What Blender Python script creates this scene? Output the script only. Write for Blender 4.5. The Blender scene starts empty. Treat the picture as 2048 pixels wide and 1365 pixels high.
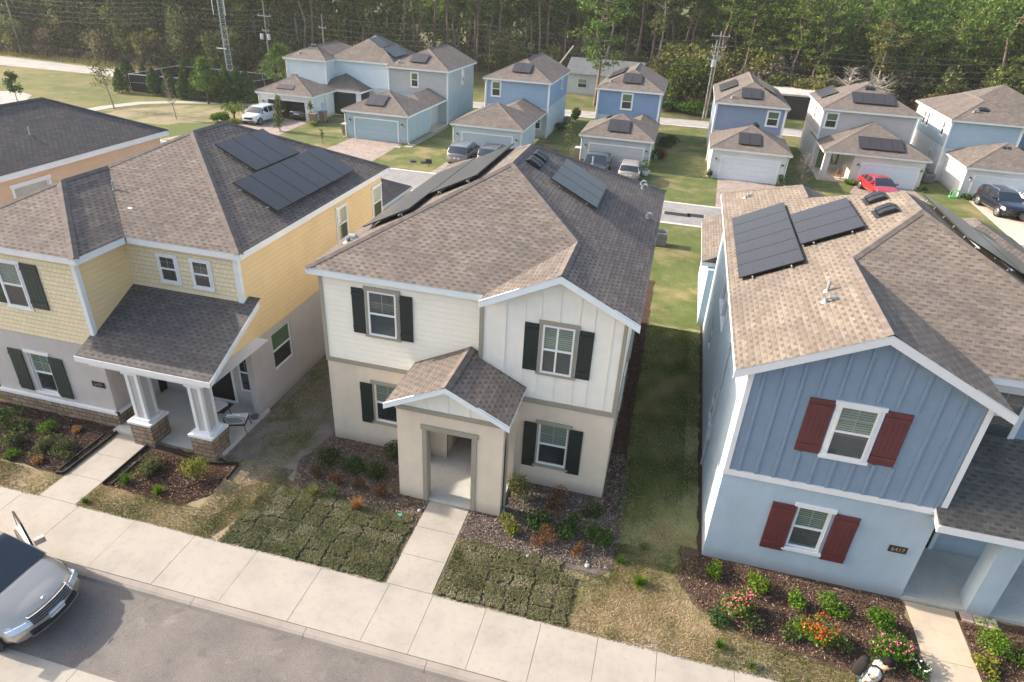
import bpy, math, random
import numpy as np
from mathutils import Vector, Matrix
R = math.radians
scene = bpy.context.scene
# ------------------------------------------------------------------ camera
cam_d = bpy.data.cameras.new("camera"); cam = bpy.data.objects.new("camera", cam_d)
scene.collection.objects.link(cam); scene.camera = cam
YAW, PITCH, ROLL = .2241, -.5097, .0563
cyw, syw = math.cos(YAW), math.sin(YAW); cp_, sp_ = math.cos(PITCH), math.sin(PITCH)
vf = Vector((-syw * cp_, cyw * cp_, sp_)); vr0 = Vector((cyw, syw, 0)); vu0 = vr0.cross(vf)
vr = vr0 * math.cos(ROLL) + vu0 * math.sin(ROLL); vu = -vr0 * math.sin(ROLL) + vu0 * math.cos(ROLL)
m3 = Matrix((vr, vu, -vf)).transposed()
cam.matrix_world = Matrix.Translation((9.389, -15.694, 13.723)) @ m3.to_4x4()
cam_d.sensor_width = 36; cam_d.lens = 1317.78 / 2048 * 36; cam_d.clip_end = 2000; cam_d.clip_start = .1
# ------------------------------------------------------------------ light
SUN_EL, SUN_AZ = 28.5, 2.2          # the sun stands left (-X) and a little behind the houses (+Y)
world = bpy.data.worlds.new("World"); scene.world = world; world.use_nodes = True
sky = world.node_tree.nodes.new('ShaderNodeTexSky'); sky.sky_type = 'NISHITA'; sky.sun_disc = False
sky.sun_elevation = R(SUN_EL); sky.sun_rotation = R(-90 + SUN_AZ); sky.air_density = 1.2; sky.dust_density = 4.0; sky.ozone_density = 1.0
world.node_tree.links.new(sky.outputs[0], world.node_tree.nodes['Background'].inputs[0])
world.node_tree.nodes['Background'].inputs[1].default_value = .15
sl = bpy.data.lights.new("sun", 'SUN'); sl.energy = 3.8; sl.angle = R(.6); sl.color = (1, .885, .75)
sun = bpy.data.objects.new("sun", sl); scene.collection.objects.link(sun)
sdir = Vector((math.cos(R(SUN_EL)) * math.cos(R(SUN_AZ)), -math.cos(R(SUN_EL)) * math.sin(R(SUN_AZ)), -math.sin(R(SUN_EL))))
sun.rotation_euler = sdir.to_track_quat('-Z', 'Y').to_euler()
scene.view_settings.view_transform = 'Standard'; scene.view_settings.look = 'None'
scene.view_settings.exposure = 1.17; scene.view_settings.gamma = 1
random.seed(7); rng = np.random.default_rng(7)
col = scene.collection

# ------------------------------------------------------------------ materials
MATS = {}
def nodes_new(name):
    m = bpy.data.materials.new(name); m.use_nodes = True
    nt = m.node_tree; return m, nt, nt.nodes['Principled BSDF']
def setc(s, c): s.default_value = (c[0], c[1], c[2], 1)
def coord(nt, kind='Object'):
    tc = nt.nodes.new('ShaderNodeTexCoord'); return tc.outputs[kind]
def noise(nt, vec, scale, detail=4, rough=.6):
    n = nt.nodes.new('ShaderNodeTexNoise'); n.inputs['Scale'].default_value = scale; n.inputs['Detail'].default_value = detail
    n.inputs['Roughness'].default_value = rough; nt.links.new(vec, n.inputs['Vector']); return n.outputs['Fac']
def ramp(nt, fac, stops):
    r = nt.nodes.new('ShaderNodeValToRGB'); el = r.color_ramp.elements
    while len(el) < len(stops): el.new(.5)
    for e, (p, c) in zip(el, stops):
        e.position = p; e.color = (c[0], c[1], c[2], 1) if len(c) == 3 else c
    nt.links.new(fac, r.inputs[0]); return r.outputs[0]
def mixc(nt, fac, a, b, mode='MIX'):
    n = nt.nodes.new('ShaderNodeMix'); n.data_type = 'RGBA'; n.blend_type = mode
    for sock, v in ((n.inputs[0], fac), (n.inputs[6], a), (n.inputs[7], b)):
        if isinstance(v, (int, float)): sock.default_value = v
        elif isinstance(v, tuple): setc(sock, v)
        else: nt.links.new(v, sock)
    return n.outputs[2]
def bump(nt, h, b, strength=.5, dist=.01):
    n = nt.nodes.new('ShaderNodeBump'); n.inputs['Strength'].default_value = strength; n.inputs['Distance'].default_value = dist
    nt.links.new(h, n.inputs['Height']); nt.links.new(n.outputs[0], b.inputs['Normal']); return n
def math_(nt, op, a, b=None):
    n = nt.nodes.new('ShaderNodeMath'); n.operation = op
    for s, v in zip(n.inputs, (a, b)):
        if v is None: continue
        if isinstance(v, (int, float)): s.default_value = v
        else: nt.links.new(v, s)
    return n.outputs[0]
def plain(name, c, rough=.6, metal=0., var=.12, vs=3., spec=.5, coat=0., bmp=0.):
    """a painted / moulded surface with slight uneven tone"""
    if name in MATS: return MATS[name]
    m, nt, b = nodes_new(name); v = coord(nt)
    f = noise(nt, v, vs, 5)
    lo = tuple(x * (1 - var) for x in c); hi = tuple(min(1, x * (1 + var)) for x in c)
    nt.links.new(ramp(nt, f, [(.3, lo), (.7, hi)]), b.inputs['Base Color'])
    b.inputs['Roughness'].default_value = rough; b.inputs['Metallic'].default_value = metal
    b.inputs['Specular IOR Level'].default_value = spec; b.inputs['Coat Weight'].default_value = coat
    if bmp: bump(nt, noise(nt, v, 60, 3), b, bmp, .01)
    MATS[name] = m; return m
def stucco(name, c):
    if name in MATS: return MATS[name]
    m, nt, b = nodes_new(name); v = coord(nt)
    big = noise(nt, v, .8, 5, .65); fine = noise(nt, v, 55, 3)
    base = ramp(nt, big, [(.25, tuple(x * .87 for x in c)), (.75, tuple(min(1, x * 1.06) for x in c))])
    smp = nt.nodes.new('ShaderNodeMapping'); smp.inputs['Scale'].default_value = (3, 3, .25); nt.links.new(v, smp.inputs[0])
    base = mixc(nt, 1.0, base, ramp(nt, noise(nt, smp.outputs[0], 1.3, 5), [(.3, (.965, .96, .955)), (.6, (1.01, 1.01, 1.01))]), 'MULTIPLY')
    geo = nt.nodes.new('ShaderNodeNewGeometry'); sp = nt.nodes.new('ShaderNodeSeparateXYZ'); nt.links.new(geo.outputs['Position'], sp.inputs[0])
    dirt = math_(nt, 'MULTIPLY', math_(nt, 'SUBTRACT', 1.0, math_(nt, 'MULTIPLY', math_(nt, 'ADD', sp.outputs[2], math_(nt, 'MULTIPLY', fine, -.15)), 3.0)), .35)
    dirt = math_(nt, 'MAXIMUM', dirt, 0.0)
    nt.links.new(mixc(nt, dirt, base, (.24, .19, .14)), b.inputs['Base Color'])
    b.inputs['Roughness'].default_value = .9; bump(nt, fine, b, .7, .02); MATS[name] = m; return m
def siding(name, c, lap=.17, shake=False):
    if name in MATS: return MATS[name]
    m, nt, b = nodes_new(name); uv = coord(nt, 'UV'); v = coord(nt)
    big = noise(nt, v, 1.3, 4)
    base = ramp(nt, big, [(.25, tuple(x * .94 for x in c)), (.75, tuple(min(1, x * 1.05) for x in c))])
    sp = nt.nodes.new('ShaderNodeSeparateXYZ'); nt.links.new(uv, sp.inputs[0])
    saw = math_(nt, 'SUBTRACT', 1.0, math_(nt, 'FRACT', math_(nt, 'DIVIDE', sp.outputs[1], lap)))
    b.inputs['Roughness'].default_value = .65
    if shake:
        br = nt.nodes.new('ShaderNodeTexBrick'); nt.links.new(uv, br.inputs['Vector'])
        br.inputs['Scale'].default_value = 1; br.inputs['Brick Width'].default_value = .17; br.inputs['Row Height'].default_value = lap
        br.inputs['Mortar Size'].default_value = .005; br.offset = .37; br.inputs['Mortar Smooth'].default_value = .1
        setc(br.inputs['Color1'], tuple(x * .93 for x in c)); setc(br.inputs['Color2'], tuple(min(1, x * 1.05) for x in c)); setc(br.inputs['Mortar'], tuple(x * .55 for x in c))
        nt.links.new(mixc(nt, .35, br.outputs['Color'], base), b.inputs['Base Color'])
        h = math_(nt, 'ADD', saw, math_(nt, 'MULTIPLY', br.outputs['Fac'], -.8)); bump(nt, h, b, .8, .02)
    else:
        nt.links.new(base, b.inputs['Base Color']); bump(nt, saw, b, .9, .022)
    MATS[name] = m; return m
def shingle(name, c1, c2, c3, w=.25, row=.132):
    if name in MATS: return MATS[name]
    m, nt, b = nodes_new(name); uv = coord(nt, 'UV'); v = coord(nt)
    def brick(w_, off, a, bb, mort):
        br = nt.nodes.new('ShaderNodeTexBrick'); nt.links.new(uv, br.inputs['Vector']); br.offset = off; br.offset_frequency = 2
        br.inputs['Scale'].default_value = 1; br.inputs['Brick Width'].default_value = w_; br.inputs['Row Height'].default_value = row
        br.inputs['Mortar Size'].default_value = .004; br.inputs['Bias'].default_value = 0
        setc(br.inputs['Color1'], a); setc(br.inputs['Color2'], bb); setc(br.inputs['Mortar'], mort); return br
    a = brick(w, .5, c1, c2, c3); bb = brick(w * 1.7, .31, (1, 1, 1), (.72, .7, .68), (.8, .8, .8))
    grain = noise(nt, v, 90, 2); big = noise(nt, v, .7, 4)
    c = mixc(nt, 1.0, a.outputs['Color'], bb.outputs['Color'], 'MULTIPLY')
    c = mixc(nt, .25, c, ramp(nt, grain, [(.3, c3), (.7, c1)]))
    c = mixc(nt, 1.0, c, ramp(nt, big, [(.25, (.8, .8, .82)), (.75, (1.1, 1.07, 1.02))]), 'MULTIPLY')
    smp = nt.nodes.new('ShaderNodeMapping'); smp.inputs['Scale'].default_value = (3.0, .35, 1); nt.links.new(uv, smp.inputs[0])
    c = mixc(nt, 1.0, c, ramp(nt, noise(nt, smp.outputs[0], 1.0, 4), [(.3, (.88, .87, .87)), (.7, (1.07, 1.06, 1.05))]), 'MULTIPLY')
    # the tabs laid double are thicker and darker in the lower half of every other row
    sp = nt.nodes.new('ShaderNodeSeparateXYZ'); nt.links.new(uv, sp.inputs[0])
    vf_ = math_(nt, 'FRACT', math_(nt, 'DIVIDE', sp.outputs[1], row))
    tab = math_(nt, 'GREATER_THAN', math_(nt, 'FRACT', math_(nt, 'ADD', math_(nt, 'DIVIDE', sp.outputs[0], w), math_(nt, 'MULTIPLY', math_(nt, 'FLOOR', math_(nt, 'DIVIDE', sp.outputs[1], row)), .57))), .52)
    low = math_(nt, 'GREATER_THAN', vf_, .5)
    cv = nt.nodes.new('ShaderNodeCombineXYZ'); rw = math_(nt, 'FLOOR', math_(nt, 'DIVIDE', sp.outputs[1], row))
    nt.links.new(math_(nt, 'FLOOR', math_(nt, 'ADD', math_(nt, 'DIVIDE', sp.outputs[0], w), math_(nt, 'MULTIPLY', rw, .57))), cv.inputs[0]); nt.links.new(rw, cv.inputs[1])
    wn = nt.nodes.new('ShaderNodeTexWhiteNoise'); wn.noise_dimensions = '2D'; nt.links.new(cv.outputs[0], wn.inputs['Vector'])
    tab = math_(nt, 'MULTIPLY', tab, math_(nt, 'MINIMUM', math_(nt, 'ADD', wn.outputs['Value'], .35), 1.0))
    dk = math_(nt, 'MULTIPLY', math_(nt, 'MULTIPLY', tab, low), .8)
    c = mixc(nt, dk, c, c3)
    nt.links.new(c, b.inputs['Base Color']); b.inputs['Roughness'].default_value = .93; b.inputs['Specular IOR Level'].default_value = .25
    h = math_(nt, 'ADD', math_(nt, 'SUBTRACT', 1.0, vf_), math_(nt, 'MULTIPLY', math_(nt, 'SUBTRACT', 1.0, tab), .8))
    bump(nt, math_(nt, 'ADD', h, math_(nt, 'MULTIPLY', grain, .25)), b, .85, .022); MATS[name] = m; return m
def capmat(name, c1, c2):
    if name in MATS: return MATS[name]
    m, nt, b = nodes_new(name); uv = coord(nt, 'UV'); sp = nt.nodes.new('ShaderNodeSeparateXYZ'); nt.links.new(uv, sp.inputs[0])
    fr = math_(nt, 'FRACT', math_(nt, 'DIVIDE', sp.outputs[0], .16))
    wn = nt.nodes.new('ShaderNodeTexWhiteNoise'); wn.noise_dimensions = '1D'; nt.links.new(math_(nt, 'FLOOR', math_(nt, 'DIVIDE', sp.outputs[0], .16)), wn.inputs['W'])
    nt.links.new(mixc(nt, wn.outputs['Value'], c1, c2), b.inputs['Base Color']); b.inputs['Roughness'].default_value = .93
    bump(nt, fr, b, .6, .015); MATS[name] = m; return m
def stone(name):
    if name in MATS: return MATS[name]
    m, nt, b = nodes_new(name); uv = coord(nt, 'UV'); v = coord(nt)
    mp = nt.nodes.new('ShaderNodeMapping'); nt.links.new(uv, mp.inputs[0])
    nz = nt.nodes.new('ShaderNodeTexNoise'); nz.inputs['Scale'].default_value = 3; nt.links.new(uv, nz.inputs['Vector'])
    ad = nt.nodes.new('ShaderNodeVectorMath'); ad.operation = 'MULTIPLY_ADD'; nt.links.new(nz.outputs['Color'], ad.inputs[0]); ad.inputs[1].default_value = (.05, .05, .05); nt.links.new(uv, ad.inputs[2])
    br = nt.nodes.new('ShaderNodeTexBrick'); nt.links.new(ad.outputs[0], br.inputs['Vector']); br.inputs['Scale'].default_value = 1
    br.inputs['Brick Width'].default_value = .3; br.inputs['Row Height'].default_value = .16; br.inputs['Mortar Size'].default_value = .011; br.offset = .4; br.squash = 1.6; br.squash_frequency = 3
    setc(br.inputs['Color1'], (0, 0, 0)); setc(br.inputs['Color2'], (1, 1, 1)); setc(br.inputs['Mortar'], (.5, .5, .5))
    big = noise(nt, v, 5, 5, .7)
    c = ramp(nt, br.outputs['Color'], [(0, (.13, .1, .08)), (.3, (.3, .2, .13)), (.55, (.2, .17, .15)), (.8, (.38, .27, .19)), (1, (.26, .24, .22))])
    c = mixc(nt, .35, c, ramp(nt, big, [(.3, (.1, .08, .065)), (.55, (.36, .25, .16)), (.75, (.33, .29, .25))])); c = mixc(nt, br.outputs['Fac'], c, (.045, .036, .03))
    nt.links.new(c, b.inputs['Base Color']); b.inputs['Roughness'].default_value = .9
    bump(nt, math_(nt, 'ADD', math_(nt, 'MULTIPLY', br.outputs['Fac'], -1.0), math_(nt, 'MULTIPLY', big, 1.2)), b, .8, .04); MATS[name] = m; return m
def glass(name, c=(.02, .025, .028), blinds=False, tint=(.32, .36, .33), rough=.06):
    """window glass in front of a dark room, with or without slatted blinds behind it"""
    if name in MATS: return MATS[name]
    m, nt, b = nodes_new(name); uv = coord(nt, 'UV'); v = coord(nt)
    f = noise(nt, v, 1.5, 3)
    base = ramp(nt, f, [(.35, c), (.7, tuple(x * 1.8 for x in c))])
    if blinds:
        sp = nt.nodes.new('ShaderNodeSeparateXYZ'); nt.links.new(uv, sp.inputs[0])
        fr = math_(nt, 'FRACT', math_(nt, 'DIVIDE', sp.outputs[1], .062))
        base = mixc(nt, math_(nt, 'MULTIPLY', math_(nt, 'LESS_THAN', fr, .72), .9), base, tint)
    nt.links.new(base, b.inputs['Base Color']); b.inputs['Roughness'].default_value = rough; b.inputs['Specular IOR Level'].default_value = .7
    b.inputs['Coat Weight'].default_value = .5; b.inputs['Coat Roughness'].default_value = .02
    MATS[name] = m; return m
def solar_mat(name='solar_glass', c=(.022, .019, .022)):
    if name in MATS: return MATS[name]
    m, nt, b = nodes_new(name); uv = coord(nt, 'UV')
    br = nt.nodes.new('ShaderNodeTexBrick'); nt.links.new(uv, br.inputs['Vector']); br.offset = 0; br.inputs['Scale'].default_value = 1
    br.inputs['Brick Width'].default_value = .158; br.inputs['Row Height'].default_value = .158; br.inputs['Mortar Size'].default_value = .002
    setc(br.inputs['Color1'], c); setc(br.inputs['Color2'], tuple(x * 1.25 for x in c)); setc(br.inputs['Mortar'], tuple(x * 2.2 for x in c))
    nt.links.new(br.outputs['Color'], b.inputs['Base Color']); b.inputs['Roughness'].default_value = .5; b.inputs['Specular IOR Level'].default_value = .3
    b.inputs['Coat Weight'].default_value = .5; b.inputs['Coat Roughness'].default_value = .12
    b.inputs['Sheen Weight'].default_value = .06; b.inputs['Sheen Roughness'].default_value = .45; b.inputs['Sheen Tint'].default_value = (1, .95, .86, 1); MATS[name] = m; return m
def ground_mat(name, stops, scale=1.2, fine=25, rough=.95, bmp=.6, bd=.03, patches=None):
    """stops: colours of the fine speckle; patches: (scale, lo, hi, colour) for larger worn or different areas"""
    if name in MATS: return MATS[name]
    m, nt, b = nodes_new(name); v = coord(nt)
    f1 = noise(nt, v, fine, 6, .75); f2 = noise(nt, v, scale, 5, .6)
    c = ramp(nt, math_(nt, 'ADD', math_(nt, 'MULTIPLY', f1, .55), math_(nt, 'MULTIPLY', f2, .45)), stops)
    for i, (s, lo, hi, pc) in enumerate(patches or []):
        mp = nt.nodes.new('ShaderNodeMapping'); mp.inputs['Location'].default_value = (3.1 * i + 1, 7.7 * i, 0); nt.links.new(v, mp.inputs[0])
        pf = ramp(nt, noise(nt, mp.outputs[0], s, 6, .65), [(lo, (0, 0, 0)), (hi, (1, 1, 1))])
        c = mixc(nt, pf, c, mixc(nt, f1, pc, tuple(x * .55 for x in pc)))
    nt.links.new(c, b.inputs['Base Color']); b.inputs['Roughness'].default_value = rough; b.inputs['Specular IOR Level'].default_value = .2
    bump(nt, f1, b, bmp, bd); MATS[name] = m; return m
def concrete(name, c=(.55, .5, .43)):
    if name in MATS: return MATS[name]
    m, nt, b = nodes_new(name); v = coord(nt)
    f2 = noise(nt, v, .9, 6, .62); f1 = noise(nt, v, 120, 2); f3 = noise(nt, v, 5, 6, .7)
    cc = ramp(nt, f2, [(.28, tuple(x * .8 for x in c)), (.5, c), (.72, tuple(min(1, x * 1.1) for x in c))])
    cc = mixc(nt, ramp(nt, f3, [(.52, (0, 0, 0)), (.75, (.6, .6, .6))]), cc, tuple(x * .62 for x in c))
    cc = mixc(nt, ramp(nt, noise(nt, v, 14, 6, .75), [(.66, (0, 0, 0)), (.72, (.5, .5, .5))]), cc, tuple(x * .55 for x in c))
    cc = mixc(nt, .12, cc, ramp(nt, f1, [(.3, (.2, .18, .15)), (.7, (.9, .85, .75))]))
    nt.links.new(cc, b.inputs['Base Color']); b.inputs['Roughness'].default_value = .9; bump(nt, f1, b, .25, .006); MATS[name] = m; return m
def asphalt(name, c=(.15, .132, .122)):
    if name in MATS: return MATS[name]
    m, nt, b = nodes_new(name); v = coord(nt)
    f1 = noise(nt, v, 55, 4, .85); f2 = noise(nt, v, .7, 6, .65); f3 = noise(nt, v, 2.3, 5, .6)
    cc = ramp(nt, f1, [(.36, tuple(x * .45 for x in c)), (.64, tuple(x * 1.55 for x in c))])
    cc = mixc(nt, 1.0, cc, ramp(nt, f2, [(.3, (.74, .74, .76)), (.7, (1.18, 1.14, 1.08))]), 'MULTIPLY')
    cc = mixc(nt, ramp(nt, f3, [(.6, (0, 0, 0)), (.7, (.45, .45, .45))]), cc, tuple(x * .5 for x in c))
    cc = mixc(nt, ramp(nt, noise(nt, v, 1.1, 8, .7), [(.6, (0, 0, 0)), (.72, (.5, .5, .5))]), cc, tuple(min(1, x * 1.9) for x in c))
    nt.links.new(cc, b.inputs['Base Color']); b.inputs['Roughness'].default_value = .92; bump(nt, f1, b, .5, .01); MATS[name] = m; return m
def pavers(name):
    if name in MATS: return MATS[name]
    m, nt, b = nodes_new(name); uv = coord(nt, 'UV'); v = coord(nt)
    br = nt.nodes.new('ShaderNodeTexBrick'); nt.links.new(uv, br.inputs['Vector']); br.inputs['Scale'].default_value = 1
    br.inputs['Brick Width'].default_value = .24; br.inputs['Row Height'].default_value = .15; br.inputs['Mortar Size'].default_value = .006
    setc(br.inputs['Color1'], (.36, .29, .25)); setc(br.inputs['Color2'], (.24, .2, .185)); setc(br.inputs['Mortar'], (.16, .13, .11))
    f2 = noise(nt, v, .8, 5)
    nt.links.new(mixc(nt, 1.0, br.outputs['Color'], ramp(nt, f2, [(.3, (.85, .85, .85)), (.7, (1.12, 1.1, 1.08))]), 'MULTIPLY'), b.inputs['Base Color'])
    b.inputs['Roughness'].default_value = .9; MATS[name] = m; return m
def leaf(name, c1, c2, c3=None, trans=.3):
    if name in MATS: return MATS[name]
    m = bpy.data.materials.new(name); m.use_nodes = True; nt = m.node_tree; nt.nodes.clear()
    out = nt.nodes.new('ShaderNodeOutputMaterial'); at = nt.nodes.new('ShaderNodeAttribute'); at.attribute_name = 'rnd'
    stops = [(0, c1), (.75, c2)] + ([(1, c3)] if c3 else [])
    c = ramp(nt, at.outputs['Fac'], stops)
    oi = nt.nodes.new('ShaderNodeObjectInfo')
    c = mixc(nt, 1.0, c, ramp(nt, oi.outputs['Random'], [(0, (.75, .85, .8)), (.5, (1, 1, 1)), (1, (1.25, 1.1, .85))]), 'MULTIPLY')
    d = nt.nodes.new('ShaderNodeBsdfDiffuse'); t = nt.nodes.new('ShaderNodeBsdfTranslucent'); mx = nt.nodes.new('ShaderNodeMixShader'); mx.inputs[0].default_value = trans
    nt.links.new(c, d.inputs[0]); nt.links.new(c, t.inputs[0]); nt.links.new(d.outputs[0], mx.inputs[1]); nt.links.new(t.outputs[0], mx.inputs[2]); nt.links.new(mx.outputs[0], out.inputs[0])
    MATS[name] = m; return m
def bark(name, c1, c2):
    if name in MATS: return MATS[name]
    m, nt, b = nodes_new(name); v = coord(nt); mp = nt.nodes.new('ShaderNodeMapping'); mp.inputs['Scale'].default_value = (6, 6, 1.2); nt.links.new(v, mp.inputs[0])
    f = noise(nt, mp.outputs[0], 2, 6, .7); nt.links.new(ramp(nt, f, [(.3, c1), (.7, c2)]), b.inputs['Base Color']); b.inputs['Roughness'].default_value = .95
    bump(nt, f, b, .8, .05); MATS[name] = m; return m

WHITE = plain('white_trim', (.74, .75, .76), .5, var=.04)
# ------------------------------------------------------------------ mesh building
def newell(p):
    n = Vector((0, 0, 0))
    for i in range(len(p)):
        a, b = Vector(p[i]), Vector(p[(i + 1) % len(p)]); n += Vector(((a.y - b.y) * (a.z + b.z), (a.z - b.z) * (a.x + b.x), (a.x - b.x) * (a.y + b.y)))
    return n.normalized() if n.length > 0 else Vector((0, 0, 1))
class MB:
    def __init__(s): s.v = []; s.f = []; s.uv = []; s.mi = []
    def poly(s, pts, uv=None, mi=0):
        b = len(s.v); s.v += [tuple(p) for p in pts]; s.f.append(list(range(b, b + len(pts)))); s.mi.append(mi)
        if uv is None:
            n = newell(pts)
            if abs(n.z) > .999: uv = [(p[0], p[1]) for p in pts]
            else:
                h = Vector((-n.y, n.x, 0)).normalized(); up = h.cross(n) if n.z >= 0 else -h.cross(n)
                if up.z < 0: up = -up
                uv = [(Vector(p).dot(h), Vector(p).dot(up)) for p in pts]
        s.uv.append(uv); return s
    def box(s, a, b, mi=0):
        x0, x1 = sorted((a[0], b[0])); y0, y1 = sorted((a[1], b[1])); z0, z1 = sorted((a[2], b[2]))
        P = [(x0, y0, z0), (x1, y0, z0), (x1, y1, z0), (x0, y1, z0), (x0, y0, z1), (x1, y0, z1), (x1, y1, z1), (x0, y1, z1)]
        for q in ((0, 3, 2, 1), (4, 5, 6, 7), (0, 1, 5, 4), (1, 2, 6, 5), (2, 3, 7, 6), (3, 0, 4, 7)): s.poly([P[i] for i in q], mi=mi)
        return s
    def obox(s, o, u, v, w, mi=0):
        """box from corner o with edge vectors u, v, w"""
        o, u, v, w = map(Vector, (o, u, v, w))
        P = [o, o + u, o + u + v, o + v, o + w, o + u + w, o + u + v + w, o + v + w]
        for q in ((0, 3, 2, 1), (4, 5, 6, 7), (0, 1, 5, 4), (1, 2, 6, 5), (2, 3, 7, 6), (3, 0, 4, 7)):
            s.poly([P[i] for i in q], mi=mi)
        return s
    def tube(s, pts, rad, n=8, mi=0, cap=True):
        pts = [Vector(p) for p in pts]; rs = rad if isinstance(rad, (list, tuple)) else [rad] * len(pts); rings = []
        for i, p in enumerate(pts):
            d = (pts[min(i + 1, len(pts) - 1)] - pts[max(i - 1, 0)]).normalized()
            a = d.cross(Vector((0, 0, 1)) if abs(d.z) < .9 else Vector((1, 0, 0))).normalized(); b = d.cross(a)
            rings.append([p + (a * math.cos(t) + b * math.sin(t)) * rs[i] for t in [2 * math.pi * k / n for k in range(n)]])
        for i in range(len(pts) - 1):
            for k in range(n):
                k2 = (k + 1) % n; s.poly([rings[i][k], rings[i][k2], rings[i + 1][k2], rings[i + 1][k]], mi=mi)
        if cap: s.poly(rings[0][::-1], mi=mi); s.poly(rings[-1], mi=mi)
        return s
    def build(s, name, m, root=None, smooth=False, merge=False):
        org = Vector(root['org']) if root is not None and 'org' in root else Vector((0, 0, 0))
        me = bpy.data.meshes.new(name); me.from_pydata([(x - org.x, y - org.y, z - org.z) for x, y, z in s.v], [], s.f)
        uvl = me.uv_layers.new(name='UVMap'); uvl.data.foreach_set('uv', [c for f in s.uv for p in f for c in p])
        for mm in (m if isinstance(m, (list, tuple)) else [m]): me.materials.append(mm)
        if any(s.mi): me.polygons.foreach_set('material_index', s.mi)
        if merge:
            import bmesh
            bm = bmesh.new(); bm.from_mesh(me); bmesh.ops.remove_doubles(bm, verts=bm.verts, dist=1e-4); bmesh.ops.recalc_face_normals(bm, faces=bm.faces); bm.to_mesh(me); bm.free()
        if smooth: me.polygons.foreach_set('use_smooth', [True] * len(me.polygons))
        me.update(); o = bpy.data.objects.new(name, me); col.objects.link(o)
        if root is not None:
            o.parent = root; o['org'] = tuple(org)
        return o
def tag(o, label, cat, group=None, kind=None):
    if label: o['label'] = label
    if cat: o['category'] = cat
    if group: o['group'] = group
    if kind: o['kind'] = kind
    return o
def thing(name, label, cat, loc=(0, 0, 0), rz=0, group=None):
    o = bpy.data.objects.new(name, None); col.objects.link(o); o.location = loc; o.rotation_euler = (0, 0, rz); o.empty_display_size = .2
    o['org'] = (0., 0., 0.); return tag(o, label, cat, group)
def wthing(name, label, cat, loc, group=None):
    """thing whose parts are given in world coordinates"""
    o = thing(name, label, cat, loc, 0, group); o['org'] = tuple(float(c) for c in loc); return o
def dup(o, parent=None):
    c = o.copy(); col.objects.link(c)
    if parent is not None: c.parent = parent
    for ch in list(o.children): dup(ch, c)
    return c
def struct(o): o['kind'] = 'structure'; return o
def sub(o, name, mb, m, **k):
    if not mb.v: return None
    return mb.build(name, m, o, **k)
def leaves(name, C, size, mat, root=None, flat=.0, aspect=.55, tri=False, rv=None, smn=.6):
    """many small leaf faces round the points C (N,3) (local coordinates of root)"""
    C = np.asarray(C, float); n = len(C)
    a = rng.normal(size=(n, 3)); a[:, 2] *= (1 - flat); a /= np.linalg.norm(a, axis=1)[:, None]
    b = rng.normal(size=(n, 3)); b -= (b * a).sum(1)[:, None] * a; b /= np.linalg.norm(b, axis=1)[:, None]
    s = (size * rng.uniform(smn, 1.25, n))[:, None]; a = a * s; b = b * s * aspect
    k = 3 if tri else 4
    V = np.stack([C - a, C + b * .5 - a * .1, C + a] if tri else [C - a, C - b, C + a, C + b], 1).reshape(-1, 3)
    me = bpy.data.meshes.new(name); me.vertices.add(n * k); me.vertices.foreach_set('co', V.ravel())
    me.loops.add(n * k); me.loops.foreach_set('vertex_index', np.arange(n * k)); me.polygons.add(n)
    me.polygons.foreach_set('loop_start', np.arange(0, n * k, k)); me.update(calc_edges=True)
    at = me.attributes.new('rnd', 'FLOAT', 'FACE'); at.data.foreach_set('value', (rng.random(n) if rv is None else np.clip(rv, 0, 1)).astype(np.float32))
    me.materials.append(mat); me.validate(); o = bpy.data.objects.new(name, me); col.objects.link(o)
    if root is not None: o.parent = root
    return o
# ------------------------------------------------------------------ house kit
GLD = glass('window_glass_dark', (.018, .022, .026)); GLB = glass('window_glass_blinds', (.03, .035, .035), True, (.2, .27, .23)); GLK = glass('window_glass_dark_blinds', (.02, .024, .028), True, (.075, .095, .095))
DARKM = plain('black_metal', (.02, .02, .022), .45, var=.2); GALV = plain('galvanised_metal', (.36, .39, .4), .45, .4, var=.1)
def TF(face, pos):
    """along, outward distance, height -> world for a wall plane"""
    return {'front': lambda a, d, z: (a, pos - d, z), 'back': lambda a, d, z: (a, pos + d, z), 'left': lambda a, d, z: (pos - d, a, z), 'right': lambda a, d, z: (pos + d, a, z)}[face]
def tbox(mb, T, a0, a1, d0, d1, z0, z1, mi=0): return mb.box(T(a0, d0, z0), T(a1, d1, z1), mi)
def wallrect(mb, face, pos, a0, a1, z0, z1, holes=(), depth=.1, mi=0):
    T = TF(face, pos); A = sorted({a0, a1, *[h[0] for h in holes], *[h[1] for h in holes]}); Z = sorted({z0, z1, *[h[2] for h in holes], *[h[3] for h in holes]})
    for i in range(len(A) - 1):
        for j in range(len(Z) - 1):
            ca, cz = (A[i] + A[i + 1]) / 2, (Z[j] + Z[j + 1]) / 2
            if any(h[0] < ca < h[1] and h[2] < cz < h[3] for h in holes): continue
            mb.poly([T(A[i], 0, Z[j]), T(A[i + 1], 0, Z[j]), T(A[i + 1], 0, Z[j + 1]), T(A[i], 0, Z[j + 1])], mi=mi)
    for h in holes:
        for q in (((h[0], h[2]), (h[1], h[2])), ((h[1], h[2]), (h[1], h[3])), ((h[1], h[3]), (h[0], h[3])), ((h[0], h[3]), (h[0], h[2]))):
            (p0, q0), (p1, q1) = q
            mb.poly([T(p0, 0, q0), T(p1, 0, q1), T(p1, -depth, q1), T(p0, -depth, q0)], mi=mi)
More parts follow.
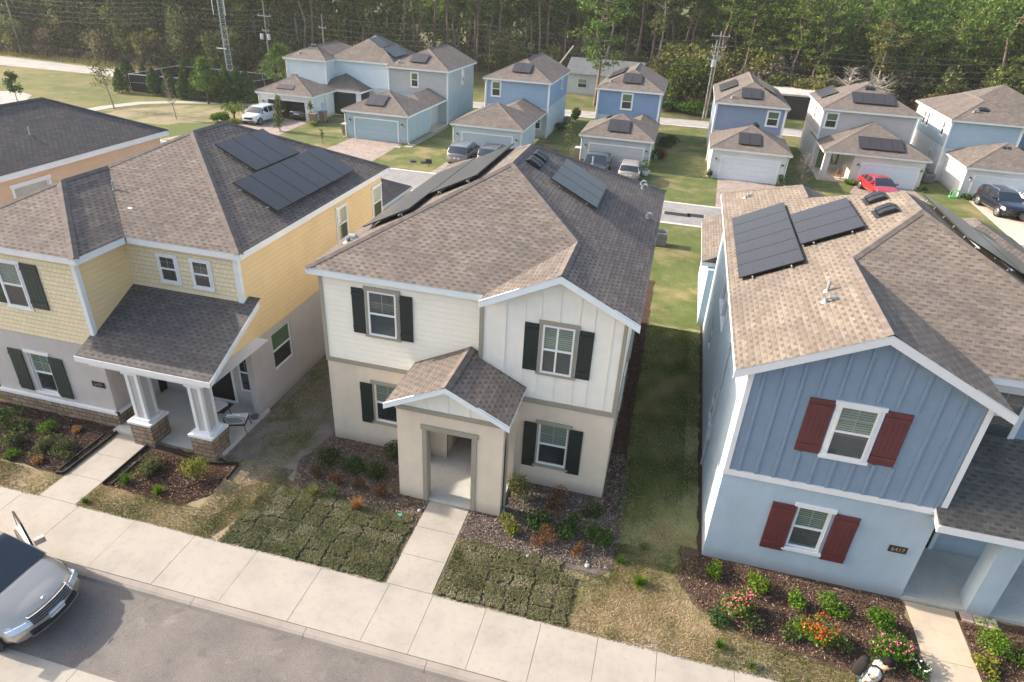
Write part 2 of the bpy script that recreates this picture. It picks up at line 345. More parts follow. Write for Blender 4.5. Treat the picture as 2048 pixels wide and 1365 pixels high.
def window(root, face, pos, a0, a1, z0, z1, d=.0, fw=.05, top=None, bot=None, muntin=True, mat=None, depth=.04):
    """sash window: white frame, upper and lower pane"""
    T = TF(face, pos); f = MB(); zm = (z0 + z1) / 2; top = top or GLB; bot = bot or GLD
    tbox(f, T, a0, a0 + fw, d - .02, d + depth, z0, z1); tbox(f, T, a1 - fw, a1, d - .02, d + depth, z0, z1)
    tbox(f, T, a0 + fw, a1 - fw, d - .02, d + depth, z0, z0 + fw); tbox(f, T, a0 + fw, a1 - fw, d - .02, d + depth, z1 - fw, z1)
    tbox(f, T, a0 + fw, a1 - fw, d - .02, d + depth * .9, zm - fw * .55, zm + fw * .55)
    if muntin:
        am = (a0 + a1) / 2; mu = MB(); tbox(mu, T, am - .006, am + .006, d, d + .012, zm + fw * .55, z1 - fw); tbox(mu, T, a0 + fw, a1 - fw, d, d + .011, (zm + z1) / 2 - .005, (zm + z1) / 2 + .005)
    w = sub(root, 'window', f, mat or WHITE)
    if muntin: sub(w, 'muntin', mu, plain('muntin_grey', (.33, .36, .35), .5))
    for (p, q, g) in ((zm + fw * .55, z1 - fw, top), (z0 + fw, zm - fw * .55, bot)):
        m = MB(); tbox(m, T, a0 + fw, a1 - fw, d - .01, d + .008, p, q); sub(w, 'pane', m, g)
    return w
def trim_around(mb, face, pos, a0, a1, z0, z1, w=.09, d=.025, ext=.05, head=.13, sides=True, sill=True):
    T = TF(face, pos)
    if sides: tbox(mb, T, a0 - w, a0, 0, d, z0, z1); tbox(mb, T, a1, a1 + w, 0, d, z0, z1)
    else: tbox(mb, T, a0 - .012, a0, 0, d, z0, z1); tbox(mb, T, a1, a1 + .012, 0, d, z0, z1)
    e = (w + ext) if sides else (ext + .05)
    tbox(mb, T, a0 - e, a1 + e, 0, d + .015, z1, z1 + head)
    if sill: tbox(mb, T, a0 - e, a1 + e, 0, d + .03, z0 - w, z0)
def trim_obj(root, m, *q, **k):
    mb = MB(); trim_around(mb, *q, **k); return sub(root, 'window_trim', mb, m)
def shutter(root, face, pos, a0, a1, z0, z1, m, nb=4, label=None):
    T = TF(face, pos); mb = MB(); w = (a1 - a0) / nb
    for i in range(nb): tbox(mb, T, a0 + i * w + .004, a0 + (i + 1) * w - .004, .012, .035, z0, z1)
    tbox(mb, T, a0, a1, .005, .03, z0 + .003, z1 - .003)
    for zz in (z0 + .14, z1 - .24): tbox(mb, T, a0 + .004, a1 - .004, .03, .055, zz, zz + .1)
    return sub(root, 'shutter', mb, m)
def hip(mb, x0, x1, y0, y1, ze, s, front='hip', back='hip', rake=0):
    """hip or gable roof with its ridge along y; returns the ridge ends"""
    xm, zr = (x0 + x1) / 2, ze + s * (x1 - x0) / 2; h = (x1 - x0) / 2
    ya = y0 + h if front == 'hip' else y0; yb = y1 - h if back == 'hip' else y1
    if yb < ya: ya = yb = (ya + yb) / 2
    mb.poly([(x0, y1, ze), (x0, y0, ze), (xm, ya, zr), (xm, yb, zr)] if yb > ya + 1e-4 else [(x0, y1, ze), (x0, y0, ze), (xm, ya, zr)])
    mb.poly([(x1, y0, ze), (x1, y1, ze), (xm, yb, zr), (xm, ya, zr)] if yb > ya + 1e-4 else [(x1, y0, ze), (x1, y1, ze), (xm, ya, zr)])
    if front == 'hip': mb.poly([(x0, y0, ze), (x1, y0, ze), (xm, ya, zr)])
    if back == 'hip': mb.poly([(x1, y1, ze), (x0, y1, ze), (xm, yb, zr)])
    return (xm, ya, zr), (xm, yb, zr)
def fascia_run(mb, pts, ze, h=.19, t=.03, inset=.02, gut=0):
    """boards under the eave along a polyline (closed or open), axis-aligned runs; outside is to the right of travel"""
    for (xa, ya), (xb, yb) in zip(pts, pts[1:]):
        dx, dy = xb - xa, yb - ya; L = math.hypot(dx, dy); ux, uy = dx / L, dy / L; nx, ny = uy, -ux
        o = (xa + ux * 0 - nx * inset, ya - ny * inset, ze - h - .012)
        mb.obox(o, (dx, dy, 0), (-nx * t, -ny * t, 0), (0, 0, h))
def rake_board(mb, x0, z0, x1, z1, y, h=.2, t=.05):
    """sloped board on a gable front at depth y"""
    P = [(x0, y, z0), (x1, y, z1), (x1, y, z1 - h), (x0, y, z0 - h)]; Q = [(p[0], y + t, p[2]) for p in P]
    mb.poly(P[::-1]); mb.poly(Q)
    for i in range(4):
        j = (i + 1) % 4; mb.poly([P[i], P[j], Q[j], Q[i]])
def caps(root, edges, m):
    mb = MB()
    for p, q, n1, n2 in edges:
        p, q = Vector(p), Vector(q); e = (q - p).normalized(); L = (q - p).length
        ds = []
        for n in (n1, n2):
            n = Vector(n).normalized(); d = e.cross(n).normalized(); d = d if d.z < 0 else -d; ds.append((d, n))
        up = Vector((0, 0, .028))
        for d, n in ds:
            a, b = p + up, q + up; c, f = q + d * .13 + n * .012, p + d * .13 + n * .012
            mb.poly([a, b, c, f], uv=[(0, 0), (L, 0), (L, .15), (0, .15)])
    return sub(root, 'ridge_cap', mb, m)
FR, BK, LF, RT = (0, -.5, 1), (0, .5, 1), (-.5, 0, 1), (.5, 0, 1)
PANEL = solar_mat(); PFRAME = plain('panel_frame', (.012, .012, .013), .5)
def solar(root, zf, corners, n, split='v', lift=.095, label=None, pm=None):
    """array of n panels on the roof plane zf(x, y); corners: x0, x1, y0, y1; split 'x' or 'y'"""
    x0, x1, y0, y1 = corners; up = Vector(newell([(x0, y0, zf(x0, y0)), (x1, y0, zf(x1, y0)), (x1, y1, zf(x1, y1))]))
    if up.z < 0: up = -up
    o = Vector((x0, y0, zf(x0, y0))); u = Vector((x1, y0, zf(x1, y0))) - o; v = Vector((x0, y1, zf(x0, y1))) - o
    rails = MB(); a, b = (u, v) if split == 'x' else (v, u)
    for t in (.2, .8):
        s0 = o + b * t - b.normalized() * .02; rails.obox(s0 + up * (lift - .05) - a * .02, a * 1.04, b.normalized() * .04, up * .035)
        for k in range(n + 1): rails.obox(s0 + a * min(.98, max(.01, k / n)), a.normalized() * .04, b.normalized() * .04, up * (lift - .05))
    arr = sub(root, 'solar_array', rails, GALV)
    for k in range(n):
        c = o + a * (k / n) + a.normalized() * .005 + up * lift; w = a / n - a.normalized() * .01
        mb = MB(); mb.obox(c, w, b, up * .035, mi=1)
        c2 = c + w.normalized() * .014 + b.normalized() * .014 + up * .0365; w2 = w - w.normalized() * .028; b2 = b - b.normalized() * .028
        q = [c2, c2 + w2, c2 + w2 + b2, c2 + b2]; 
        if newell(q).z < 0: q = q[::-1]
        L1, L2 = w2.length, b2.length; mb.poly(q, uv=[(0, 0), (L1, 0), (L1, L2), (0, L2)] , mi=0)
        sub(arr, 'solar_panel', mb, [pm or PANEL, PFRAME])
    return arr
def box_vent(root, zf, x, y, up, w=.62, l=.5, h=.14):
    """low metal ridge vent; up = horizontal direction to the ridge"""
    mb = MB(); ux, uy = up; px, py = -uy, ux; n = 7
    def pt(a, b, hh): X, Y = x + ux * a + px * b, y + uy * a + py * b; return (X, Y, zf(X, Y) + hh)
    for k in range(2):
        b0, b1 = -w / 2 + k * w * .55, -w / 2 + k * w * .55 + w * .45
        prof = [(-l * .5, h * .75), (-l * .25, h), (l * .25, h), (l * .5, .03)]
        for (a0, h0), (a1, h1) in zip(prof, prof[1:]): mb.poly([pt(a0, b0, h0), pt(a0, b1, h0), pt(a1, b1, h1), pt(a1, b0, h1)])
        for b in (b0, b1): mb.poly([pt(a, b, hh) for a, hh in prof] + [pt(l * .5, b, 0), pt(-l * .4, b, 0)])
        mb.poly([pt(-l * .5, b0, h * .55), pt(-l * .5, b1, h * .55), pt(-l * .4, b1, 0), pt(-l * .4, b0, 0)])
    mb.poly([pt(-l * .62, -w * .6, .012), pt(-l * .62, w * .6, .012), pt(l * .6, w * .6, .012), pt(l * .6, -w * .6, .012)])
    return sub(root, 'roof_vent', mb, DARKM)
def pipe_vent(root, x, y, z, r=.05, h=.3, goose=True):
    mb = MB(); mb.tube([(x, y, z - .03), (x, y, z + .03)], [r * 1.9, r * 1.0], 10)
    if goose: mb.tube([(x, y, z), (x, y, z + h * .6), (x + r, y, z + h), (x + r * 3, y, z + h), (x + r * 4, y, z + h * .6)], r * .95, 9)
    else: mb.tube([(x, y, z), (x + .01, y, z + h)], r * .8, 8)
    return sub(root, 'vent_pipe', mb, GALV)
def lamp(root, face, pos, a, z):
    T = TF(face, pos); mb = MB(); tbox(mb, T, a - .06, a + .06, 0, .04, z - .1, z + .1); tbox(mb, T, a - .02, a + .02, .04, .16, z + .1, z + .13)
    tbox(mb, T, a - .07, a + .07, .06, .2, z + .03, z + .08); l = sub(root, 'wall_lamp', mb, DARKM)
    g = MB(); tbox(g, T, a - .05, a + .05, .08, .18, z - .13, z + .03); sub(l, 'lamp_glass', g, plain('lamp_glass', (.6, .55, .5), .2)); return l
def garage_door(root, face, pos, a0, a1, z1, m, trim=.1):
    T = TF(face, pos); mb = MB(); n = 4
    for k in range(n): tbox(mb, T, a0, a1, -.06, .0, .02 + k * z1 / n, (k + 1) * z1 / n - .012)
    tbox(mb, T, a0, a1, -.07, -.02, 0, z1); d = sub(root, 'garage_door', mb, m)
    f = MB(); tbox(f, T, a0 - trim, a0, 0, .03, 0, z1 + trim); tbox(f, T, a1, a1 + trim, 0, .03, 0, z1 + trim); tbox(f, T, a0, a1, 0, .028, z1, z1 + trim)
    sub(d, 'door_frame', f, WHITE); return d
def downpipe(mb, x, y, z0, z1, outx=0, outy=-1):
    mb.tube([(x - outx * .3, y - outy * .3 + 0, z1), (x, y, z1 - .3), (x, y, z0 + .1), (x + outx * .25, y + outy * .25, z0 + .04)], .045, 6)
def text_mesh(root, s, size, face, pos, a, z, m, name='numerals', extr=.008):
    c = bpy.data.curves.new('t', 'FONT'); c.body = s; c.size = size; c.extrude = extr; c.align_x = 'CENTER'; c.align_y = 'CENTER'
    o = bpy.data.objects.new('t', c); col.objects.link(o); bpy.context.view_layer.update()
    me = bpy.data.meshes.new_from_object(o.evaluated_get(bpy.context.evaluated_depsgraph_get())); bpy.data.objects.remove(o)
    T = TF(face, pos); org = Vector(root['org'])
    for v in me.vertices:
        sx = v.co.x if face in ('front', 'right') else -v.co.x
        v.co = Vector(T(a + sx, v.co.z, z + v.co.y)) - org
    me.materials.clear(); me.materials.append(m); n = bpy.data.objects.new(name, me); col.objects.link(n); n.parent = root; return n

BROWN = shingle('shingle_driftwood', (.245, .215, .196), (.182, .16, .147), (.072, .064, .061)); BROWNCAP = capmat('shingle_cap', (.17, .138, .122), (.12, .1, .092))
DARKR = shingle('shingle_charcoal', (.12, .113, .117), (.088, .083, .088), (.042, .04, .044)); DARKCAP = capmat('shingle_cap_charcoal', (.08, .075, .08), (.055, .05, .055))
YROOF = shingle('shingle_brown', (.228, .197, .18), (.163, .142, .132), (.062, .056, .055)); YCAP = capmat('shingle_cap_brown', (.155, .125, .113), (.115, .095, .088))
S = .5; ZE = 6.1
# ================================================================== cream house
CREAM_SID = siding('cream_lap_siding', (.84, .8, .7)); CREAM_BRD = plain('cream_board', (.83, .8, .73), .6, var=.04); BEIGE = stucco('beige_stucco', (.74, .635, .515))
KHAKI = plain('khaki_trim', (.31, .285, .23), .6, var=.05); GREENSH = plain('dark_green_shutter', (.012, .022, .022), .45, var=.15); RAKEW = plain('pale_blue_white_fascia', (.74, .8, .84), .5, var=.03)
H = wthing('cream_house', 'cream two-storey house with dark green shutters and a small gabled porch', 'house', (4.4, 5.0, 0))
X0, X1, XS, YB = 0, 8.92, 4.98, 11.9
w = MB(); YF, YG = 0., -.25; ZB = 3.0
wl = (1.5, 2.37, 1.0, 2.42); wr = (6.82, 7.7, .82, 2.3)
wallrect(w, 'front', YF, X0, XS, 0, ZB, [wl, (3.9, 4.98, 0, 2.6)]); wallrect(w, 'front', YG, XS, X1, 0, ZB, [wr])
wallrect(w, 'left', X0, YF, YB, 0, ZB); wallrect(w, 'right', X1, YG, YB, 0, ZB); wallrect(w, 'left', XS, YG, YF, 0, ZB); wallrect(w, 'back', YB, X0, X1, 0, ZB)
sub(H, 'lower_wall', w, BEIGE)
w = MB(); wallrect(w, 'front', YF - .012, X0, XS, ZB, ZE); wallrect(w, 'left', X0 - .012, YF, YB, ZB, ZE); wallrect(w, 'right', X1 + .012, YG, YB, ZB, ZE); wallrect(w, 'back', YB, X0, X1, ZB, ZE)
sub(H, 'siding', w, CREAM_SID)
w = MB(); xa, za = 7.12, ZE + S * 2.12
w.poly([(XS, YG - .014, ZB), (X1, YG - .014, ZB), (X1, YG - .014, ZE + .1), (xa, YG - .014, za - .05), (XS, YG - .014, ZE - .05)])
wallrect(w, 'left', XS - .002, YG - .014, YF, ZB, ZE)
k = XS + .1
for xb in (5.0, 5.66, 6.19, 7.12, 8.05, 8.55):
    zt = min(ZE + S * (xb - 5.0), ZE + S * (9.23 - xb)) - .12
    w.box((xb - .025, YG - .034, ZB + .16), (xb + .025, YG - .016, zt))
for xb in (6.62, 7.65):
    for a, b in ((ZB + .16, 3.98), (5.75, min(ZE + S * (xb - 5.0), ZE + S * (9.23 - xb)) - .12)): w.box((xb - .025, YG - .034, a), (xb + .025, YG - .016, b))
sub(H, 'gable_wall', w, CREAM_BRD)
t = MB(); T = TF('front', YF); T2 = TF('front', YG)
tbox(t, T, X0 - .03, XS - .06, 0, .035, ZB - .02, ZB + .13); tbox(t, T2, XS - .03, X1 + .03, 0, .045, ZB - .02, ZB + .14)
t.box((X0 - .03, YF - .035, ZB + .13), (X0 + .08, YF + .1, ZE - .1)); t.box((XS - .05, YG - .04, ZB + .14), (XS + .07, YG + .2, ZE - .1)); t.box((X1 - .08, YG - .04, ZB + .14), (X1 + .03, YG + .1, ZE - .05))
t.box((X1, YG + .1, ZB - .02), (X1 + .03, YB, ZB + .13))
for (f, p, a0, a1, z0, z1, sd) in (('front', YF - .012, 1.5, 2.37, 4.17, 5.6, True), ('front', YG - .014, 6.72, 7.59, 4.07, 5.56, True), ('front', YF, 1.5, 2.37, 1.0, 2.42, False), ('front', YG, 6.82, 7.7, .82, 2.3, False)):
    trim_obj(H, KHAKI, f, p, a0, a1, z0, z1, .08, .025, .05, .12, sd)
sub(H, 'wall_trim', t, KHAKI)
window(H, 'front', YF - .012, 1.5, 2.37, 4.17, 5.6, .01, top=GLK, bot=GLK); window(H, 'front', YG - .014, 6.72, 7.59, 4.07, 5.56, .01, bot=GLK)
window(H, 'front', YF, 1.5, 2.37, 1.0, 2.42, -.07); window(H, 'front', YG, 6.82, 7.7, .82, 2.3, -.07)
for a0, a1, z0, z1, p in ((.99, 1.38, 4.16, 5.63, YF), (2.48, 2.87, 4.14, 5.6, YF), (6.21, 6.61, 4.08, 5.55, YG), (7.7, 8.1, 4.06, 5.55, YG), (1.05, 1.45, .9, 2.4, YF), (2.42, 2.8, .9, 2.4, YF), (6.38, 6.77, .7, 2.3, YG), (7.73, 8.13, .7, 2.3, YG)):
    shutter(H, 'front', p - .015, a0, a1, z0, z1, GREENSH)
for yy in (3.2, 6.8): window(H, 'right', X1 + .012, yy, yy + .9, 4.1, 5.5, .01); window(H, 'right', X1, yy, yy + .9, .9, 2.3, .01)
r = MB(); x0, x1, y0, y1 = -.32, 9.24, -.2, 12.15; xm = (x0 + x1) / 2; zr = ZE + S * (x1 - x0) / 2; hh = (x1 - x0) / 2; ya, yb = y0 + hh, y1 - hh; gy = -.62; gx0 = 5.0
gxm = (gx0 + x1) / 2; gz = ZE + S * (x1 - gx0) / 2; gyb = y0 + (gz - ZE) / S
r.poly([(x0, y0, ZE), (gx0, y0, ZE), (gxm, gyb, gz), (xm, ya, zr)])
r.poly([(gx0, gy, ZE), (gxm, gy, gz), (gxm, gyb, gz), (gx0, y0, ZE)][::1])
r.poly([(x1, gy, ZE), (x1, y1, ZE), (xm, yb, zr), (xm, ya, zr), (gxm, gyb, gz), (gxm, gy, gz)])
r.poly([(x1, y1, ZE), (x0, y1, ZE), (xm, yb, zr)]); r.poly([(x0, y1, ZE), (x0, y0, ZE), (xm, ya, zr), (xm, yb, zr)])
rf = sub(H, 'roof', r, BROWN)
caps(rf, [((x0, y0, ZE), (xm, ya, zr), FR, LF), ((xm, ya, zr), (xm, yb, zr), LF, RT), ((xm, ya, zr), (gxm, gyb, gz), FR, RT), ((gxm, gyb, gz), (gxm, gy, gz), LF, RT), ((xm, yb, zr), (x1, y1, ZE), RT, BK), ((xm, yb, zr), (x0, y1, ZE), LF, BK)], BROWNCAP)
f = MB(); fascia_run(f, [(x0, y1), (x0, y0), (gx0 - .02, y0)], ZE, gut=1); fascia_run(f, [(x1, gy + .06), (x1, y1), (x0, y1)], ZE)
rake_board(f, gx0 - .02, ZE, gxm, gz - .01, gy + .01); rake_board(f, gxm, gz - .01, x1 + .01, ZE, gy + .01)
f.poly([(x0 + .05, y0 + .05, ZE - .2), (x1 - .05, y0 + .05, ZE - .2), (x1 - .05, y1 - .05, ZE - .2), (x0 + .05, y1 - .05, ZE - .2)])
for sx in (1, -1):
    xe = gx0 + .02 if sx > 0 else x1 - .02
    f.poly([(xe, gy + .05, ZE - .03), (gxm, gy + .05, gz - .05), (gxm, YG, gz - .05), (xe, YG, ZE - .03)])
sub(H, 'fascia', f, RAKEW)
PR = lambda x, y: ZE + S * (x1_c - x); x1_c = x1; PLf = lambda x, y: ZE + S * (x + .32)
solar(H, PR, (5.6, 7.17, 4.98, 7.8), 3, 'y')
solar(H, PLf, (.45, 2.0, 2.15, 8.9), 7, 'y', .13); solar(H, PLf, (2.05, 3.6, 3.75, 8.5), 5, 'y', .13)
box_vent(H, PR, 4.95, 5.75, (-1, 0)); box_vent(H, PR, 4.95, 6.6, (-1, 0))
for x, y in ((8.34, 10.4), (8.25, 10.75), (8.75, 7.45)): pipe_vent(H, x, y, PR(x, y), .05, .17)
pipe_vent(H, .25, 1.4, PLf(.25, 1.4), .08, .2); pipe_vent(H, 6.4, 9.4, PR(6.4, 9.4), .035, .3, False)
# gabled entrance porch
px0, px1, py, pz = 3.1, 6.17, -1.93, 3.17
w = MB(); op = (3.98, 5.3, 0, 2.62)
wallrect(w, 'front', py, px0, px1, 0, pz, [op], .22)
for fx, fc in ((px0, 'left'), (px1, 'right')): wallrect(w, fc, fx, py, -.02, 0, pz, [(py + .42, -.5, 0, 2.55)], .18)
wallrect(w, 'back', py + .22, px0 + .18, px1 - .18, 0, pz, [op], .0)
w.box((px0, py + .22, 0), (px0 + .18, py + .42, 2.55)); w.box((px1 - .18, py + .22, 0), (px1, py + .42, 2.55))
wallrect(w, 'right', 3.9, 0.02, 2.2, 0, 2.6); wallrect(w, 'left', 5.3, .02, 2.2, 0, 2.6)
w.poly([(px0 + .1, py + .1, 2.66), (px1 - .1, py + .1, 2.66), (px1 - .1, 2.2, 2.66), (px0 + .1, 2.2, 2.66)])
P = sub(H, 'porch', w, BEIGE)
b = MB(); b.poly([(px0, py - .01, pz), (px1, py - .01, pz), (px1, py - .01, 3.5), (4.64, py - .01, 4.2), (px0, py - .01, 3.5)])
for xb in (3.45, 4.0, 4.6, 5.2, 5.8): b.box((xb - .022, py - .028, pz + .13), (xb + .022, py - .012, min(3.47 + .5 * (xb - 2.95), 3.47 + .5 * (6.35 - xb)) - .12))
sub(P, 'porch_gable', b, CREAM_BRD)
b = MB(); T = TF('front', py); tbox(b, T, px0 - .02, px1 + .02, 0, .04, pz - .02, pz + .12)
tbox(b, T, op[0] - .13, op[0], 0, .03, 0, op[3]); tbox(b, T, op[1], op[1] + .13, 0, .03, 0, op[3]); tbox(b, T, op[0] - .17, op[1] + .17, 0, .045, op[3], op[3] + .15)
for xs_ in (op[0], op[1] - .02): b.box((xs_, py - .001, 0), (xs_ + .02, py + .21, op[3]))
b.tube([(6.3, py + .25, 3.3), (6.23, py + .25, 3.1), (6.23, py + .25, .1), (6.23, py + .05, .04)], .04, 6); sub(P, 'porch_trim', b, KHAKI)
r = MB(); qx0, qx1, qy = 2.9, 6.38, -2.3; qm = (qx0 + qx1) / 2; qz = 3.47; qr = qz + S * (qx1 - qx0) / 2
r.poly([(qx0, -.03, qz), (qx0, qy, qz), (qm, qy, qr), (qm, -.03, qr)]); r.poly([(qx1, qy, qz), (qx1, -.28, qz), (qm, -.28, qr), (qm, qy, qr)]); r.poly([(qm, -.28, qr), (XS, -.28, qz + S * (qx1 - XS)), (XS, -.03, qz + S * (qx1 - XS)), (qm, -.03, qr)][::-1])
pr = sub(P, 'porch_roof', r, BROWN)
f = MB(); rake_board(f, qx0 - .02, qz, qm, qr - .01, qy + .01, .17); rake_board(f, qm, qr - .01, qx1 + .02, qz, qy + .01, .17)
fascia_run(f, [(qx0, -.05), (qx0, qy + .06)], qz, .15); fascia_run(f, [(qx1, qy + .06), (qx1, -.3)], qz, .15)
f.poly([(qx0 + .03, qy + .05, qz - .04), (qm, qy + .05, qr - .05), (qm, py, qr - .05), (qx0 + .03, py, qz - .04)]); f.poly([(qx1 - .03, qy + .05, qz - .04), (qm, qy + .05, qr - .05), (qm, py, qr - .05), (qx1 - .03, py, qz - .04)])
sub(P, 'porch_fascia', f, RAKEW)
mb = MB()
for n_ in (1,): 
    for d_, nn in ((Vector((-.15, 0, -.075)), 0), (Vector((.15, 0, -.075)), 1)):
        a_, b_ = Vector((qm, qy, qr + .025)), Vector((qm, -.05, qr + .025)); mb.poly([a_, b_, b_ + d_ - Vector((0, 0, .008)), a_ + d_ - Vector((0, 0, .008))], uv=[(0, 0), (2.2, 0), (2.2, .15), (0, .15)])
sub(P, 'porch_ridge_cap', mb, BROWNCAP)
SLAB = concrete('porch_concrete', (.5, .5, .47))
m = MB(); m.box((px0 + .05, py + .02, -.1), (px1 - .05, 2.2, .09)); sub(H, 'porch_slab', m, SLAB)
d = MB(); T = TF('front', 2.15); tbox(d, T, 4.1, 5.1, 0, .05, .1, 2.3); dr = sub(H, 'front_door', d, plain('door_dark', (.05, .04, .035), .5))
# ================================================================== yellow house
YSID = siding('yellow_lap_siding', (.76, .57, .31)); YSHK = siding('yellow_shake_siding', (.76, .65, .44), .15, True); LAV = stucco('grey_stucco', (.51, .48, .475)); STN = stone('field_stone')
H = wthing('yellow_house', 'yellow two-storey house with a stone base and a front porch on square columns', 'house', (-7, 5, 0))
YX1, YXS, YYF, YYL, YXL = -2.88, -6.88, .24, -1.66, -11.5; YBK = 10.6; YZ = 3.0
w = MB(); lw = (-9.83, -9.05, .8, 2.28); sw = (1.38, 2.55, 1.18, 2.58)
wallrect(w, 'front', YYL, YXL, YXS, 0, YZ, [lw]); wallrect(w, 'right', YXS, YYL, YYF, 0, YZ); wallrect(w, 'front', YYF + .35, YXS, YX1, 0, YZ, [(-5.1, -4.1, .1, 2.2)]); wallrect(w, 'right', YX1, YYF + .35, YBK, 0, YZ, [sw], .12)
wallrect(w, 'left', YXL, YYL, YBK, 0, ZE); w.box((YX1 - .25, YYF - .05, 0), (YX1 - .001, YYF + .5, 2.9)); wallrect(w, 'back', YBK, YXL, YX1, 0, ZE)
sub(H, 'lower_wall', w, LAV)
w = MB(); wallrect(w, 'front', YYL - .014, YXL, YXS, YZ, ZE); wallrect(w, 'front', YYF - .014, YXS, YX1, YZ - .2, ZE); sub(H, 'shake_siding', w, YSHK)
w = MB(); wallrect(w, 'right', YXS + .014, YYL, YYF, YZ, ZE); wallrect(w, 'right', YX1 + .014, YYF - .014, YBK, 2.85, ZE)
w.poly([(YX1 + .014, -2.3, 2.93), (YX1 + .014, YYF - .014, 2.93), (YX1 + .014, YYF - .014, 4.3), (YX1 + .014, -2.3, 3.1)])
sub(H, 'siding', w, YSID)
w = MB(); wallrect(w, 'front', YYL - .06, YXL, YXS + .06, 0, .5); wallrect(w, 'right', YXS + .06, YYL - .06, -.9, 0, .5); w.poly([(YXL, YYL - .06, .5), (YXS + .06, YYL - .06, .5), (YXS + .06, YYL, .5), (YXL, YYL, .5)])
wallrect(w, 'back', -.9, YXS, YXS + .06, 0, .5); sub(H, 'stone_base', w, STN)
t = MB(); t.box((YXL, YYL - .1, .5), (YXS + .1, YYL, .6)); t.box((YXS, YYL - .099, .5), (YXS + .1, -.86, .6))
t.box((YXS - .1, YYL - .045, YZ - .12), (YXS + .045, YYL + .1, ZE - .15)); t.box((YX1 - .12, YYF - .045, 4.1), (YX1 + .045, YYF + .1, ZE - .15))
trim_obj(H, WHITE, 'front', YYL, *lw, .08, .025, .05, .1, False); 
for a0, a1, z0, z1 in ((-5.66, -5.05, 4.68, 5.55), (-4.48, -3.87, 4.66, 5.55)): trim_obj(H, WHITE, 'front', YYF - .014, a0, a1, z0, z1, .07, .03, .0, .07)
trim_obj(H, WHITE, 'front', YYL - .014, -9.75, -8.95, 4.0, 5.5, .07, .03, .03, .08)
for a0, a1, z0, z1 in ((6.45, 7.25, 4.15, 5.45), (9.65, 10.5, 4.05, 5.4)): trim_obj(H, WHITE, 'right', YX1 + .014, a0, a1, z0, z1, .07, .03, .0, .08)
sub(H, 'wall_trim', t, WHITE)
window(H, 'front', YYL, *lw, -.07); window(H, 'front', YYL - .014, -9.75, -8.95, 4.0, 5.5, .01)
for a0, a1, z0, z1 in ((-5.66, -5.05, 4.68, 5.55), (-4.48, -3.87, 4.66, 5.55)): window(H, 'front', YYF - .014, a0, a1, z0, z1, .01, top=GLD)
GLG = glass('window_glass_green', (.05, .1, .05), True, (.1, .17, .09)); GLW = glass('window_glass_curtained', (.3, .3, .27), True, (.45, .45, .4))
window(H, 'right', YX1, *sw, -.08, muntin=False, top=GLG); 
for a0, a1, z0, z1 in ((6.45, 7.25, 4.15, 5.45), (9.65, 10.5, 4.05, 5.4)): window(H, 'right', YX1 + .014, a0, a1, z0, z1, .01, muntin=False, top=GLW)
GRSH = plain('green_grey_shutter', (.022, .038, .034), .5, var=.15)
for a0, a1, z0, z1 in ((-8.87, -8.26, 4.05, 5.53), (-10.4, -9.84, 4.05, 5.53), (-10.55, -10.02, .78, 2.33), (-9.0, -8.46, .75, 2.27)): shutter(H, 'front', YYL - .015, a0, a1, z0, z1, GRSH)
n_ = MB(); tbox(n_, TF('front', YYL), -7.52, -7.05, 0, .025, 1.46, 1.66); nb = sub(H, 'house_number', n_, DARKM); text_mesh(nb, '6409', .16, 'front', YYL - .027, -7.285, 1.56, plain('brass_numerals', (.42, .36, .28), .35, .6))
r = MB(); x0, x1, y0, y1 = -11.5, -2.52, -.05, 10.8; xm = (x0 + x1) / 2; hh = (x1 - x0) / 2; zr = ZE + S * hh; ya, yb = y0 + hh, y1 - hh; lx1, ly0, lx0 = -6.46, -1.95, -11.54; lm = (lx0 + lx1) / 2; lz = ZE + S * (lx1 - lx0) / 2; lya = ly0 + (lx1 - lx0) / 2; lyb = y0 + (lz - ZE) / S
r.poly([(x1, y0, ZE), (x1, y1, ZE), (xm, yb, zr), (xm, ya, zr)]); r.poly([(x1, y1, ZE), (x0, y1, ZE), (xm, yb, zr)])
r.poly([(lx1, y0, ZE), (x1, y0, ZE), (xm, ya, zr), (lm, lyb, lz)]); r.poly([(lm, lyb, lz), (xm, ya, zr), (x0, y0, ZE)])
r.poly([(x0, y1, ZE), (x0, y0, ZE), (xm, ya, zr), (xm, yb, zr)])
r.poly([(lx0, ly0, ZE), (lx1, ly0, ZE), (lm, lya, lz)]); r.poly([(lx1, ly0, ZE), (lx1, y0, ZE), (lm, lyb, lz), (lm, lya, lz)]); r.poly([(lx0, y0, ZE), (lx0, ly0, ZE), (lm, lya, lz), (lm, lyb, lz)])
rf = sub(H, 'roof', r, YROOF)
caps(rf, [((x1, y0, ZE), (xm, ya, zr), FR, RT), ((xm, ya, zr), (xm, yb, zr), LF, RT), ((xm, ya, zr), (lm, lyb, lz), FR, LF), ((lm, lyb, lz), (lm, lya, lz), LF, RT), ((lm, lya, lz), (lx1, ly0, ZE), FR, RT), ((lm, lya, lz), (lx0, ly0, ZE), FR, LF), ((xm, yb, zr), (x1, y1, ZE), RT, BK)], YCAP)
f = MB(); fascia_run(f, [(lx0, ly0), (lx1, ly0), (lx1, y0), (x1, y0), (x1, y1), (x0, y1)], ZE, .2)
f.poly([(x0, y0 + .02, ZE - .2), (x1 - .05, y0 + .02, ZE - .2), (x1 - .05, y1, ZE - .2), (x0, y1, ZE - .2)]); f.poly([(x0, ly0 + .05, ZE - .203), (lx1 - .05, ly0 + .05, ZE - .203), (lx1 - .05, y0 + .1, ZE - .203), (x0, y0 + .1, ZE - .203)]); sub(H, 'fascia', f, WHITE)
PY = lambda x, y: ZE + S * (-2.52 - x)
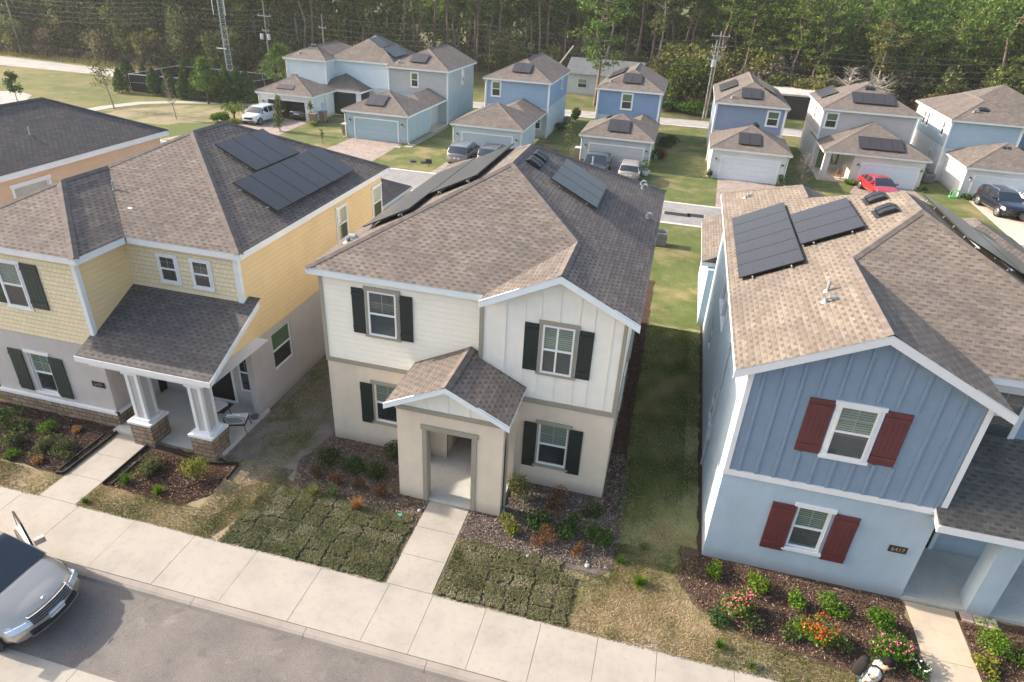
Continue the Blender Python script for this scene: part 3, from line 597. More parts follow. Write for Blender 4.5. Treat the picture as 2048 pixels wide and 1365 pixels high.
solar(H, PY, (-6.15, -4.66, 4.3, 7.2), 3, 'y'); solar(H, PY, (-4.6, -3.05, 2.85, 8.5), 6, 'y')
pipe_vent(H, -7.15, 1.0, ZE + S * (-6.46 + 7.15), .065, .14); pipe_vent(H, -8.1, 1.6, ZE + S * (-6.46 + 8.1), .035, .3, False)
# porch roof, columns, slab
py0, py1, pz0, pz1, pxa, pxb = -2.4, YYF, 3.1, 4.36, -7.0, -2.42
r = MB(); sl_ = (pz1 - pz0) / (py1 - py0); zc = lambda y: pz0 + sl_ * (y - py0)
r.poly([(pxa, py0, pz0), (pxb, py0, pz0), (pxb, py1 - .0, pz1), (YX1, py1, pz1), (YXS, py1 - .016, zc(py1 - .016)), (YXS, YYL - .015, zc(YYL - .015)), (pxa, YYL - .015, zc(YYL - .015))])
r.poly([(YX1 + .05, py1, pz1), (pxb, py1, pz1), (pxb, py1 + .25, pz1 + .1), (YX1 + .05, py1 + .25, pz1 + .1)])
P = sub(H, 'porch', r, shingle('shingle_porch', (.17, .162, .16), (.125, .118, .12), (.06, .057, .06)))
f = MB(); f.box((pxa - .02, py0 - .02, pz0 - .19), (pxb + .03, py0 + .02, pz0 - .01)); 
P1 = [(pxb + .03, py0, pz0 - .01), (pxb + .03, py1 + .1, zc(py1 + .1) - .01), (pxb + .03, py1 + .1, zc(py1 + .1) - .19), (pxb + .03, py0, pz0 - .19)]; f.poly(P1); f.poly([(x - .04, y, z) for x, y, z in P1]); f.poly([P1[0], P1[1], (P1[1][0] - .04, P1[1][1], P1[1][2]), (P1[0][0] - .04, P1[0][1], P1[0][2])])
f.poly([(pxa, py0, pz0 - .18), (pxb, py0, pz0 - .18), (pxb, YYF + .35, pz0 - .18), (YXS, YYF + .35, pz0 - .18), (YXS, YYL - .02, pz0 - .18), (pxa, YYL - .02, pz0 - .18)]); f.box((-6.8, -2.2, 2.68), (-2.85, -2.0, 2.915)); sub(P, 'porch_fascia', f, WHITE)
for cx_ in (-5.43, -3.25):
    c = MB(); c.box((cx_ - .38, -2.28, 0), (cx_ + .38, -1.52, .82)); co = sub(H, 'column', c, STN)
    c = MB(); c.box((cx_ - .42, -2.32, .82), (cx_ + .42, -1.48, .9)); c.box((cx_ - .31, -2.22, .9), (cx_ + .31, -1.58, .99)); 
    for sx in (-.17, .17):
        for sy in (-2.09, -1.71): c.box((cx_ + sx - .055, sy - .05, .99), (cx_ + sx + .055, sy + .05, 2.74))
    c.box((cx_ - .28, -2.19, 2.6), (cx_ + .28, -1.61, 2.7)); sub(co, 'column_trim', c, WHITE)
    c = MB(); c.box((cx_ - .2, -2.11, .99), (cx_ + .2, -1.69, 2.7)); sub(co, 'column_shaft', c, LAV)
m = MB(); m.box((YX1 - .2, -2.0, 2.66), (YX1 + .02, .22, 2.915)); sub(P, 'porch_beam', m, LAV)
m = MB(); m.box((YXS, -2.0, -.1), (YX1 + .08, YYF + .36, .1)); sub(H, 'porch_slab', m, SLAB)
d = MB(); tbox(d, TF('front', YYF + .33), -5.1, -4.1, -.06, .0, .1, 2.2); dr = sub(H, 'front_door', d, plain('door_black', (.015, .013, .012), .4))
f = MB(); T = TF('front', YYF + .35); tbox(f, T, -5.2, -5.1, 0, .03, .1, 2.3); tbox(f, T, -4.1, -4.0, 0, .03, .1, 2.3); tbox(f, T, -5.1, -4.1, 0, .03, 2.2, 2.3); tbox(f, T, -5.1, -4.1, -.02, .06, .1, .16); sub(dr, 'door_frame', f, WHITE)
window(H, 'front', YYF + .35, -3.75, -3.25, .7, 2.2, .01, top=GLD); shutter(H, 'front', YYF + .34, -3.22, -2.92, .65, 2.25, GRSH)
# ================================================================== blue house
BSID = plain('blue_board', (.2, .275, .37), .6, var=.05); BLAP = siding('blue_lap_siding', (.24, .33, .44)); BSTU = stucco('light_blue_stucco', (.42, .52, .61)); RED = plain('burgundy_shutter', (.115, .028, .032), .5, var=.15)
H = wthing('blue_house', 'blue two-storey house with burgundy shutters and a board-and-batten gable', 'house', (16, 5, 0))
BX0, BX1, BYF, BYM, BXR, BYB = 11.88, 16.92, -1.68, .4, 20.8, 10.9; BZ = 3.0
w = MB(); bl = (13.85, 14.63, .97, 2.34)
wallrect(w, 'front', BYF, BX0, BX1, 0, BZ, [bl]); wallrect(w, 'left', BX0, BYF, 12.6, 0, ZE, [(3.0, 3.8, 1.1, 2.3), (8.0, 8.8, 1.1, 2.3), (5.0, 6.15, 3.6, 5.1), (6.35, 7.6, 3.6, 5.1)]); wallrect(w, 'right', BX1, BYF, BYM, 0, BZ); wallrect(w, 'front', BYM, BX1, BXR, 0, BZ, [(17.2, 18.1, .08, 2.2)]); wallrect(w, 'right', BXR, BYM, BYB, 0, ZE)
wallrect(w, 'back', 12.6, BX0, 16.4, 0, ZE); wallrect(w, 'right', 16.4, BYB, 12.6, 0, ZE); wallrect(w, 'back', BYB, 16.4, BXR, 0, ZE)
sub(H, 'lower_wall', w, BSTU)
w = MB(); gx0, gx1, gy = 11.55, 17.25, -2.0; gxm = (gx0 + gx1) / 2; gz = ZE + S * (gx1 - gx0) / 2
w.poly([(BX0, BYF - .014, BZ), (BX1, BYF - .014, BZ), (BX1, BYF - .014, ZE + .1), (gxm, BYF - .014, gz - .05), (BX0, BYF - .014, ZE + .1)])
wallrect(w, 'right', BX1 + .01, BYF, BYM, BZ, ZE)
i = 0; xb = 12.2
while xb < BX1 - .1:
    zt = min(ZE + S * (xb - gx0), ZE + S * (gx1 - xb)) - .12
    segs = [(BZ + .1, zt)]
    if 13.25 < xb < 15.55: segs = [(BZ + .1, 3.95), (5.7, zt)] if 13.85 < xb < 14.95 else [(BZ + .1, 4.02), (5.62, zt)]
    for a, b in segs: w.box((xb - .036, BYF - .046, a), (xb + .036, BYF - .016, b))
    xb += .415
sub(H, 'gable_wall', w, BSID)
w = MB(); wallrect(w, 'front', BYM - .014, BX1, BXR, BZ, ZE); sub(H, 'siding', w, BLAP)
t = MB(); t.box((BX0 - .03, BYF - .05, BZ - .07), (BX1 + .06, BYF, BZ + .1)); t.box((BX0 - .02, BYF - .045, BZ + .1), (BX0 + .1, BYF + .08, ZE)); t.box((BX1 - .09, BYF - .045, BZ + .1), (BX1 + .04, BYF + .08, ZE + .05))
trim_obj(H, WHITE, 'front', BYF - .014, 13.97, 14.83, 4.07, 5.5, .09, .03, .03, .1); trim_obj(H, WHITE, 'front', BYF, *bl, .1, .03, .05, .12, False); trim_obj(H, WHITE, 'front', BYM - .014, 17.75, 18.65, 4.05, 5.45, .1, .03, .03, .12)
for a0, a1, z0, z1 in ((5.0, 6.15, 3.6, 5.1), (6.35, 7.6, 3.6, 5.1)): trim_obj(H, WHITE, 'left', BX0, a0, a1, z0, z1, .05, .03, .0, .05)
sub(H, 'wall_trim', t, WHITE)
window(H, 'front', BYF - .014, 13.97, 14.83, 4.07, 5.5, .01, bot=GLK); window(H, 'front', BYF, *bl, -.07, bot=GLK); window(H, 'front', BYM - .014, 17.75, 18.65, 4.05, 5.45, .01, top=GLK, bot=GLK)
for a0, a1, z0, z1 in ((5.0, 6.15, 3.6, 5.1), (6.35, 7.6, 3.6, 5.1), (3.0, 3.8, 1.1, 2.3), (8.0, 8.8, 1.1, 2.3)): window(H, 'left', BX0, a0, a1, z0, z1, -.06, muntin=False)
for a0, a1, z0, z1 in ((13.3, 13.85, 4.05, 5.56), (14.95, 15.5, 4.05, 5.54), (13.22, 13.8, .8, 2.36), (14.72, 15.3, .8, 2.36)): shutter(H, 'front', BYF - .015, a0, a1, z0, z1, RED, 5)
n_ = MB(); tbox(n_, TF('front', BYF), 16.16, 16.58, 0, .025, 1.52, 1.72); nb = sub(H, 'house_number', n_, DARKM); text_mesh(nb, '6417', .16, 'front', BYF - .027, 16.37, 1.62, plain('brass_numerals', (.42, .36, .28), .35, .6))
lp = MB(); lp.tube([(BX0 - .03, 2.2, 5.9), (BX0 - .05, 2.2, .1)], .03, 6); lp.box((BX0 - .12, 2.05, 1.2), (BX0, 2.35, 1.7)); sub(H, 'meter_box', lp, plain('meter_grey', (.45, .5, .53), .5))
# roof: main hip, rear wing, front gable
x0, x1, y0, y1 = 11.5, 21.1, -.3, 11.25; xm = (x0 + x1) / 2; hh = (x1 - x0) / 2; zr = ZE + S * hh; ya, yb = y0 + hh, y1 - hh; wx1 = 16.7; wm = (x0 + wx1) / 2; wz = ZE + S * (wx1 - x0) / 2; wy1 = 12.9
gyb = y0 + (gz - ZE) / S; wyb = y1 - (wz - ZE) / S; wya = wy1 - (wx1 - x0) / 2
r = MB()
r.poly([(x0, gy, ZE), (gxm, gy, gz), (gxm, gyb, gz), (xm, ya, zr), (xm, yb, zr), (wm, wyb, wz), (wm, wya, wz), (x0, wy1, ZE)][::-1])
r.poly([(gx1, gy, ZE), (gx1, y0, ZE), (gxm, gyb, gz), (gxm, gy, gz)]); r.poly([(gx1, y0, ZE), (x1, y0, ZE), (xm, ya, zr), (gxm, gyb, gz)])
r.poly([(x1, y0, ZE), (x1, y1, ZE), (xm, yb, zr), (xm, ya, zr)]); r.poly([(x1, y1, ZE), (wx1, y1, ZE), (wm, wyb, wz), (xm, yb, zr)])
r.poly([(wx1, y1, ZE), (wx1, wy1, ZE), (wm, wya, wz), (wm, wyb, wz)]); r.poly([(wx1, wy1, ZE), (x0, wy1, ZE), (wm, wya, wz)])
rf = sub(H, 'roof', r, shingle('shingle_tan', (.25, .218, .19), (.203, .176, .155), (.088, .077, .07), .3))
caps(rf, [((gxm, gy, gz), (gxm, gyb, gz), LF, RT), ((gxm, gyb, gz), (xm, ya, zr), FR, LF), ((xm, ya, zr), (x1, y0, ZE), FR, RT), ((xm, ya, zr), (xm, yb, zr), LF, RT), ((wm, wyb, wz), (wm, wya, wz), LF, RT), ((wm, wya, wz), (x0, wy1, ZE), LF, BK)], BROWNCAP)
f = MB(); fascia_run(f, [(x0, wy1), (x0, gy + .06)], ZE); fascia_run(f, [(gx1, gy + .06), (gx1, y0), (x1, y0), (x1, y1), (wx1, y1), (wx1, wy1), (x0, wy1)], ZE)
rake_board(f, gx0 - .06, ZE - .02, gxm, gz - .01, gy + .01, .22); rake_board(f, gxm, gz - .01, gx1 + .03, ZE - .01, gy + .01, .22)
for xe in (gx0 + .02, gx1 - .02): f.poly([(xe, gy + .05, ZE - .04), (gxm, gy + .05, gz - .06), (gxm, BYF, gz - .06), (xe, BYF, ZE - .04)])
f.poly([(x0 + .04, BYF, ZE - .2), (gx1 - .04, BYF, ZE - .2), (gx1 - .04, y0 + .04, ZE - .2), (x1 - .04, y0 + .04, ZE - .2), (x1 - .04, y1, ZE - .2), (x0 + .04, y1, ZE - .2)]); sub(H, 'fascia', f, WHITE)
PB = lambda x, y: ZE + S * (x - 11.5); PBR = lambda x, y: ZE + S * (21.1 - x)
solar(H, PB, (11.8, 13.38, 2.95, 8.6), 6, 'y'); solar(H, PB, (13.43, 14.97, 4.2, 7.1), 3, 'y'); solar(H, PBR, (17.2, 18.8, 3.4, 8.0), 5, 'y', .12); solar(H, PBR, (18.85, 20.4, 1.6, 7.4), 6, 'y', .12)
box_vent(H, PB, 15.6, 6.5, (1, 0)); box_vent(H, PB, 15.62, 5.2, (1, 0)); pipe_vent(H, 13.5, .3, PB(13.5, 0), .06, .14); pipe_vent(H, 13.62, .92, PB(13.6, 0), .05, .28, False); pipe_vent(H, 12.3, 11.0, PB(12.3, 0), .055, .13)
# right-hand porch
r = MB(); pxa, pxb, py0, py1 = 16.75, 21.6, -2.15, BYM - .01; pz0 = 3.0; sl_ = .45; zc = lambda y: pz0 + sl_ * (y - py0)
r.poly([(pxa, py0, pz0), (pxb, py0, pz0), (pxb, py1, zc(py1)), (BX1 + .015, py1, zc(py1)), (BX1 + .015, BYF - .05, zc(BYF - .05)), (pxa, BYF - .05, zc(BYF - .05))])
P = sub(H, 'porch', r, shingle('shingle_porch_grey', (.21, .2, .175), (.165, .157, .14), (.075, .072, .066), .3))
f = MB(); f.box((pxa - .03, py0 - .03, pz0 - .2), (pxb + .03, py0 + .03, pz0 - .01)); f.poly([(pxa, py0, pz0 - .18), (pxb, py0, pz0 - .18), (pxb, BYM, pz0 - .18), (pxa, BYM, pz0 - .18)]); f.poly([(pxa - .03, py0, pz0 - .01), (pxa - .03, BYF - .05, zc(BYF - .05) - .01), (pxa - .03, BYF - .05, zc(BYF) - .2), (pxa - .03, py0, pz0 - .2)]); sub(P, 'porch_fascia', f, WHITE)
c = MB(); c.box((18.42, -1.74, 0), (18.95, -1.22, 2.82)); sub(P, 'porch_post', c, BSTU); c = MB(); c.box((17.0, -1.7, 2.6), (21.5, -1.3, 2.815)); sub(P, 'porch_beam', c, BSTU)
m = MB(); m.box((BX1 + .01, -1.68, -.1), (21.4, BYM - .01, .1)); sub(H, 'porch_slab', m, SLAB)
t = MB(); T = TF('front', BYM); tbox(t, T, 17.1, 17.2, 0, .03, .1, 2.3); tbox(t, T, 18.1, 18.2, 0, .03, .1, 2.3); tbox(t, T, 17.2, 18.1, 0, .03, 2.2, 2.3); d = MB(); tbox(d, T, 17.2, 18.1, -.07, -.01, .1, 2.2); dr = sub(H, 'front_door', d, plain('door_teal', (.03, .06, .07), .4)); sub(dr, 'door_frame', t, WHITE)
window(H, 'front', BYM, 19.0, 19.9, .9, 2.2, .01, bot=GLK); t = MB(); trim_obj(H, WHITE, 'front', BYM, 19.0, 19.9, .9, 2.2, .08, .03, .1, .1); sub(H, 'wall_trim', t, WHITE)
# small lean-to roof on the left wall of the blue house
w = MB(); w.box((11.62, 12.62, 0), (16.4, 18.6, 2.7)); sub(H, 'rear_wing', w, BSTU)
r = MB(); r.poly([(11.28, 12.9, 2.95), (14, 12.9, 4.3), (14, 19, 4.3), (11.28, 19, 2.95)][::-1]); r.poly([(16.75, 12.9, 2.95), (16.75, 19, 2.95), (14, 19, 4.3), (14, 12.9, 4.3)]); r.poly([(11.28, 12.9, 2.95), (16.75, 12.9, 2.95), (14, 12.9, 4.3)]); sub(H, 'rear_roof', r, BROWN)
f = MB(); fascia_run(f, [(11.28, 19), (11.28, 12.9), (11.9, 12.9)], 2.95); sub(H, 'rear_fascia', f, WHITE)
# ================================================================== peach house, far left
H = wthing('peach_house', 'peach house with a charcoal shingle roof at the left edge', 'house', (-18.4, 3, 0))
w = MB(); wallrect(w, 'right', -15.3, -1.5, 12.2, 0, ZE, [(4.0, 5.6, 4.4, 5.45)]); wallrect(w, 'back', 12.2, -21.5, -15.3, 0, ZE); wallrect(w, 'front', -1.5, -21.5, -15.3, 0, ZE); wallrect(w, 'left', -21.5, -1.5, 12.2, 0, ZE); sub(H, 'wall', w, siding('peach_siding', (.64, .44, .29)))
r = MB(); ra, rb = hip(r, -21.8, -15.0, -1.8, 12.56, ZE, S); rf = sub(H, 'roof', r, DARKR)
caps(rf, [(ra, rb, LF, RT), (rb, (-15.0, 12.56, ZE), RT, BK), (ra, (-15.0, -1.8, ZE), RT, FR)], DARKCAP)
f = MB(); fascia_run(f, [(-21.8, -1.8), (-15.0, -1.8), (-15.0, 12.56), (-21.8, 12.56)], ZE, .22); f.poly([(-21.7, -1.7, ZE - .22), (-15.05, -1.7, ZE - .22), (-15.05, 12.5, ZE - .22), (-21.7, 12.5, ZE - .22)]); sub(H, 'fascia', f, WHITE)
window(H, 'right', -15.3, 4.0, 5.6, 4.4, 5.45, -.05, top=GLW, bot=GLD); t = MB(); trim_obj(H, WHITE, 'right', -15.3, 4.0, 5.6, 4.4, 5.45); sub(H, 'wall_trim', t, WHITE)
pipe_vent(H, -16.6, 6.5, ZE + .8, .03, .3, False)
# garage behind the yellow house (its grey roof shows between the houses)
H = wthing('rear_garage', 'low grey-roofed garage behind the yellow house', 'garage', (-7.8, 16.5, 0))
w = MB(); w.box((-10.3, 13.6, 0), (-5.4, 19.3, 2.5)); sub(H, 'wall', w, LAV); r = MB(); hip(r, -10.6, -5.12, 13.3, 19.6, 2.6, S); sub(H, 'roof', r, DARKR); f = MB(); fascia_run(f, [(-10.6, 19.6), (-10.6, 13.3), (-5.12, 13.3), (-5.12, 19.6), (-10.6, 19.6)], 2.6, .18); f.poly([(-10.5, 13.4, 2.43), (-5.2, 13.4, 2.43), (-5.2, 19.5, 2.43), (-10.5, 19.5, 2.43)]); sub(H, 'fascia', f, WHITE)
# garage to the right behind the blue house
H = wthing('neighbour_garage', 'tan-roofed garage at the right edge behind the blue house', 'garage', (23, 19, 0))
w = MB(); w.box((20.8, 15.6, 0), (26.7, 22.4, 2.8)); sub(H, 'wall', w, stucco('pale_stucco', (.6, .57, .53))); r = MB(); hip(r, 20.4, 27.1, 15.2, 22.7, 2.9, S); sub(H, 'roof', r, BROWN); f = MB(); fascia_run(f, [(20.4, 22.7), (20.4, 15.2), (27.1, 15.2), (27.1, 22.7), (20.4, 22.7)], 2.9); sub(H, 'fascia', f, WHITE)
# ================================================================== the row of houses across the alley
S2, E1, E2 = .46, 2.42, 5.05
def far_house(name, label, base, low, up, conn, lowwall, upwall, door, upw=(), loww=(), sidew=(), panels=(), rbk='gable', roofm=None, vents=(), gutters=True):
    """low: garage (x0, x1, yfront, yback, back) ; up: two-storey block (x0, x1, yfront, yback)"""
    roofm = roofm or BROWN; H = wthing(name, label, 'house', base); o = .3
    gx0, gx1, gy0, gy1 = low; ux0, ux1, uy0, uy1 = up; zs = 2.75
    w = MB(); dr = door
    wallrect(w, 'front', gy0, gx0, gx1, 0, E1, [(dr[0], dr[1], 0, dr[2])] if dr else [], .1); wallrect(w, 'left', gx0, gy0, max(gy1, uy0), 0, E1); wallrect(w, 'right', gx1, gy0, gy1, 0, E1); wallrect(w, 'back', gy1, gx0, gx1, 0, E1)
    wallrect(w, 'front', uy0, ux0, ux1, 0, zs); wallrect(w, 'left', ux0, uy0, uy1, 0, zs); wallrect(w, 'right', ux1, uy0, uy1, 0, zs); wallrect(w, 'back', uy1, ux0, ux1, 0, zs)
    sub(H, 'lower_wall', w, lowwall)
    w = MB(); wallrect(w, 'front', uy0 - .02, ux0, ux1, zs, E2); wallrect(w, 'left', ux0 - .02, uy0, uy1, zs, E2); wallrect(w, 'right', ux1 + .02, uy0, uy1, zs, E2); wallrect(w, 'back', uy1 + .02, ux0, ux1, zs, E2)
    if rbk == 'gable': w.poly([(ux0, uy1 + .02, E2), (ux1, uy1 + .02, E2), ((ux0 + ux1) / 2, uy1 + .02, E2 + S2 * (ux1 - ux0) / 2 - .05)])
    sub(H, 'upper_wall', w, upwall)
    r = MB(); ra, rb = hip(r, ux0 - o, ux1 + o, uy0 - o, uy1 + o, E2, S2, 'hip', rbk); rf = sub(H, 'upper_roof', r, roofm)
    caps(rf, [((ux1 + o, uy0 - o, E2), ra, FR, RT), ((ux0 - o, uy0 - o, E2), ra, FR, LF), (ra, rb, LF, RT)], BROWNCAP)
    r = MB(); ga, gb = hip(r, gx0 - o, gx1 + o, gy0 - o, gy1 + o, E1, S2); lr = sub(H, 'garage_roof', r, roofm)
    caps(lr, [((gx1 + o, gy0 - o, E1), ga, FR, RT), ((gx0 - o, gy0 - o, E1), ga, FR, LF), (ga, gb, LF, RT)], BROWNCAP)
    f = MB(); fascia_run(f, [(gx0 - o, gy1 + o), (gx0 - o, gy0 - o), (gx1 + o, gy0 - o), (gx1 + o, gy1 + o)], E1, .15); fascia_run(f, [(ux0 - o, uy1 + o), (ux0 - o, uy0 - o), (ux1 + o, uy0 - o), (ux1 + o, uy1 + o)], E2, .16)
    for a0, a1, b0, b1, z in ((gx0 - o, gx1 + o, gy0 - o, gy1 + o, E1), (ux0 - o, ux1 + o, uy0 - o, uy1 + o, E2)): f.poly([(a0 + .04, b0 + .04, z - .14), (a1 - .04, b0 + .04, z - .14), (a1 - .04, b1, z - .14), (a0 + .04, b1, z - .14)])
    sub(H, 'fascia', f, WHITE)
    if conn:
        cx0, cx1, cy0, cy1, walls = conn; r = MB(); hip(r, cx0, cx1, cy0, cy1, E1 - .006, S2, 'hip', 'gable'); sub(H, 'connector_roof', r, roofm)
        f = MB(); fascia_run(f, [(cx1, cy0), (cx1, cy1)], E1, .15); fascia_run(f, [(cx0, cy1), (cx0, cy0)], E1, .15); f.poly([(cx0 + .04, cy0 + .04, E1 - .15), (cx1 - .04, cy0 + .04, E1 - .15), (cx1 - .04, cy1, E1 - .15), (cx0 + .04, cy1, E1 - .15)]); sub(H, 'connector_fascia', f, WHITE)
        if walls: w = MB(); w.box((cx0 + o + walls, gy1 + .01, 0), (cx1 - o - walls, cy1, E1 - .16)); sub(H, 'connector_wall', w, lowwall)
    t = MB()
    for (px, py) in ((ux0, uy0), (ux1, uy0)): t.box((px - .06, py - .05, 0), (px + .06, py + .06, E2 - .16))
    if gutters:
        for (px, py, sx) in ((gx0, gy0, -1), (gx1, gy0, 1)): t.tube([(px + sx * .25, py - .25, E1 - .05), (px + sx * .06, py - .06, E1 - .35), (px + sx * .06, py - .06, .1), (px + sx * .3, py - .2, .04)], .04, 6)
        for (px, py, sx) in ((ux0, uy0, -1), (ux1, uy0, 1)): t.tube([(px + sx * .25, py - .25, E2 - .05), (px + sx * .08, py - .08, E2 - .4), (px + sx * .08, py - .08, .1)], .04, 6)
    sub(H, 'corner_trim', t, WHITE)
    t = MB()
    for (fc, ps, lst) in (('front', uy0 - .02, upw), ('right', ux1 + .02, [s for s in sidew if s[4] == 'r']), ('left', ux0 - .02, [s for s in sidew if s[4] == 'l']), ('front', uy0, loww)):
        for q in lst:
            trim_obj(H, WHITE, fc, ps, *q[:4], .1, .025, .0, .1); window(H, fc, ps, *q[:4], .01, muntin=False, top=GLG if fc == 'front' else GLB)
    if t.v: sub(H, 'window_trim', t, WHITE)
    for (kind, c, n, sp) in panels:
        if kind == 'lowf': zf = lambda x, y: E1 + S2 * (y - gy0 + o)
        elif kind == 'upf': zf = lambda x, y: E2 + S2 * (y - uy0 + o)
        elif kind == 'upl': zf = lambda x, y: E2 + S2 * (x - ux0 + o)
        elif kind == 'upr': zf = lambda x, y: E2 + S2 * (ux1 + o - x)
        solar(H, zf, c, n, sp)
    for (kind, x, y) in vents:
        zf = {'lowf': lambda x, y: E1 + S2 * (y - gy0 + o), 'upf': lambda x, y: E2 + S2 * (y - uy0 + o), 'upl': lambda x, y: E2 + S2 * (x - ux0 + o), 'lowl': lambda x, y: E1 + S2 * (x - gx0 + o), 'lowr': lambda x, y: E1 + S2 * (gx1 + o - x), 'upr': lambda x, y: E2 + S2 * (ux1 + o - x), 'pipe': lambda x, y: E2 + S2 * (y - uy0 + o)}[kind]
        if kind == 'pipe': pipe_vent(H, x, y, zf(x, y), .07, .18)
        else: box_vent(H, zf, x, y, (0, 1) if kind[-1] == 'f' else ((1, 0) if kind[-1] == 'l' else (-1, 0)), .6, .45, .13)
    return H
FWH = stucco('white_stucco', (.66, .67, .68))
TEAL = stucco('teal_stucco', (.35, .46, .51)); PALEB = stucco('pale_blue_stucco', (.5, .58, .62)); GREYB = stucco('grey_blue_stucco', (.44, .48, .5))
H1 = far_house('corner_house', 'pale blue two-storey house with an open garage at the left end of the alley row', (-26, 50, 0), (-30.95, -25.3, 44.15, 48.5), (-30.7, -26.4, 49.3, 58.6), None, FWH, siding('ice_blue_siding', (.56, .65, .7)), (-30.1, -26.1, 1.75),
    sidew=[], panels=[('lowf', (-29.2, -27.4, 44.45, 45.7), 2, 'x')], rbk='hip', vents=[('lowf', -28.4, 46.6), ('upf', -28.6, 51.3), ('pipe', -29.5, 49.8)])
w = MB(); w.box((-26.4, 51.3, 0), (-19.9, 58.7, E2 - .01)); sub(H1, 'side_block', w, siding('lilac_grey_siding', (.5, .53, .58)))
w = MB(); wallrect(w, 'front', 51.28, -26.4, -19.9, 2.5, E2); sub(H1, 'side_block_front', w, siding('ice_blue_siding', (.56, .65, .7)))
r = MB(); ra, rb = hip(r, -26.9, -19.6, 51.0, 59.0, E2 - .005, .6); rf = sub(H1, 'side_roof', r, BROWN); caps(rf, [((-19.6, 51.0, E2), ra, FR, RT), (ra, rb, LF, RT)], BROWNCAP)
solar(H1, lambda x, y: E2 + .6 * (-19.6 - x), (-22.9, -21.6, 52.2, 54.4), 2, 'y'); solar(H1, lambda x, y: E2 + .6 * (-19.6 - x), (-21.5, -20.2, 52.4, 56.0), 3, 'y')
f = MB(); fascia_run(f, [(-26.1, 51.0), (-19.6, 51.0), (-19.6, 59.0)], E2, .16); f.poly([(-26.1, 51.04, E2 - .14), (-19.64, 51.04, E2 - .14), (-19.64, 59, E2 - .14), (-26.1, 59, E2 - .14)]); f.box((-19.97, 51.2, 0), (-19.83, 51.34, E2 - .16)); sub(H1, 'side_fascia', f, WHITE)
for a0, a1 in ((51.9, 52.5), (54.9, 55.5)):
    window(H1, 'right', -19.9, a0, a1, 3.5, 4.75, .01, muntin=False); trim_obj(H1, WHITE, 'right', -19.9, a0, a1, 3.5, 4.75)
# low wing with the screened porch to the right of the open garage
r = MB(); hip(r, -28.6, -22.3, 46.5, 51.5, E1 - .01, S2, 'gable', 'gable'); r.poly([(-25.0, 48.6, E1), (-22.3, 48.6, E1), (-22.3, 51.2, E1 + 1.1), (-25.4, 51.2, E1 + 1.1)])
r = MB(); r.poly([(-25.02, 46.0, E1 - .02), (-22.3, 48.55, E1 - .02), (-22.3, 51.3, E1 - .02), (-23.5, 51.3, 3.7), (-25.3, 51.3, 3.9), (-27.0, 47.5, 3.7)]); r = MB(); hip(r, -28.0, -22.3, 48.6, 54.0, E1, S2); sub(H1, 'wing_roof', r, BROWN)
f = MB(); fascia_run(f, [(-25.0, 48.6), (-22.3, 48.6), (-22.3, 51.3)], E1, .16); f.poly([(-25.3, 48.7, E1 - .14), (-22.4, 48.7, E1 - .14), (-22.4, 51.3, E1 - .14), (-25.3, 51.3, E1 - .14)]); f.box((-23.0, 48.85, 0), (-22.6, 49.2, E1 - .15)); sub(H1, 'wing_fascia', f, WHITE)
w = MB(); w.box((-25.3, 48.95, 0), (-23.0, 49.0, E1 - .17)); w.box((-22.7, 49.2, 0), (-22.65, 51.2, E1 - .17)); sub(H1, 'porch_screen', w, plain('dark_screen', (.03, .032, .034), .8))
t = MB(); tbox(t, TF('front', 44.15), -30.2, -30.1, 0, .03, 0, 1.85); tbox(t, TF('front', 44.15), -26.1, -26.0, 0, .03, 0, 1.85); tbox(t, TF('front', 44.15), -30.1, -26.1, 0, .03, 1.75, 1.85); sub(H1, 'garage_frame', t, WHITE)
t = MB(); t.box((-30.8, 48.3, .02), (-25.5, 48.4, 2.2)); t.box((-30.1, 47.6, .02), (-28.0, 48.2, 1.2)); t.box((-27.8, 47.7, .02), (-27.0, 48.2, 1.5)); sub(H1, 'garage_shelving', t, plain('garage_clutter', (.06, .05, .045), .8, var=.5, vs=2))
for a in (-30.55, -25.65): lamp(H1, 'front', 44.15, a, 1.5)
t = MB(); t.box((-25.3, 45.9, 1.0), (-25.2, 46.2, 1.5)); t.tube([(-25.27, 46.6, 2.2), (-25.25, 46.6, .2)], .03, 6); sub(H1, 'meter_box', t, plain('meter_grey', (.45, .5, .53), .5))
H2 = far_house('teal_garage_house', 'grey two-storey house with a teal garage and stepping stones along its side', (-16.5, 48, 0), (-19.55, -13.75, 39.8, 45.4), (-19.5, -13.4, 49.4, 58.0), (-17.4, -13.42, 43.6, 49.4, 0), TEAL, siding('greige_siding', (.41, .42, .42)), (-18.7, -14.65, 1.78),
    upw=[(-17.15, -16.45, 3.32, 4.6)], sidew=[(53.8, 54.5, 3.3, 4.65, 'r')], panels=[('lowf', (-17.95, -16.15, 40.35, 41.78), 2, 'x'), ('upf', (-17.55, -15.85, 49.95, 51.35), 2, 'x')], vents=[('pipe', -18.7, 49.8)])
garage_door(H2, 'front', 39.8, -18.7, -14.65, 1.78, plain('teal_door', (.3, .42, .48), .5, var=.03)); [lamp(H2, 'front', 39.8, a, 1.55) for a in (-19.15, -14.2)]
m = MB(); m.box((-16.5, 45.4, 0), (-14.3, 49.4, 2.3)); sub(H2, 'side_wall', m, GREYB); d = MB(); tbox(d, TF('right', -14.3), 46.1, 46.8, 0, .03, .05, 2.0); sub(H2, 'side_door', d, WHITE); m = MB(); m.box((-14.3, 45.5, 0), (-13.3, 49.3, .06)); sub(H2, 'patio_slab', m, concrete('patio_concrete', (.5, .42, .34)))
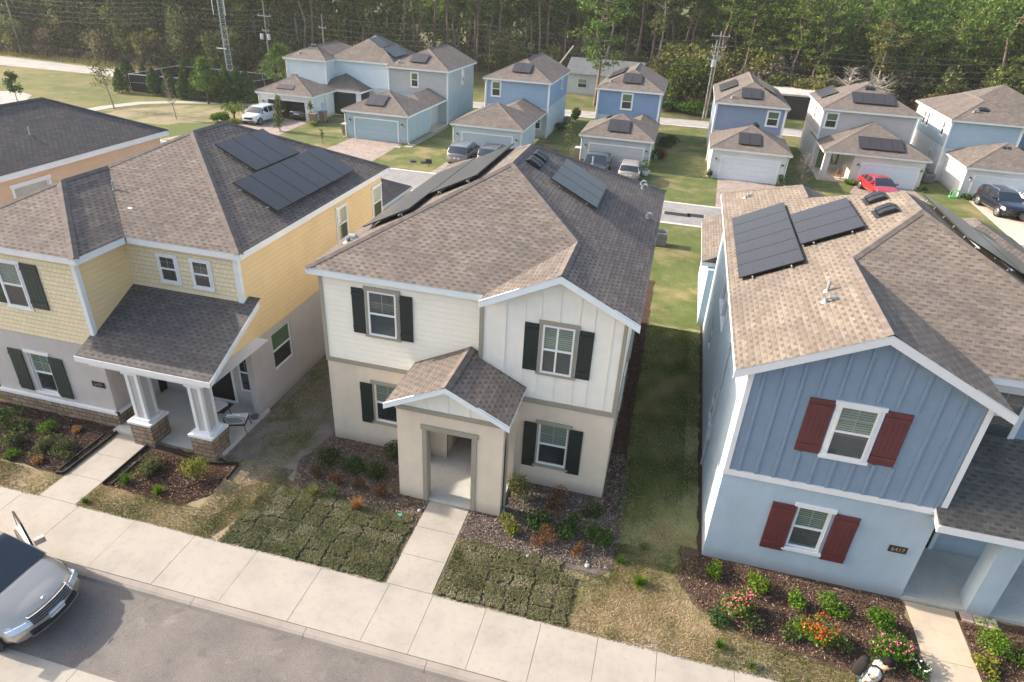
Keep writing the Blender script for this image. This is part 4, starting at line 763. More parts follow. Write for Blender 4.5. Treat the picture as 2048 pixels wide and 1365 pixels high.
H3 = far_house('double_hip_house', 'blue-grey two-storey house behind two parked grey cars', (-6, 48, 0), (-9.1, -3.3, 38.9, 44.6), (-8.9, -2.9, 47.7, 57.5), (-7.6, -2.97, 42.6, 47.7, 0), PALEB, siding('denim_blue_siding', (.25, .36, .49)), (-8.35, -4.05, 1.7),
    upw=[(-8.35, -7.55, 3.46, 4.72)], loww=[(-4.15, -3.5, .85, 2.0)], sidew=[(54.0, 54.6, 3.7, 4.6, 'r')], panels=[('upf', (-6.72, -4.95, 48.45, 49.87), 2, 'x')], vents=[])
garage_door(H3, 'front', 38.9, -8.35, -4.05, 1.7, plain('grey_blue_door', (.4, .47, .51), .5, var=.03)); [lamp(H3, 'front', 38.9, a, 1.5) for a in (-8.8, -3.65)]
H4 = far_house('mid_blue_house', 'blue two-storey house behind the dark pickup and the small beige hatchback', (4.5, 48, 0), (1.75, 7.3, 39.8, 45.2), (1.75, 7.25, 47.6, 56.2), (4.4, 7.58, 42.4, 47.6, 0), GREYB, siding('mid_blue_siding', (.17, .27, .42)), (2.4, 6.8, 1.7),
    upw=[(3.9, 4.8, 3.4, 4.68)], panels=[('lowf', (3.65, 5.42, 40.13, 41.6), 2, 'x'), ('upf', (3.67, 5.37, 48.2, 49.62), 2, 'x'), ('upl', (2.0, 3.5, 51.0, 56), 4, 'y')], vents=[('lowl', 3.4, 43.2), ('pipe', 2.6, 48.3)])
garage_door(H4, 'front', 39.8, 2.4, 6.8, 1.7, plain('warm_grey_door', (.44, .46, .46), .5, var=.03)); [lamp(H4, 'front', 39.8, a, 1.5) for a in (2.05, 7.05)]
H5 = far_house('slate_blue_house', 'slate blue two-storey house with a white garage beside the long green lawn strip', (15, 48, 0), (12.2, 17.9, 39.95, 45.4), (12.15, 17.7, 45.5, 55.9), None, FWH, siding('slate_blue_siding', (.21, .27, .37)), (13.05, 17.35, 1.72),
    upw=[(16.35, 17.25, 3.48, 4.62)], panels=[('lowf', (14.05, 15.75, 40.27, 41.63), 2, 'x'), ('upf', (13.97, 15.6, 45.9, 47.25), 2, 'x'), ('upl', (12.35, 13.75, 49.2, 53.5), 3, 'y'), ('upr', (15.4, 16.9, 47.6, 54), 4, 'y')], vents=[('lowr', 15.4, 43.4), ('lowr', 15.5, 44.3), ('pipe', 13.2, 45.9)])
garage_door(H5, 'front', 39.95, 13.05, 17.35, 1.72, plain('white_door', (.64, .68, .72), .5, var=.03), .12); [lamp(H5, 'front', 39.95, a, 1.5) for a in (12.6, 17.65)]
WARMW = stucco('warm_white_stucco', (.64, .61, .56))
H6 = far_house('wide_white_house', 'wide white and grey two-storey house with a covered corner porch behind the red sedan', (24.8, 49, 0), (23.4, 28.7, 43.2, 47.4), (21.0, 28.2, 47.3, 55.6), None, WARMW, siding('taupe_siding', (.44, .42, .42)), (24.15, 28.3, 1.65),
    upw=[(21.25, 22.15, 3.5, 4.68)], panels=[('upf', (23.1, 26.45, 47.97, 49.38), 4, 'x'), ('upl', (21.15, 22.4, 51.0, 55.0), 4, 'y')], sidew=[(50.8, 51.4, 3.6, 4.6, 'l')], rbk='hip', vents=[('upf', 24.6, 50.2)], gutters=False)
for ch in [q for q in H6.children if q.name.startswith('garage_roof')]:
    for q in list(ch.children): bpy.data.objects.remove(q)
    bpy.data.objects.remove(ch)
r = MB(); ra, rb = hip(r, 20.9, 29.0, 42.88, 51.2, E1 + .01, S2); rf = sub(H6, 'porch_roof', r, BROWN); caps(rf, [(ra, (20.9, 42.88, E1), FR, LF), (ra, (29.0, 42.88, E1), FR, RT), (ra, (24.95, 47.2, ra[2]), LF, RT)], BROWNCAP)
solar(H6, lambda x, y: E1 + .02 + S2 * (y - 42.9), (23.57, 26.93, 43.46, 44.9), 4, 'x')
f = MB(); fascia_run(f, [(20.9, 47.3), (20.9, 42.88), (23.3, 42.88)], E1 + .01, .16); f.poly([(20.94, 42.92, E1 - .15), (23.4, 42.92, E1 - .15), (23.4, 47.3, E1 - .15), (20.94, 47.3, E1 - .15)]); sub(H6, 'porch_fascia', f, WHITE)
c = MB(); c.box((21.15, 43.1, 0), (21.6, 43.55, E1 - .16)); sub(H6, 'porch_post', c, WARMW); m = MB(); m.box((21.0, 43.05, 0), (23.4, 47.3, .08)); sub(H6, 'porch_slab', m, concrete('patio_concrete', (.5, .42, .34)))
w = MB(); tbox(w, TF('front', 47.3), 21.4, 22.1, -.02, .03, .1, 1.9); tbox(w, TF('front', 47.3), 22.5, 23.1, -.02, .03, .5, 1.9); sub(H6, 'porch_window', w, GLG)
garage_door(H6, 'front', 43.2, 24.15, 28.3, 1.65, plain('white_door', (.64, .68, .72), .5, var=.03), .12); [lamp(H6, 'front', 43.2, a, 1.5) for a in (23.8, 28.5)]
H7 = far_house('right_blue_house', 'white and blue two-storey house at the right end of the alley row', (34, 49, 0), (31.4, 37.6, 42.4, 48), (30.9, 36.0, 47.3, 57.3), None, FWH, siding('sky_blue_siding', (.36, .47, .56)), (32.1, 36.6, 1.75),
    sidew=[(53.0, 53.6, 3.5, 4.6, 'l'), (54.1, 54.7, 3.5, 4.6, 'l'), (48.6, 49.2, 3.5, 4.6, 'l'), (49.6, 50.3, .9, 2.0, 'l')], rbk='hip', vents=[('upf', 33.2, 48.6), ('lowf', 34.3, 44.6), ('lowf', 35.4, 44.7), ('pipe', 32.4, 48.2)])
r = MB(); ra, rb = hip(r, 30.6, 40.8, 49.2, 57.0, E2 + .01, S2); sub(H7, 'main_roof', r, BROWN); w = MB(); w.box((36.02, 49.6, 0), (40.5, 56.7, E2)); sub(H7, 'side_wall', w, siding('mid_blue_siding', (.17, .27, .42)))
f = MB(); fascia_run(f, [(36.2, 49.2), (40.8, 49.2)], E2, .16); sub(H7, 'main_fascia', f, WHITE)
garage_door(H7, 'front', 42.4, 32.1, 36.6, 1.75, plain('white_door', (.64, .68, .72), .5, var=.03), .12); lamp(H7, 'front', 42.4, 31.75, 1.55)
# houses beyond the far road
def back_house(name, label, x0, x1, y0, y1, ze, wall, roof):
    H = wthing(name, label, 'house', ((x0 + x1) / 2, (y0 + y1) / 2, 0)); w = MB(); w.box((x0, y0, 0), (x1, y1, ze)); sub(H, 'wall', w, wall); r = MB(); hip(r, x0 - .4, x1 + .4, y0 - .4, y1 + .4, ze, .35, 'gable', 'gable') if (x1 - x0) < (y1 - y0) else None
    if not r.v:
        ym = (y0 + y1) / 2; zr = ze + .35 * (y1 - y0 + .8) / 2
        r.poly([(x0 - .4, y0 - .4, ze), (x1 + .4, y0 - .4, ze), (x1 + .4, ym, zr), (x0 - .4, ym, zr)]); r.poly([(x1 + .4, y1 + .4, ze), (x0 - .4, y1 + .4, ze), (x0 - .4, ym, zr), (x1 + .4, ym, zr)])
        for xx in (x0, x1): w2 = [(xx, y0, ze), (xx, y1, ze), (xx, ym, zr - .1)]; r.poly(w2)
    sub(H, 'roof', r, roof); return H
H8 = back_house('grey_bungalow', 'low grey-roofed bungalow half hidden by a pine across the far road', -6, 3.2, 76, 84, 2.6, stucco('grey_bungalow_wall', (.5, .52, .53)), shingle('shingle_grey_blue', (.2, .22, .24), (.15, .17, .19), (.1, .11, .12)))
window(H8, 'front', 76, -1.0, .6, .9, 2.0, .01); window(H8, 'front', 76, -4.6, -3.4, .9, 2.0, .01)
H9 = wthing('brown_shed', 'flat-roofed brown shed across the far road between the slate blue and wide white houses', 'shed', (23, 76, 0))
w = MB(); w.box((17.5, 72.6, 0), (28.5, 78.5, 2.6)); sub(H9, 'wall', w, plain('brown_board', (.09, .06, .05), .8, var=.2)); r = MB(); r.box((17, 72, 2.6), (29, 79, 2.8)); sub(H9, 'roof', r, plain('pale_metal_roof', (.55, .5, .47), .5, var=.15, vs=.8)); d = MB(); tbox(d, TF('front', 72.6), 21.8, 23.8, 0, .05, 0, 2.2); sub(H9, 'door', d, plain('dark_brown_door', (.045, .032, .028), .6))
# ------------------------------------------------------------------ vehicles
TYRE = plain('tyre_rubber', (.018, .018, .019), .85); RIM = plain('alloy_rim', (.45, .46, .48), .3, .8); CGL = plain('car_glass', (.012, .016, .02), .05, spec=.8, coat=1.); HEAD = plain('headlight_lens', (.6, .64, .68), .12, .3, coat=1.); TAIL = plain('tail_light_lens', (.45, .02, .02), .2, coat=1.); PLATE = plain('plate_white', (.62, .64, .68), .5); CHR = plain('chrome', (.7, .7, .72), .15, 1.)
def paint(name, c, metal=.4): return plain('paint_' + name, c, .28, metal, var=.02, coat=1.)
def smooth(t): t = max(0, min(1, t)); return t * t * (3 - 2 * t)
VT = {  # length, width, height, bonnet/belt line, roof line (x from the front bumper as a fraction of the length), wheel radius
 'van': (5.0, 1.98, 1.75, [(0, .55), (.02, .72), (.06, .84), (.12, .95), (.2, 1.06), (.25, 1.1), (.9, 1.14), (.985, 1.1), (1, .95)], [(.2, 1.08), (.3, 1.42), (.36, 1.62), (.44, 1.72), (.6, 1.76), (.85, 1.72), (.93, 1.62), (.985, 1.12)], (.4, .66, .82), .34, (.18, .78)),
 'suv': (4.5, 1.85, 1.68, [(0, .6), (.02, .8), (.07, .92), (.2, 1.02), (.27, 1.06), (.9, 1.12), (.985, 1.1), (1, .9)], [(.26, 1.06), (.33, 1.35), (.4, 1.58), (.5, 1.66), (.8, 1.64), (.9, 1.56), (.985, 1.12)], (.41, .6, .78), .35, (.18, .8)),
 'boxy': (4.0, 1.8, 1.6, [(0, .6), (.02, .82), (.08, .92), (.2, .98), (.26, 1.02), (.93, 1.06), (.99, 1.04), (1, .85)], [(.25, 1.02), (.31, 1.3), (.37, 1.52), (.5, 1.6), (.85, 1.58), (.94, 1.52), (.99, 1.06)], (.39, .58, .78), .33, (.17, .8)),
 'sedan': (4.6, 1.8, 1.42, [(0, .5), (.02, .64), (.07, .74), (.2, .86), (.28, .92), (.8, .98), (.9, 1.0), (.98, .96), (1, .75)], [(.27, .91), (.35, 1.17), (.43, 1.36), (.52, 1.42), (.68, 1.4), (.78, 1.22), (.87, 1.0)], (.44, .62, .77), .32, (.17, .79)),
 'hatch': (3.9, 1.7, 1.48, [(0, .5), (.02, .68), (.08, .8), (.2, .9), (.27, .95), (.9, 1.02), (.98, 1.0), (1, .8)], [(.26, .94), (.34, 1.2), (.41, 1.4), (.5, 1.48), (.8, 1.45), (.9, 1.34), (.98, 1.02)], (.42, .62, .78), .31, (.17, .8)),
 'truck': (5.4, 1.95, 1.8, [(0, .7), (.02, .92), (.06, 1.02), (.2, 1.1), (.26, 1.14), (.58, 1.16), (.6, 1.16), (.985, 1.16), (1, 1.0)], [(.25, 1.14), (.31, 1.48), (.36, 1.72), (.44, 1.8), (.54, 1.78), (.575, 1.6), (.6, 1.18)], (.36, .46, .55), .39, (.17, .78)),
}
def interp(t, pts):
    return float(np.interp(t, [p[0] for p in pts], [p[1] for p in pts]))
def lmesh(name, V, F, m, root, sm=True, mi=None):
    me = bpy.data.meshes.new(name); me.from_pydata([tuple(v) for v in V], [], F)
    for mm in (m if isinstance(m, (list, tuple)) else [m]): me.materials.append(mm)
    if mi: me.polygons.foreach_set('material_index', mi)
    if sm: me.polygons.foreach_set('use_smooth', [True] * len(me.polygons))
    me.update(); o = bpy.data.objects.new(name, me); col.objects.link(o); o.parent = root; return o
def car(kind, label, cat, loc, rz, pm, zs=1.0, group=None, name=None, front_detail=True):
    L, Wd, Ht, hood, roof, pil, wr, wx = VT[kind]; root = thing(name or 'parked_' + {'van': 'minivan', 'suv': 'suv', 'boxy': 'suv', 'sedan': 'sedan', 'hatch': 'hatchback', 'truck': 'pickup'}[kind], label, cat, loc, rz, group); root.scale = (1, 1, zs); hw = Wd / 2
    N = 41; ts = sorted(set([0, .006, .015, .03, .05, .075] + [i / (N - 1) for i in range(4, N - 3)] + [.93, .955, .975, .988, 1]))
    def bow(t, y): a = abs(y) / hw; return .34 * a ** 2.4 * (1 - smooth(t / .22)) - .16 * a ** 3 * smooth((t - .85) / .15)
    def wid(t): return hw * (1 - .1 * (1 - smooth(t / .16)) ** 2 - .07 * smooth((t - .86) / .14))
    def ring(t):
        zt = interp(t, hood); zb = .2 + .1 * (1 - smooth(t / .06)) + .1 * smooth((t - .94) / .06); w = wid(t); h = zt - zb
        e = 1 - .3 * (1 - smooth(t / .03)) ; P = [(0, zb), (.8, zb), (.96, zb + .1 * h), (1, zb + .32 * h), (.995, zb + .62 * h), (.965, zb + .84 * h), (.9, zb + .95 * h), (.72, zt), (.4, zt + .015), (0, zt + .02)]
        return [(t, p[0] * w, p[1]) for p in P]
    X = lambda t, y: L * (.5 - t) - bow(t, y)
    def loft(rings): 
        V, F = [], []; n = len(rings[0]); full = 2 * n - 2
        for r_ in rings:
            pts = r_ + [(t, -y, z) for t, y, z in r_[-2:0:-1]]; V += [(X(t, y), y, z) for t, y, z in pts]
        for i in range(len(rings) - 1):
            for k in range(full):
                k2 = (k + 1) % full; F.append([i * full + k, i * full + k2, (i + 1) * full + k2, (i + 1) * full + k])
        return V, F, full
    rings = [ring(t) for t in ts]; V, F, full = loft(rings); c0 = len(V); V.append((X(0, 0) + .03, 0, .45)); c1 = len(V); V.append((X(1, 0) - .02, 0, .6)); last = (len(rings) - 1) * full
    for k in range(full): k2 = (k + 1) % full; F.append([c0, k2, k]); F.append([c1, last + k, last + k2])
    body = lmesh('body', V, F, pm, root)
    def patch(name, t0, t1, zr_, sides, m, off=.025, yr=(.0, 9), nt=8):
        """strip following the body skin between heights zr_[0..1]"""
        for sd in sides:
            Vp, Fp = [], []; tt = [t0 + (t1 - t0) * i / nt for i in range(nt + 1)]
            for t in tt:
                w = wid(t); zb = .2; zt = interp(t, hood); 
                for q in (0, .5, 1):
                    z = zr_[0] + (zr_[1] - zr_[0]) * q; z = min(z, zt - .02); f = max(0, min(1, (z - zb) / (zt - zb)))
                    yy = w * float(np.interp(f, [0, .1, .32, .62, .84, .95, 1], [.8, .96, 1, .995, .965, .9, .75])) + off * .7
                    Vp.append((X(t, yy) + off, sd * yy, z))
            for i in range(nt):
                for q in (0, 1): a = i * 3 + q; Fp.append([a, a + 1, a + 4, a + 3] if sd > 0 else [a, a + 3, a + 4, a + 1])
            lmesh(name, Vp, Fp, m, root)
    def nose(name, z0, z1, y0, y1, m, off=.02, n=10, back=False, par=None, lean=.0):
        Vp, Fp = [], []; t = 1 if back else 0; o_ = -off if back else off
        for i in range(n + 1):
            y = y0 + (y1 - y0) * i / n
            for z in (z0, z1): Vp.append((X(t, y) + o_ - (lean * (z - z0) if z == z1 else 0), y, z))
        for i in range(n): a = i * 2; Fp.append([a, a + 1, a + 3, a + 2])
        nb = len(Vp); Vp += [(x - (.1 if not back else -.1), y, z) for x, y, z in Vp]
        for i in range(n):
            a = i * 2; Fp += [[a, a + 2, a + 2 + nb, a + nb], [a + 1, a + 3, a + 3 + nb, a + 1 + nb]]
        Fp += [[0, 1, 1 + nb, nb], [2 * n, 2 * n + 1, 2 * n + 1 + nb, 2 * n + nb]]
        return lmesh(name, Vp, Fp, m, par or root, False)
    # greenhouse
    tw0, tw1 = roof[0][0], roof[-1][0]; gts = sorted(set([tw0 + (tw1 - tw0) * i / 22 for i in range(23)] + [p for q in pil for p in (q - .012, q + .012)] + [roof[2][0], roof[-2][0], roof[3][0]])); rr = []; 
    for t in gts:
        zb = interp(t, hood) - .02; zt = max(zb + .012, interp(t, roof)); w = wid(t) * .93; h = (zt - zb) / (Ht - 1.0); wt = w * (1 - .2 * min(1, h)); e = .05 * min(1, h * 2)
        rr.append([(t, w, zb), (t, w + (wt - w) * .82, zb + (zt - zb) * .84), (t, wt * .97, zt - e * .5), (t, wt * .8, zt - e * .1), (t, wt * .4, zt + .01), (t, 0, zt + .014)])
    V = []; n = 6; full = 11
    for r_ in rr:
        pts = r_ + [(t, -y, z) for t, y, z in r_[-2::-1]]; V += [(L * (.5 - t) - bow(t, y) * .5, y, z) for t, y, z in pts]
    Fg, Fb = [], []; tws = roof[2][0] + .015; trs = roof[-2][0] - .01
    for i in range(len(gts) - 1):
        tm = (gts[i] + gts[i + 1]) / 2
        for k in range(full - 1):
            side = k in (0, 9); q = [i * full + k, i * full + k + 1, (i + 1) * full + k + 1, (i + 1) * full + k]; g = False
            if side: g = tw0 + .05 < tm < tw1 - .04 and not any(abs(tm - p) < .0125 for p in pil)
            elif k not in (1, 8): g = tm < tws or (tm > trs)
            if g: Fg.append((('side_window', k, sum(tm > p for p in pil)) if side else (('windscreen',) if tm < tws else ('rear_window',)), q))
            else: Fb.append(q)
    lmesh('roof', V, Fb, pm, root)
    for key in sorted({k_ for k_, _ in Fg}, key=str):
        fs = [q for k_, q in Fg if k_ == key]; ids = sorted({i for q in fs for i in q}); mp_ = {i: n_ for n_, i in enumerate(ids)}; lmesh(key[0], [(V[i][0], V[i][1] * 1.001, V[i][2]) for i in ids], [[mp_[i] for i in q] for q in fs], CGL, root)
    if kind == 'truck':
        mb = MB(); mb.box((-L * .49 + .08, -hw * .8, .95), (-L * .11, hw * .8, 1.19)); sub(root, 'truck_bed', mb, plain('bed_liner', (.02, .02, .02), .8))
    for xx, sides in ((wx[0], (1, -1)), (wx[1], (1, -1))):
        for sd in sides:
            cx_ = L * (.5 - xx); a = MB(); a.tube([(cx_, sd * (hw - .3), wr + .01), (cx_, sd * (hw + .004), wr + .01)], wr + .055, 20); sub(root, 'wheel_arch', a, plain('arch_black', (.012, .012, .013), .8))
            a = MB(); a.tube([(cx_, sd * (hw - .2), wr), (cx_, sd * (hw + .005), wr), (cx_, sd * (hw + .02), wr)], [wr, wr, wr - .03], 22); wo = sub(root, 'wheel', a, TYRE)
            a = MB(); a.tube([(cx_, sd * (hw + .015), wr), (cx_, sd * (hw + .03), wr)], [wr * .66, wr * .6], 18); ro = sub(wo, 'rim', a, RIM)
            a = MB()
            for k in range(5): an = 2 * math.pi * (k + .5) / 5; a.box((cx_ + math.cos(an) * wr * .36 - .035, sd * (hw + .028), wr + math.sin(an) * wr * .36 - .035), (cx_ + math.cos(an) * wr * .36 + .035, sd * (hw + .034), wr + math.sin(an) * wr * .36 + .035))
            sub(wo, 'rim_openings', a, TYRE)
    for sd in (1, -1):
        if kind == 'van' and sd == 1: continue
        a = MB(); cx_ = L * (.5 - tw0 - .085); a.box((cx_ - .07, sd * (hw - .08), interp(tw0 + .08, hood) + .02), (cx_ + .07, sd * (hw + .16), interp(tw0 + .08, hood) + .17)); sub(root, 'mirror', a, pm)
    zt = interp(.05, hood)
    patch('headlight', .004, .085 if kind != 'van' else .13, (zt - .22, zt - .04), (1, -1), HEAD)
    nose('grille', zt - .33 if kind != 'van' else .57, zt - .12 if kind != 'van' else .77, -hw * .5, hw * .5, plain('grille_black', (.015, .015, .017), .5), .012 if kind != 'van' else .01, lean=0 if kind != 'van' else .62)
    nose('bumper_intake', .3, .42, -hw * .6, hw * .6, plain('grille_black', (.015, .015, .017), .5), .03)
    patch('tail_light', .955, .998, (.72, .98) if kind not in ('sedan',) else (.66, .86), (1, -1), TAIL)
    a = MB(); a.box((-L / 2 - .012, -.26, .62), (-L / 2 + .05, .26, .75)); sub(root, 'rear_plate', a, PLATE)
    if kind in ('suv',):
        a = MB(); [a.tube([(L * (.5 - .42), s_ * hw * .68, Ht - .02), (L * (.5 - .5), s_ * hw * .68, Ht + .06), (L * (.5 - .84), s_ * hw * .68, Ht + .04), (L * (.5 - .9), s_ * hw * .66, Ht - .1)], .02, 6) for s_ in (1, -1)]; sub(root, 'roof_rail', a, RIM)
    return root, X, nose, wid
# silver minivan with its driver's door open
V0, Xv, nosev, widv = car('van', 'silver minivan parked at the near kerb with its front door open', 'minivan', (-5.23, -8.22, -.13), R(0), paint('silver', (.58, .51, .43), .45), 1.0)
for z in (.575, .62, .665, .71, .755): nosev('grille_slat', z, z + .01, -.52, .52, RIM, .03 - .62 * (z - .57))
[nosev('headlight', .6, .7, s_ * .58, s_ * .92, HEAD, .012, lean=.75) for s_ in (1, -1)]
nosev('bumper_chrome', .3, .325, -.62, .62, RIM, .05)
a = MB(); a.box((2.5, -.19, .46), (2.545, .19, .6)); pl_ = sub(V0, 'number_plate', a, PLATE); pl_['org'] = (0., 0., 0.)
text_mesh(pl_, 'BETMARINO', .07, 'right', 2.546, 0, .53, plain('plate_blue', (.05, .06, .15), .5), 'plate_letters', .001)
a = MB(); a.tube([(2.36 + .0, .075 * math.cos(t) , .82 + .0) if False else (2.3 + .05 * math.sin(t), .08 * math.cos(t), .86 - .02 * math.sin(t)) for t in [2 * math.pi * k / 16 for k in range(17)]], .007, 5); a.tube([(2.3 + .048 * math.sin(t), .035 * math.cos(t), .863 - .02 * math.sin(t)) for t in [2 * math.pi * k / 16 for k in range(17)]], .006, 5); sub(V0, 'emblem', a, CHR)
ang = R(26); hx, hy = 1.12, .96
def dpt(s_, d_, z): return (hx - s_ * math.cos(ang) - d_ * math.sin(ang), hy + s_ * math.sin(ang) - d_ * math.cos(ang), z)
def dbox(mb, s0, s1, d0, d1, z0, z1): mb.obox(dpt(s0, d0, z0), Vector(dpt(s1, d0, z0)) - Vector(dpt(s0, d0, z0)), Vector(dpt(s0, d1, z0)) - Vector(dpt(s0, d0, z0)), (0, 0, z1 - z0))
a = MB(); dbox(a, 0, 1.15, -.03, .1, .3, 1.06); do = sub(V0, 'front_door', a, MATS['paint_silver'])
a = MB(); dbox(a, .03, 1.12, .1, .15, .35, 1.0); sub(do, 'door_lining', a, plain('door_lining', (.07, .068, .06), .7))
P_ = [(0.02, 1.06), (.5, 1.55), (1.0, 1.62), (1.14, 1.06)]; a = MB()
for (s0, z0), (s1, z1) in zip(P_, P_[1:]): a.tube([dpt(s0, .03, z0), dpt(s1, .03, z1)], .025, 6)
a.tube([dpt(.32, .03, 1.36), dpt(.36, .03, 1.06)], .014, 5); sub(do, 'window_frame', a, DARKM)
a = MB(); a.poly([dpt(s_, .03, z) for s_, z in P_]); a.poly([dpt(s_, .045, z) for s_, z in P_]); sub(do, 'door_glass', a, plain('door_glass', (.3, .4, .36), .08, spec=.8, coat=1.))
a = MB(); dbox(a, .1, .22, -.26, -.03, 1.04, 1.2); sub(do, 'mirror', a, MATS['paint_silver'])
car('boxy', 'white boxy suv with roof bars parked in front of the open garage', 'suv', (-29.75, 42.0, .03), R(-90), paint('white', (.66, .7, .72), .1), .92)
c_, *_ = car('sedan', 'dark car standing inside the open garage', 'car', (-27.0, 46.2, .02), R(90), paint('charcoal_car', (.05, .05, .055)), .9)
car('suv', 'grey suv with roof rails parked left, before the double-hip garage', 'suv', (-7.35, 36.5, .03), R(90), paint('grey_suv', (.2, .2, .21)), .92)
car('suv', 'dark grey suv parked right of the grey suv with roof rails', 'suv', (-4.95, 36.75, .03), R(90), paint('dark_grey', (.07, .065, .07)), .92)
car('truck', 'dark pickup truck parked facing the alley', 'pickup', (3.45, 37.0, .03), R(-90), paint('charcoal', (.05, .055, .06)), .95)
car('hatch', 'small beige hatchback parked beside the dark pickup', 'hatchback', (6.15, 37.0, .03), R(90), paint('beige', (.42, .36, .33)), .93)
car('sedan', 'red sedan parked on the curved driveway', 'sedan', (25.1, 40.6, .03), R(-80), paint('red', (.42, .02, .03), .2), .93)
car('suv', 'black suv parked in the right-hand driveway with its front to the alley', 'suv', (33.25, 39.5, .03), R(-82), paint('blue_black', (.012, .014, .03)), .95)
car('sedan', 'white car beside the black suv, cut by the right edge', 'car', (36.0, 40.0, .03), R(-90), paint('white2', (.68, .7, .72), .1), 1.0)
car('sedan', 'black car with only its front wheel showing at the right edge', 'car', (36.0, 36.7, .03), R(175), paint('black', (.012, .012, .014)), 1.0)
car('hatch', 'white car far behind, beside the grey bungalow', 'car', (4.0, 73.5, .03), R(10), paint('white3', (.6, .62, .64), .1), .9)
# ================================================================== ground, roads, beds
def jit(pts, amp, step=.25, seed=0):
    rr = random.Random(seed); out = []
    for i in range(len(pts)):
        a, b = Vector(pts[i] + (0,)), Vector(pts[(i + 1) % len(pts)] + (0,)); n = max(1, int((b - a).length / step)) if amp else 1; d = (b - a); nn = Vector((-d.y, d.x, 0)).normalized()
        for k in range(n): p = a + d * (k / n) + nn * (rr.uniform(-amp, amp) if k else 0); out.append((p.x, p.y))
    return out
def sheet(name, pts, z, m, amp=0, seed=0, kind='structure', step=.25):
    mb = MB(); P = jit(pts, amp, step, seed); mb.poly([(x, y, z) for x, y in P], uv=[(x, y) for x, y in P]); o = mb.build(name, m); o['kind'] = kind; return o
GRASS = ground_mat('far_grass', [(.25, (.035, .05, .015)), (.45, (.085, .105, .03)), (.6, (.15, .15, .055)), (.75, (.24, .2, .1))], .35, 5, bmp=.6, patches=[(.12, .45, .62, (.24, .2, .08)), (.3, .54, .66, (.27, .2, .12)), (.05, .5, .6, (.12, .15, .045))])
GREEN = ground_mat('alley_lawn', [(.25, (.045, .065, .018)), (.5, (.095, .12, .036)), (.72, (.19, .18, .075))], .9, 9, bmp=.5, patches=[(.35, .5, .66, (.32, .25, .13)), (.9, .56, .7, (.22, .2, .08))])
DRY = ground_mat('dry_grass', [(.25, (.12, .095, .05)), (.45, (.25, .2, .115)), (.6, (.34, .28, .18)), (.75, (.48, .41, .31))], 2, 30, patches=[(.9, .5, .64, (.19, .19, .08)), (.6, .54, .68, (.46, .36, .3)), (3.5, .56, .66, (.16, .15, .07))])
SIDE = ground_mat('shade_grass', [(.25, (.1, .12, .05)), (.5, (.22, .23, .11)), (.75, (.36, .32, .19))], 1.5, 25, patches=[(.5, .5, .66, (.2, .16, .08))])
MULD = ground_mat('dark_mulch', [(.25, (.025, .015, .012)), (.5, (.075, .045, .035)), (.75, (.15, .1, .08))], 3, 45, bmp=1, bd=.05)
MULR = ground_mat('red_brown_mulch', [(.25, (.035, .023, .018)), (.5, (.115, .078, .06)), (.75, (.24, .17, .13))], 3, 45, bmp=1, bd=.05)
MULG = ground_mat('grey_mulch', [(.25, (.05, .042, .038)), (.5, (.15, .12, .105)), (.75, (.33, .28, .24))], 2, 45, bmp=1, bd=.05, patches=[(1.2, .55, .7, (.24, .17, .12))])
DIRT = ground_mat('sandy_dirt', [(.25, (.1, .085, .07)), (.5, (.2, .17, .14)), (.75, (.36, .32, .28))], 2, 25, patches=[(.8, .5, .62, (.13, .13, .06))])
FLOOR = ground_mat('forest_floor', [(.25, (.04, .04, .018)), (.5, (.1, .095, .045)), (.75, (.2, .17, .09))], .3, 2)
CONC = concrete('sidewalk_concrete', (.32, .292, .26)); CURB = concrete('curb_concrete', (.25, .215, .19)); ASPH = asphalt('near_asphalt', (.165, .15, .142)); ASPF = asphalt('alley_asphalt', (.24, .24, .245)); PAVE = pavers('driveway_pavers')
g = MB(); g.poly([(-400, -6.9, -.02), (400, -6.9, -.02), (400, 600, -.02), (-400, 600, -.02)]); struct(g.build('ground', GRASS))
g = MB(); g.poly([(-400, -200, -.13), (400, -200, -.13), (400, -6.9, -.13), (-400, -6.9, -.13)]); struct(g.build('road', ASPH))
# sidewalk slabs with open joints
J = [4.01 + .12 - 1.88 * k for k in range(12)][::-1]; J = J + [5.31 + 1.39 * k for k in range(0, 5)] + [10.87 + 1.75 * k for k in range(1, 9)]
sl_ = MB()
for a, b in zip(J, J[1:]): sl_.box((a + .005, -6.77, -.12), (b - .005, -5.05, random.uniform(-.003, .003)))
struct(sl_.build('sidewalk', CONC)); sheet('sidewalk_joint_bed', [(-20, -6.76), (26, -6.76), (26, -5.06), (-20, -5.06)], -.016, plain('joint_dark', (.07, .06, .05), .95))
cb = MB()
def curb_piece(a, b):
    prof = [(-6.785, .0), (-6.93, -.01), (-6.99, -.05), (-7.03, -.14)]
    for (y0, z0), (y1, z1) in zip(prof, prof[1:]): cb.poly([(a, y0, z0), (a, y1, z1), (b, y1, z1), (b, y0, z0)])

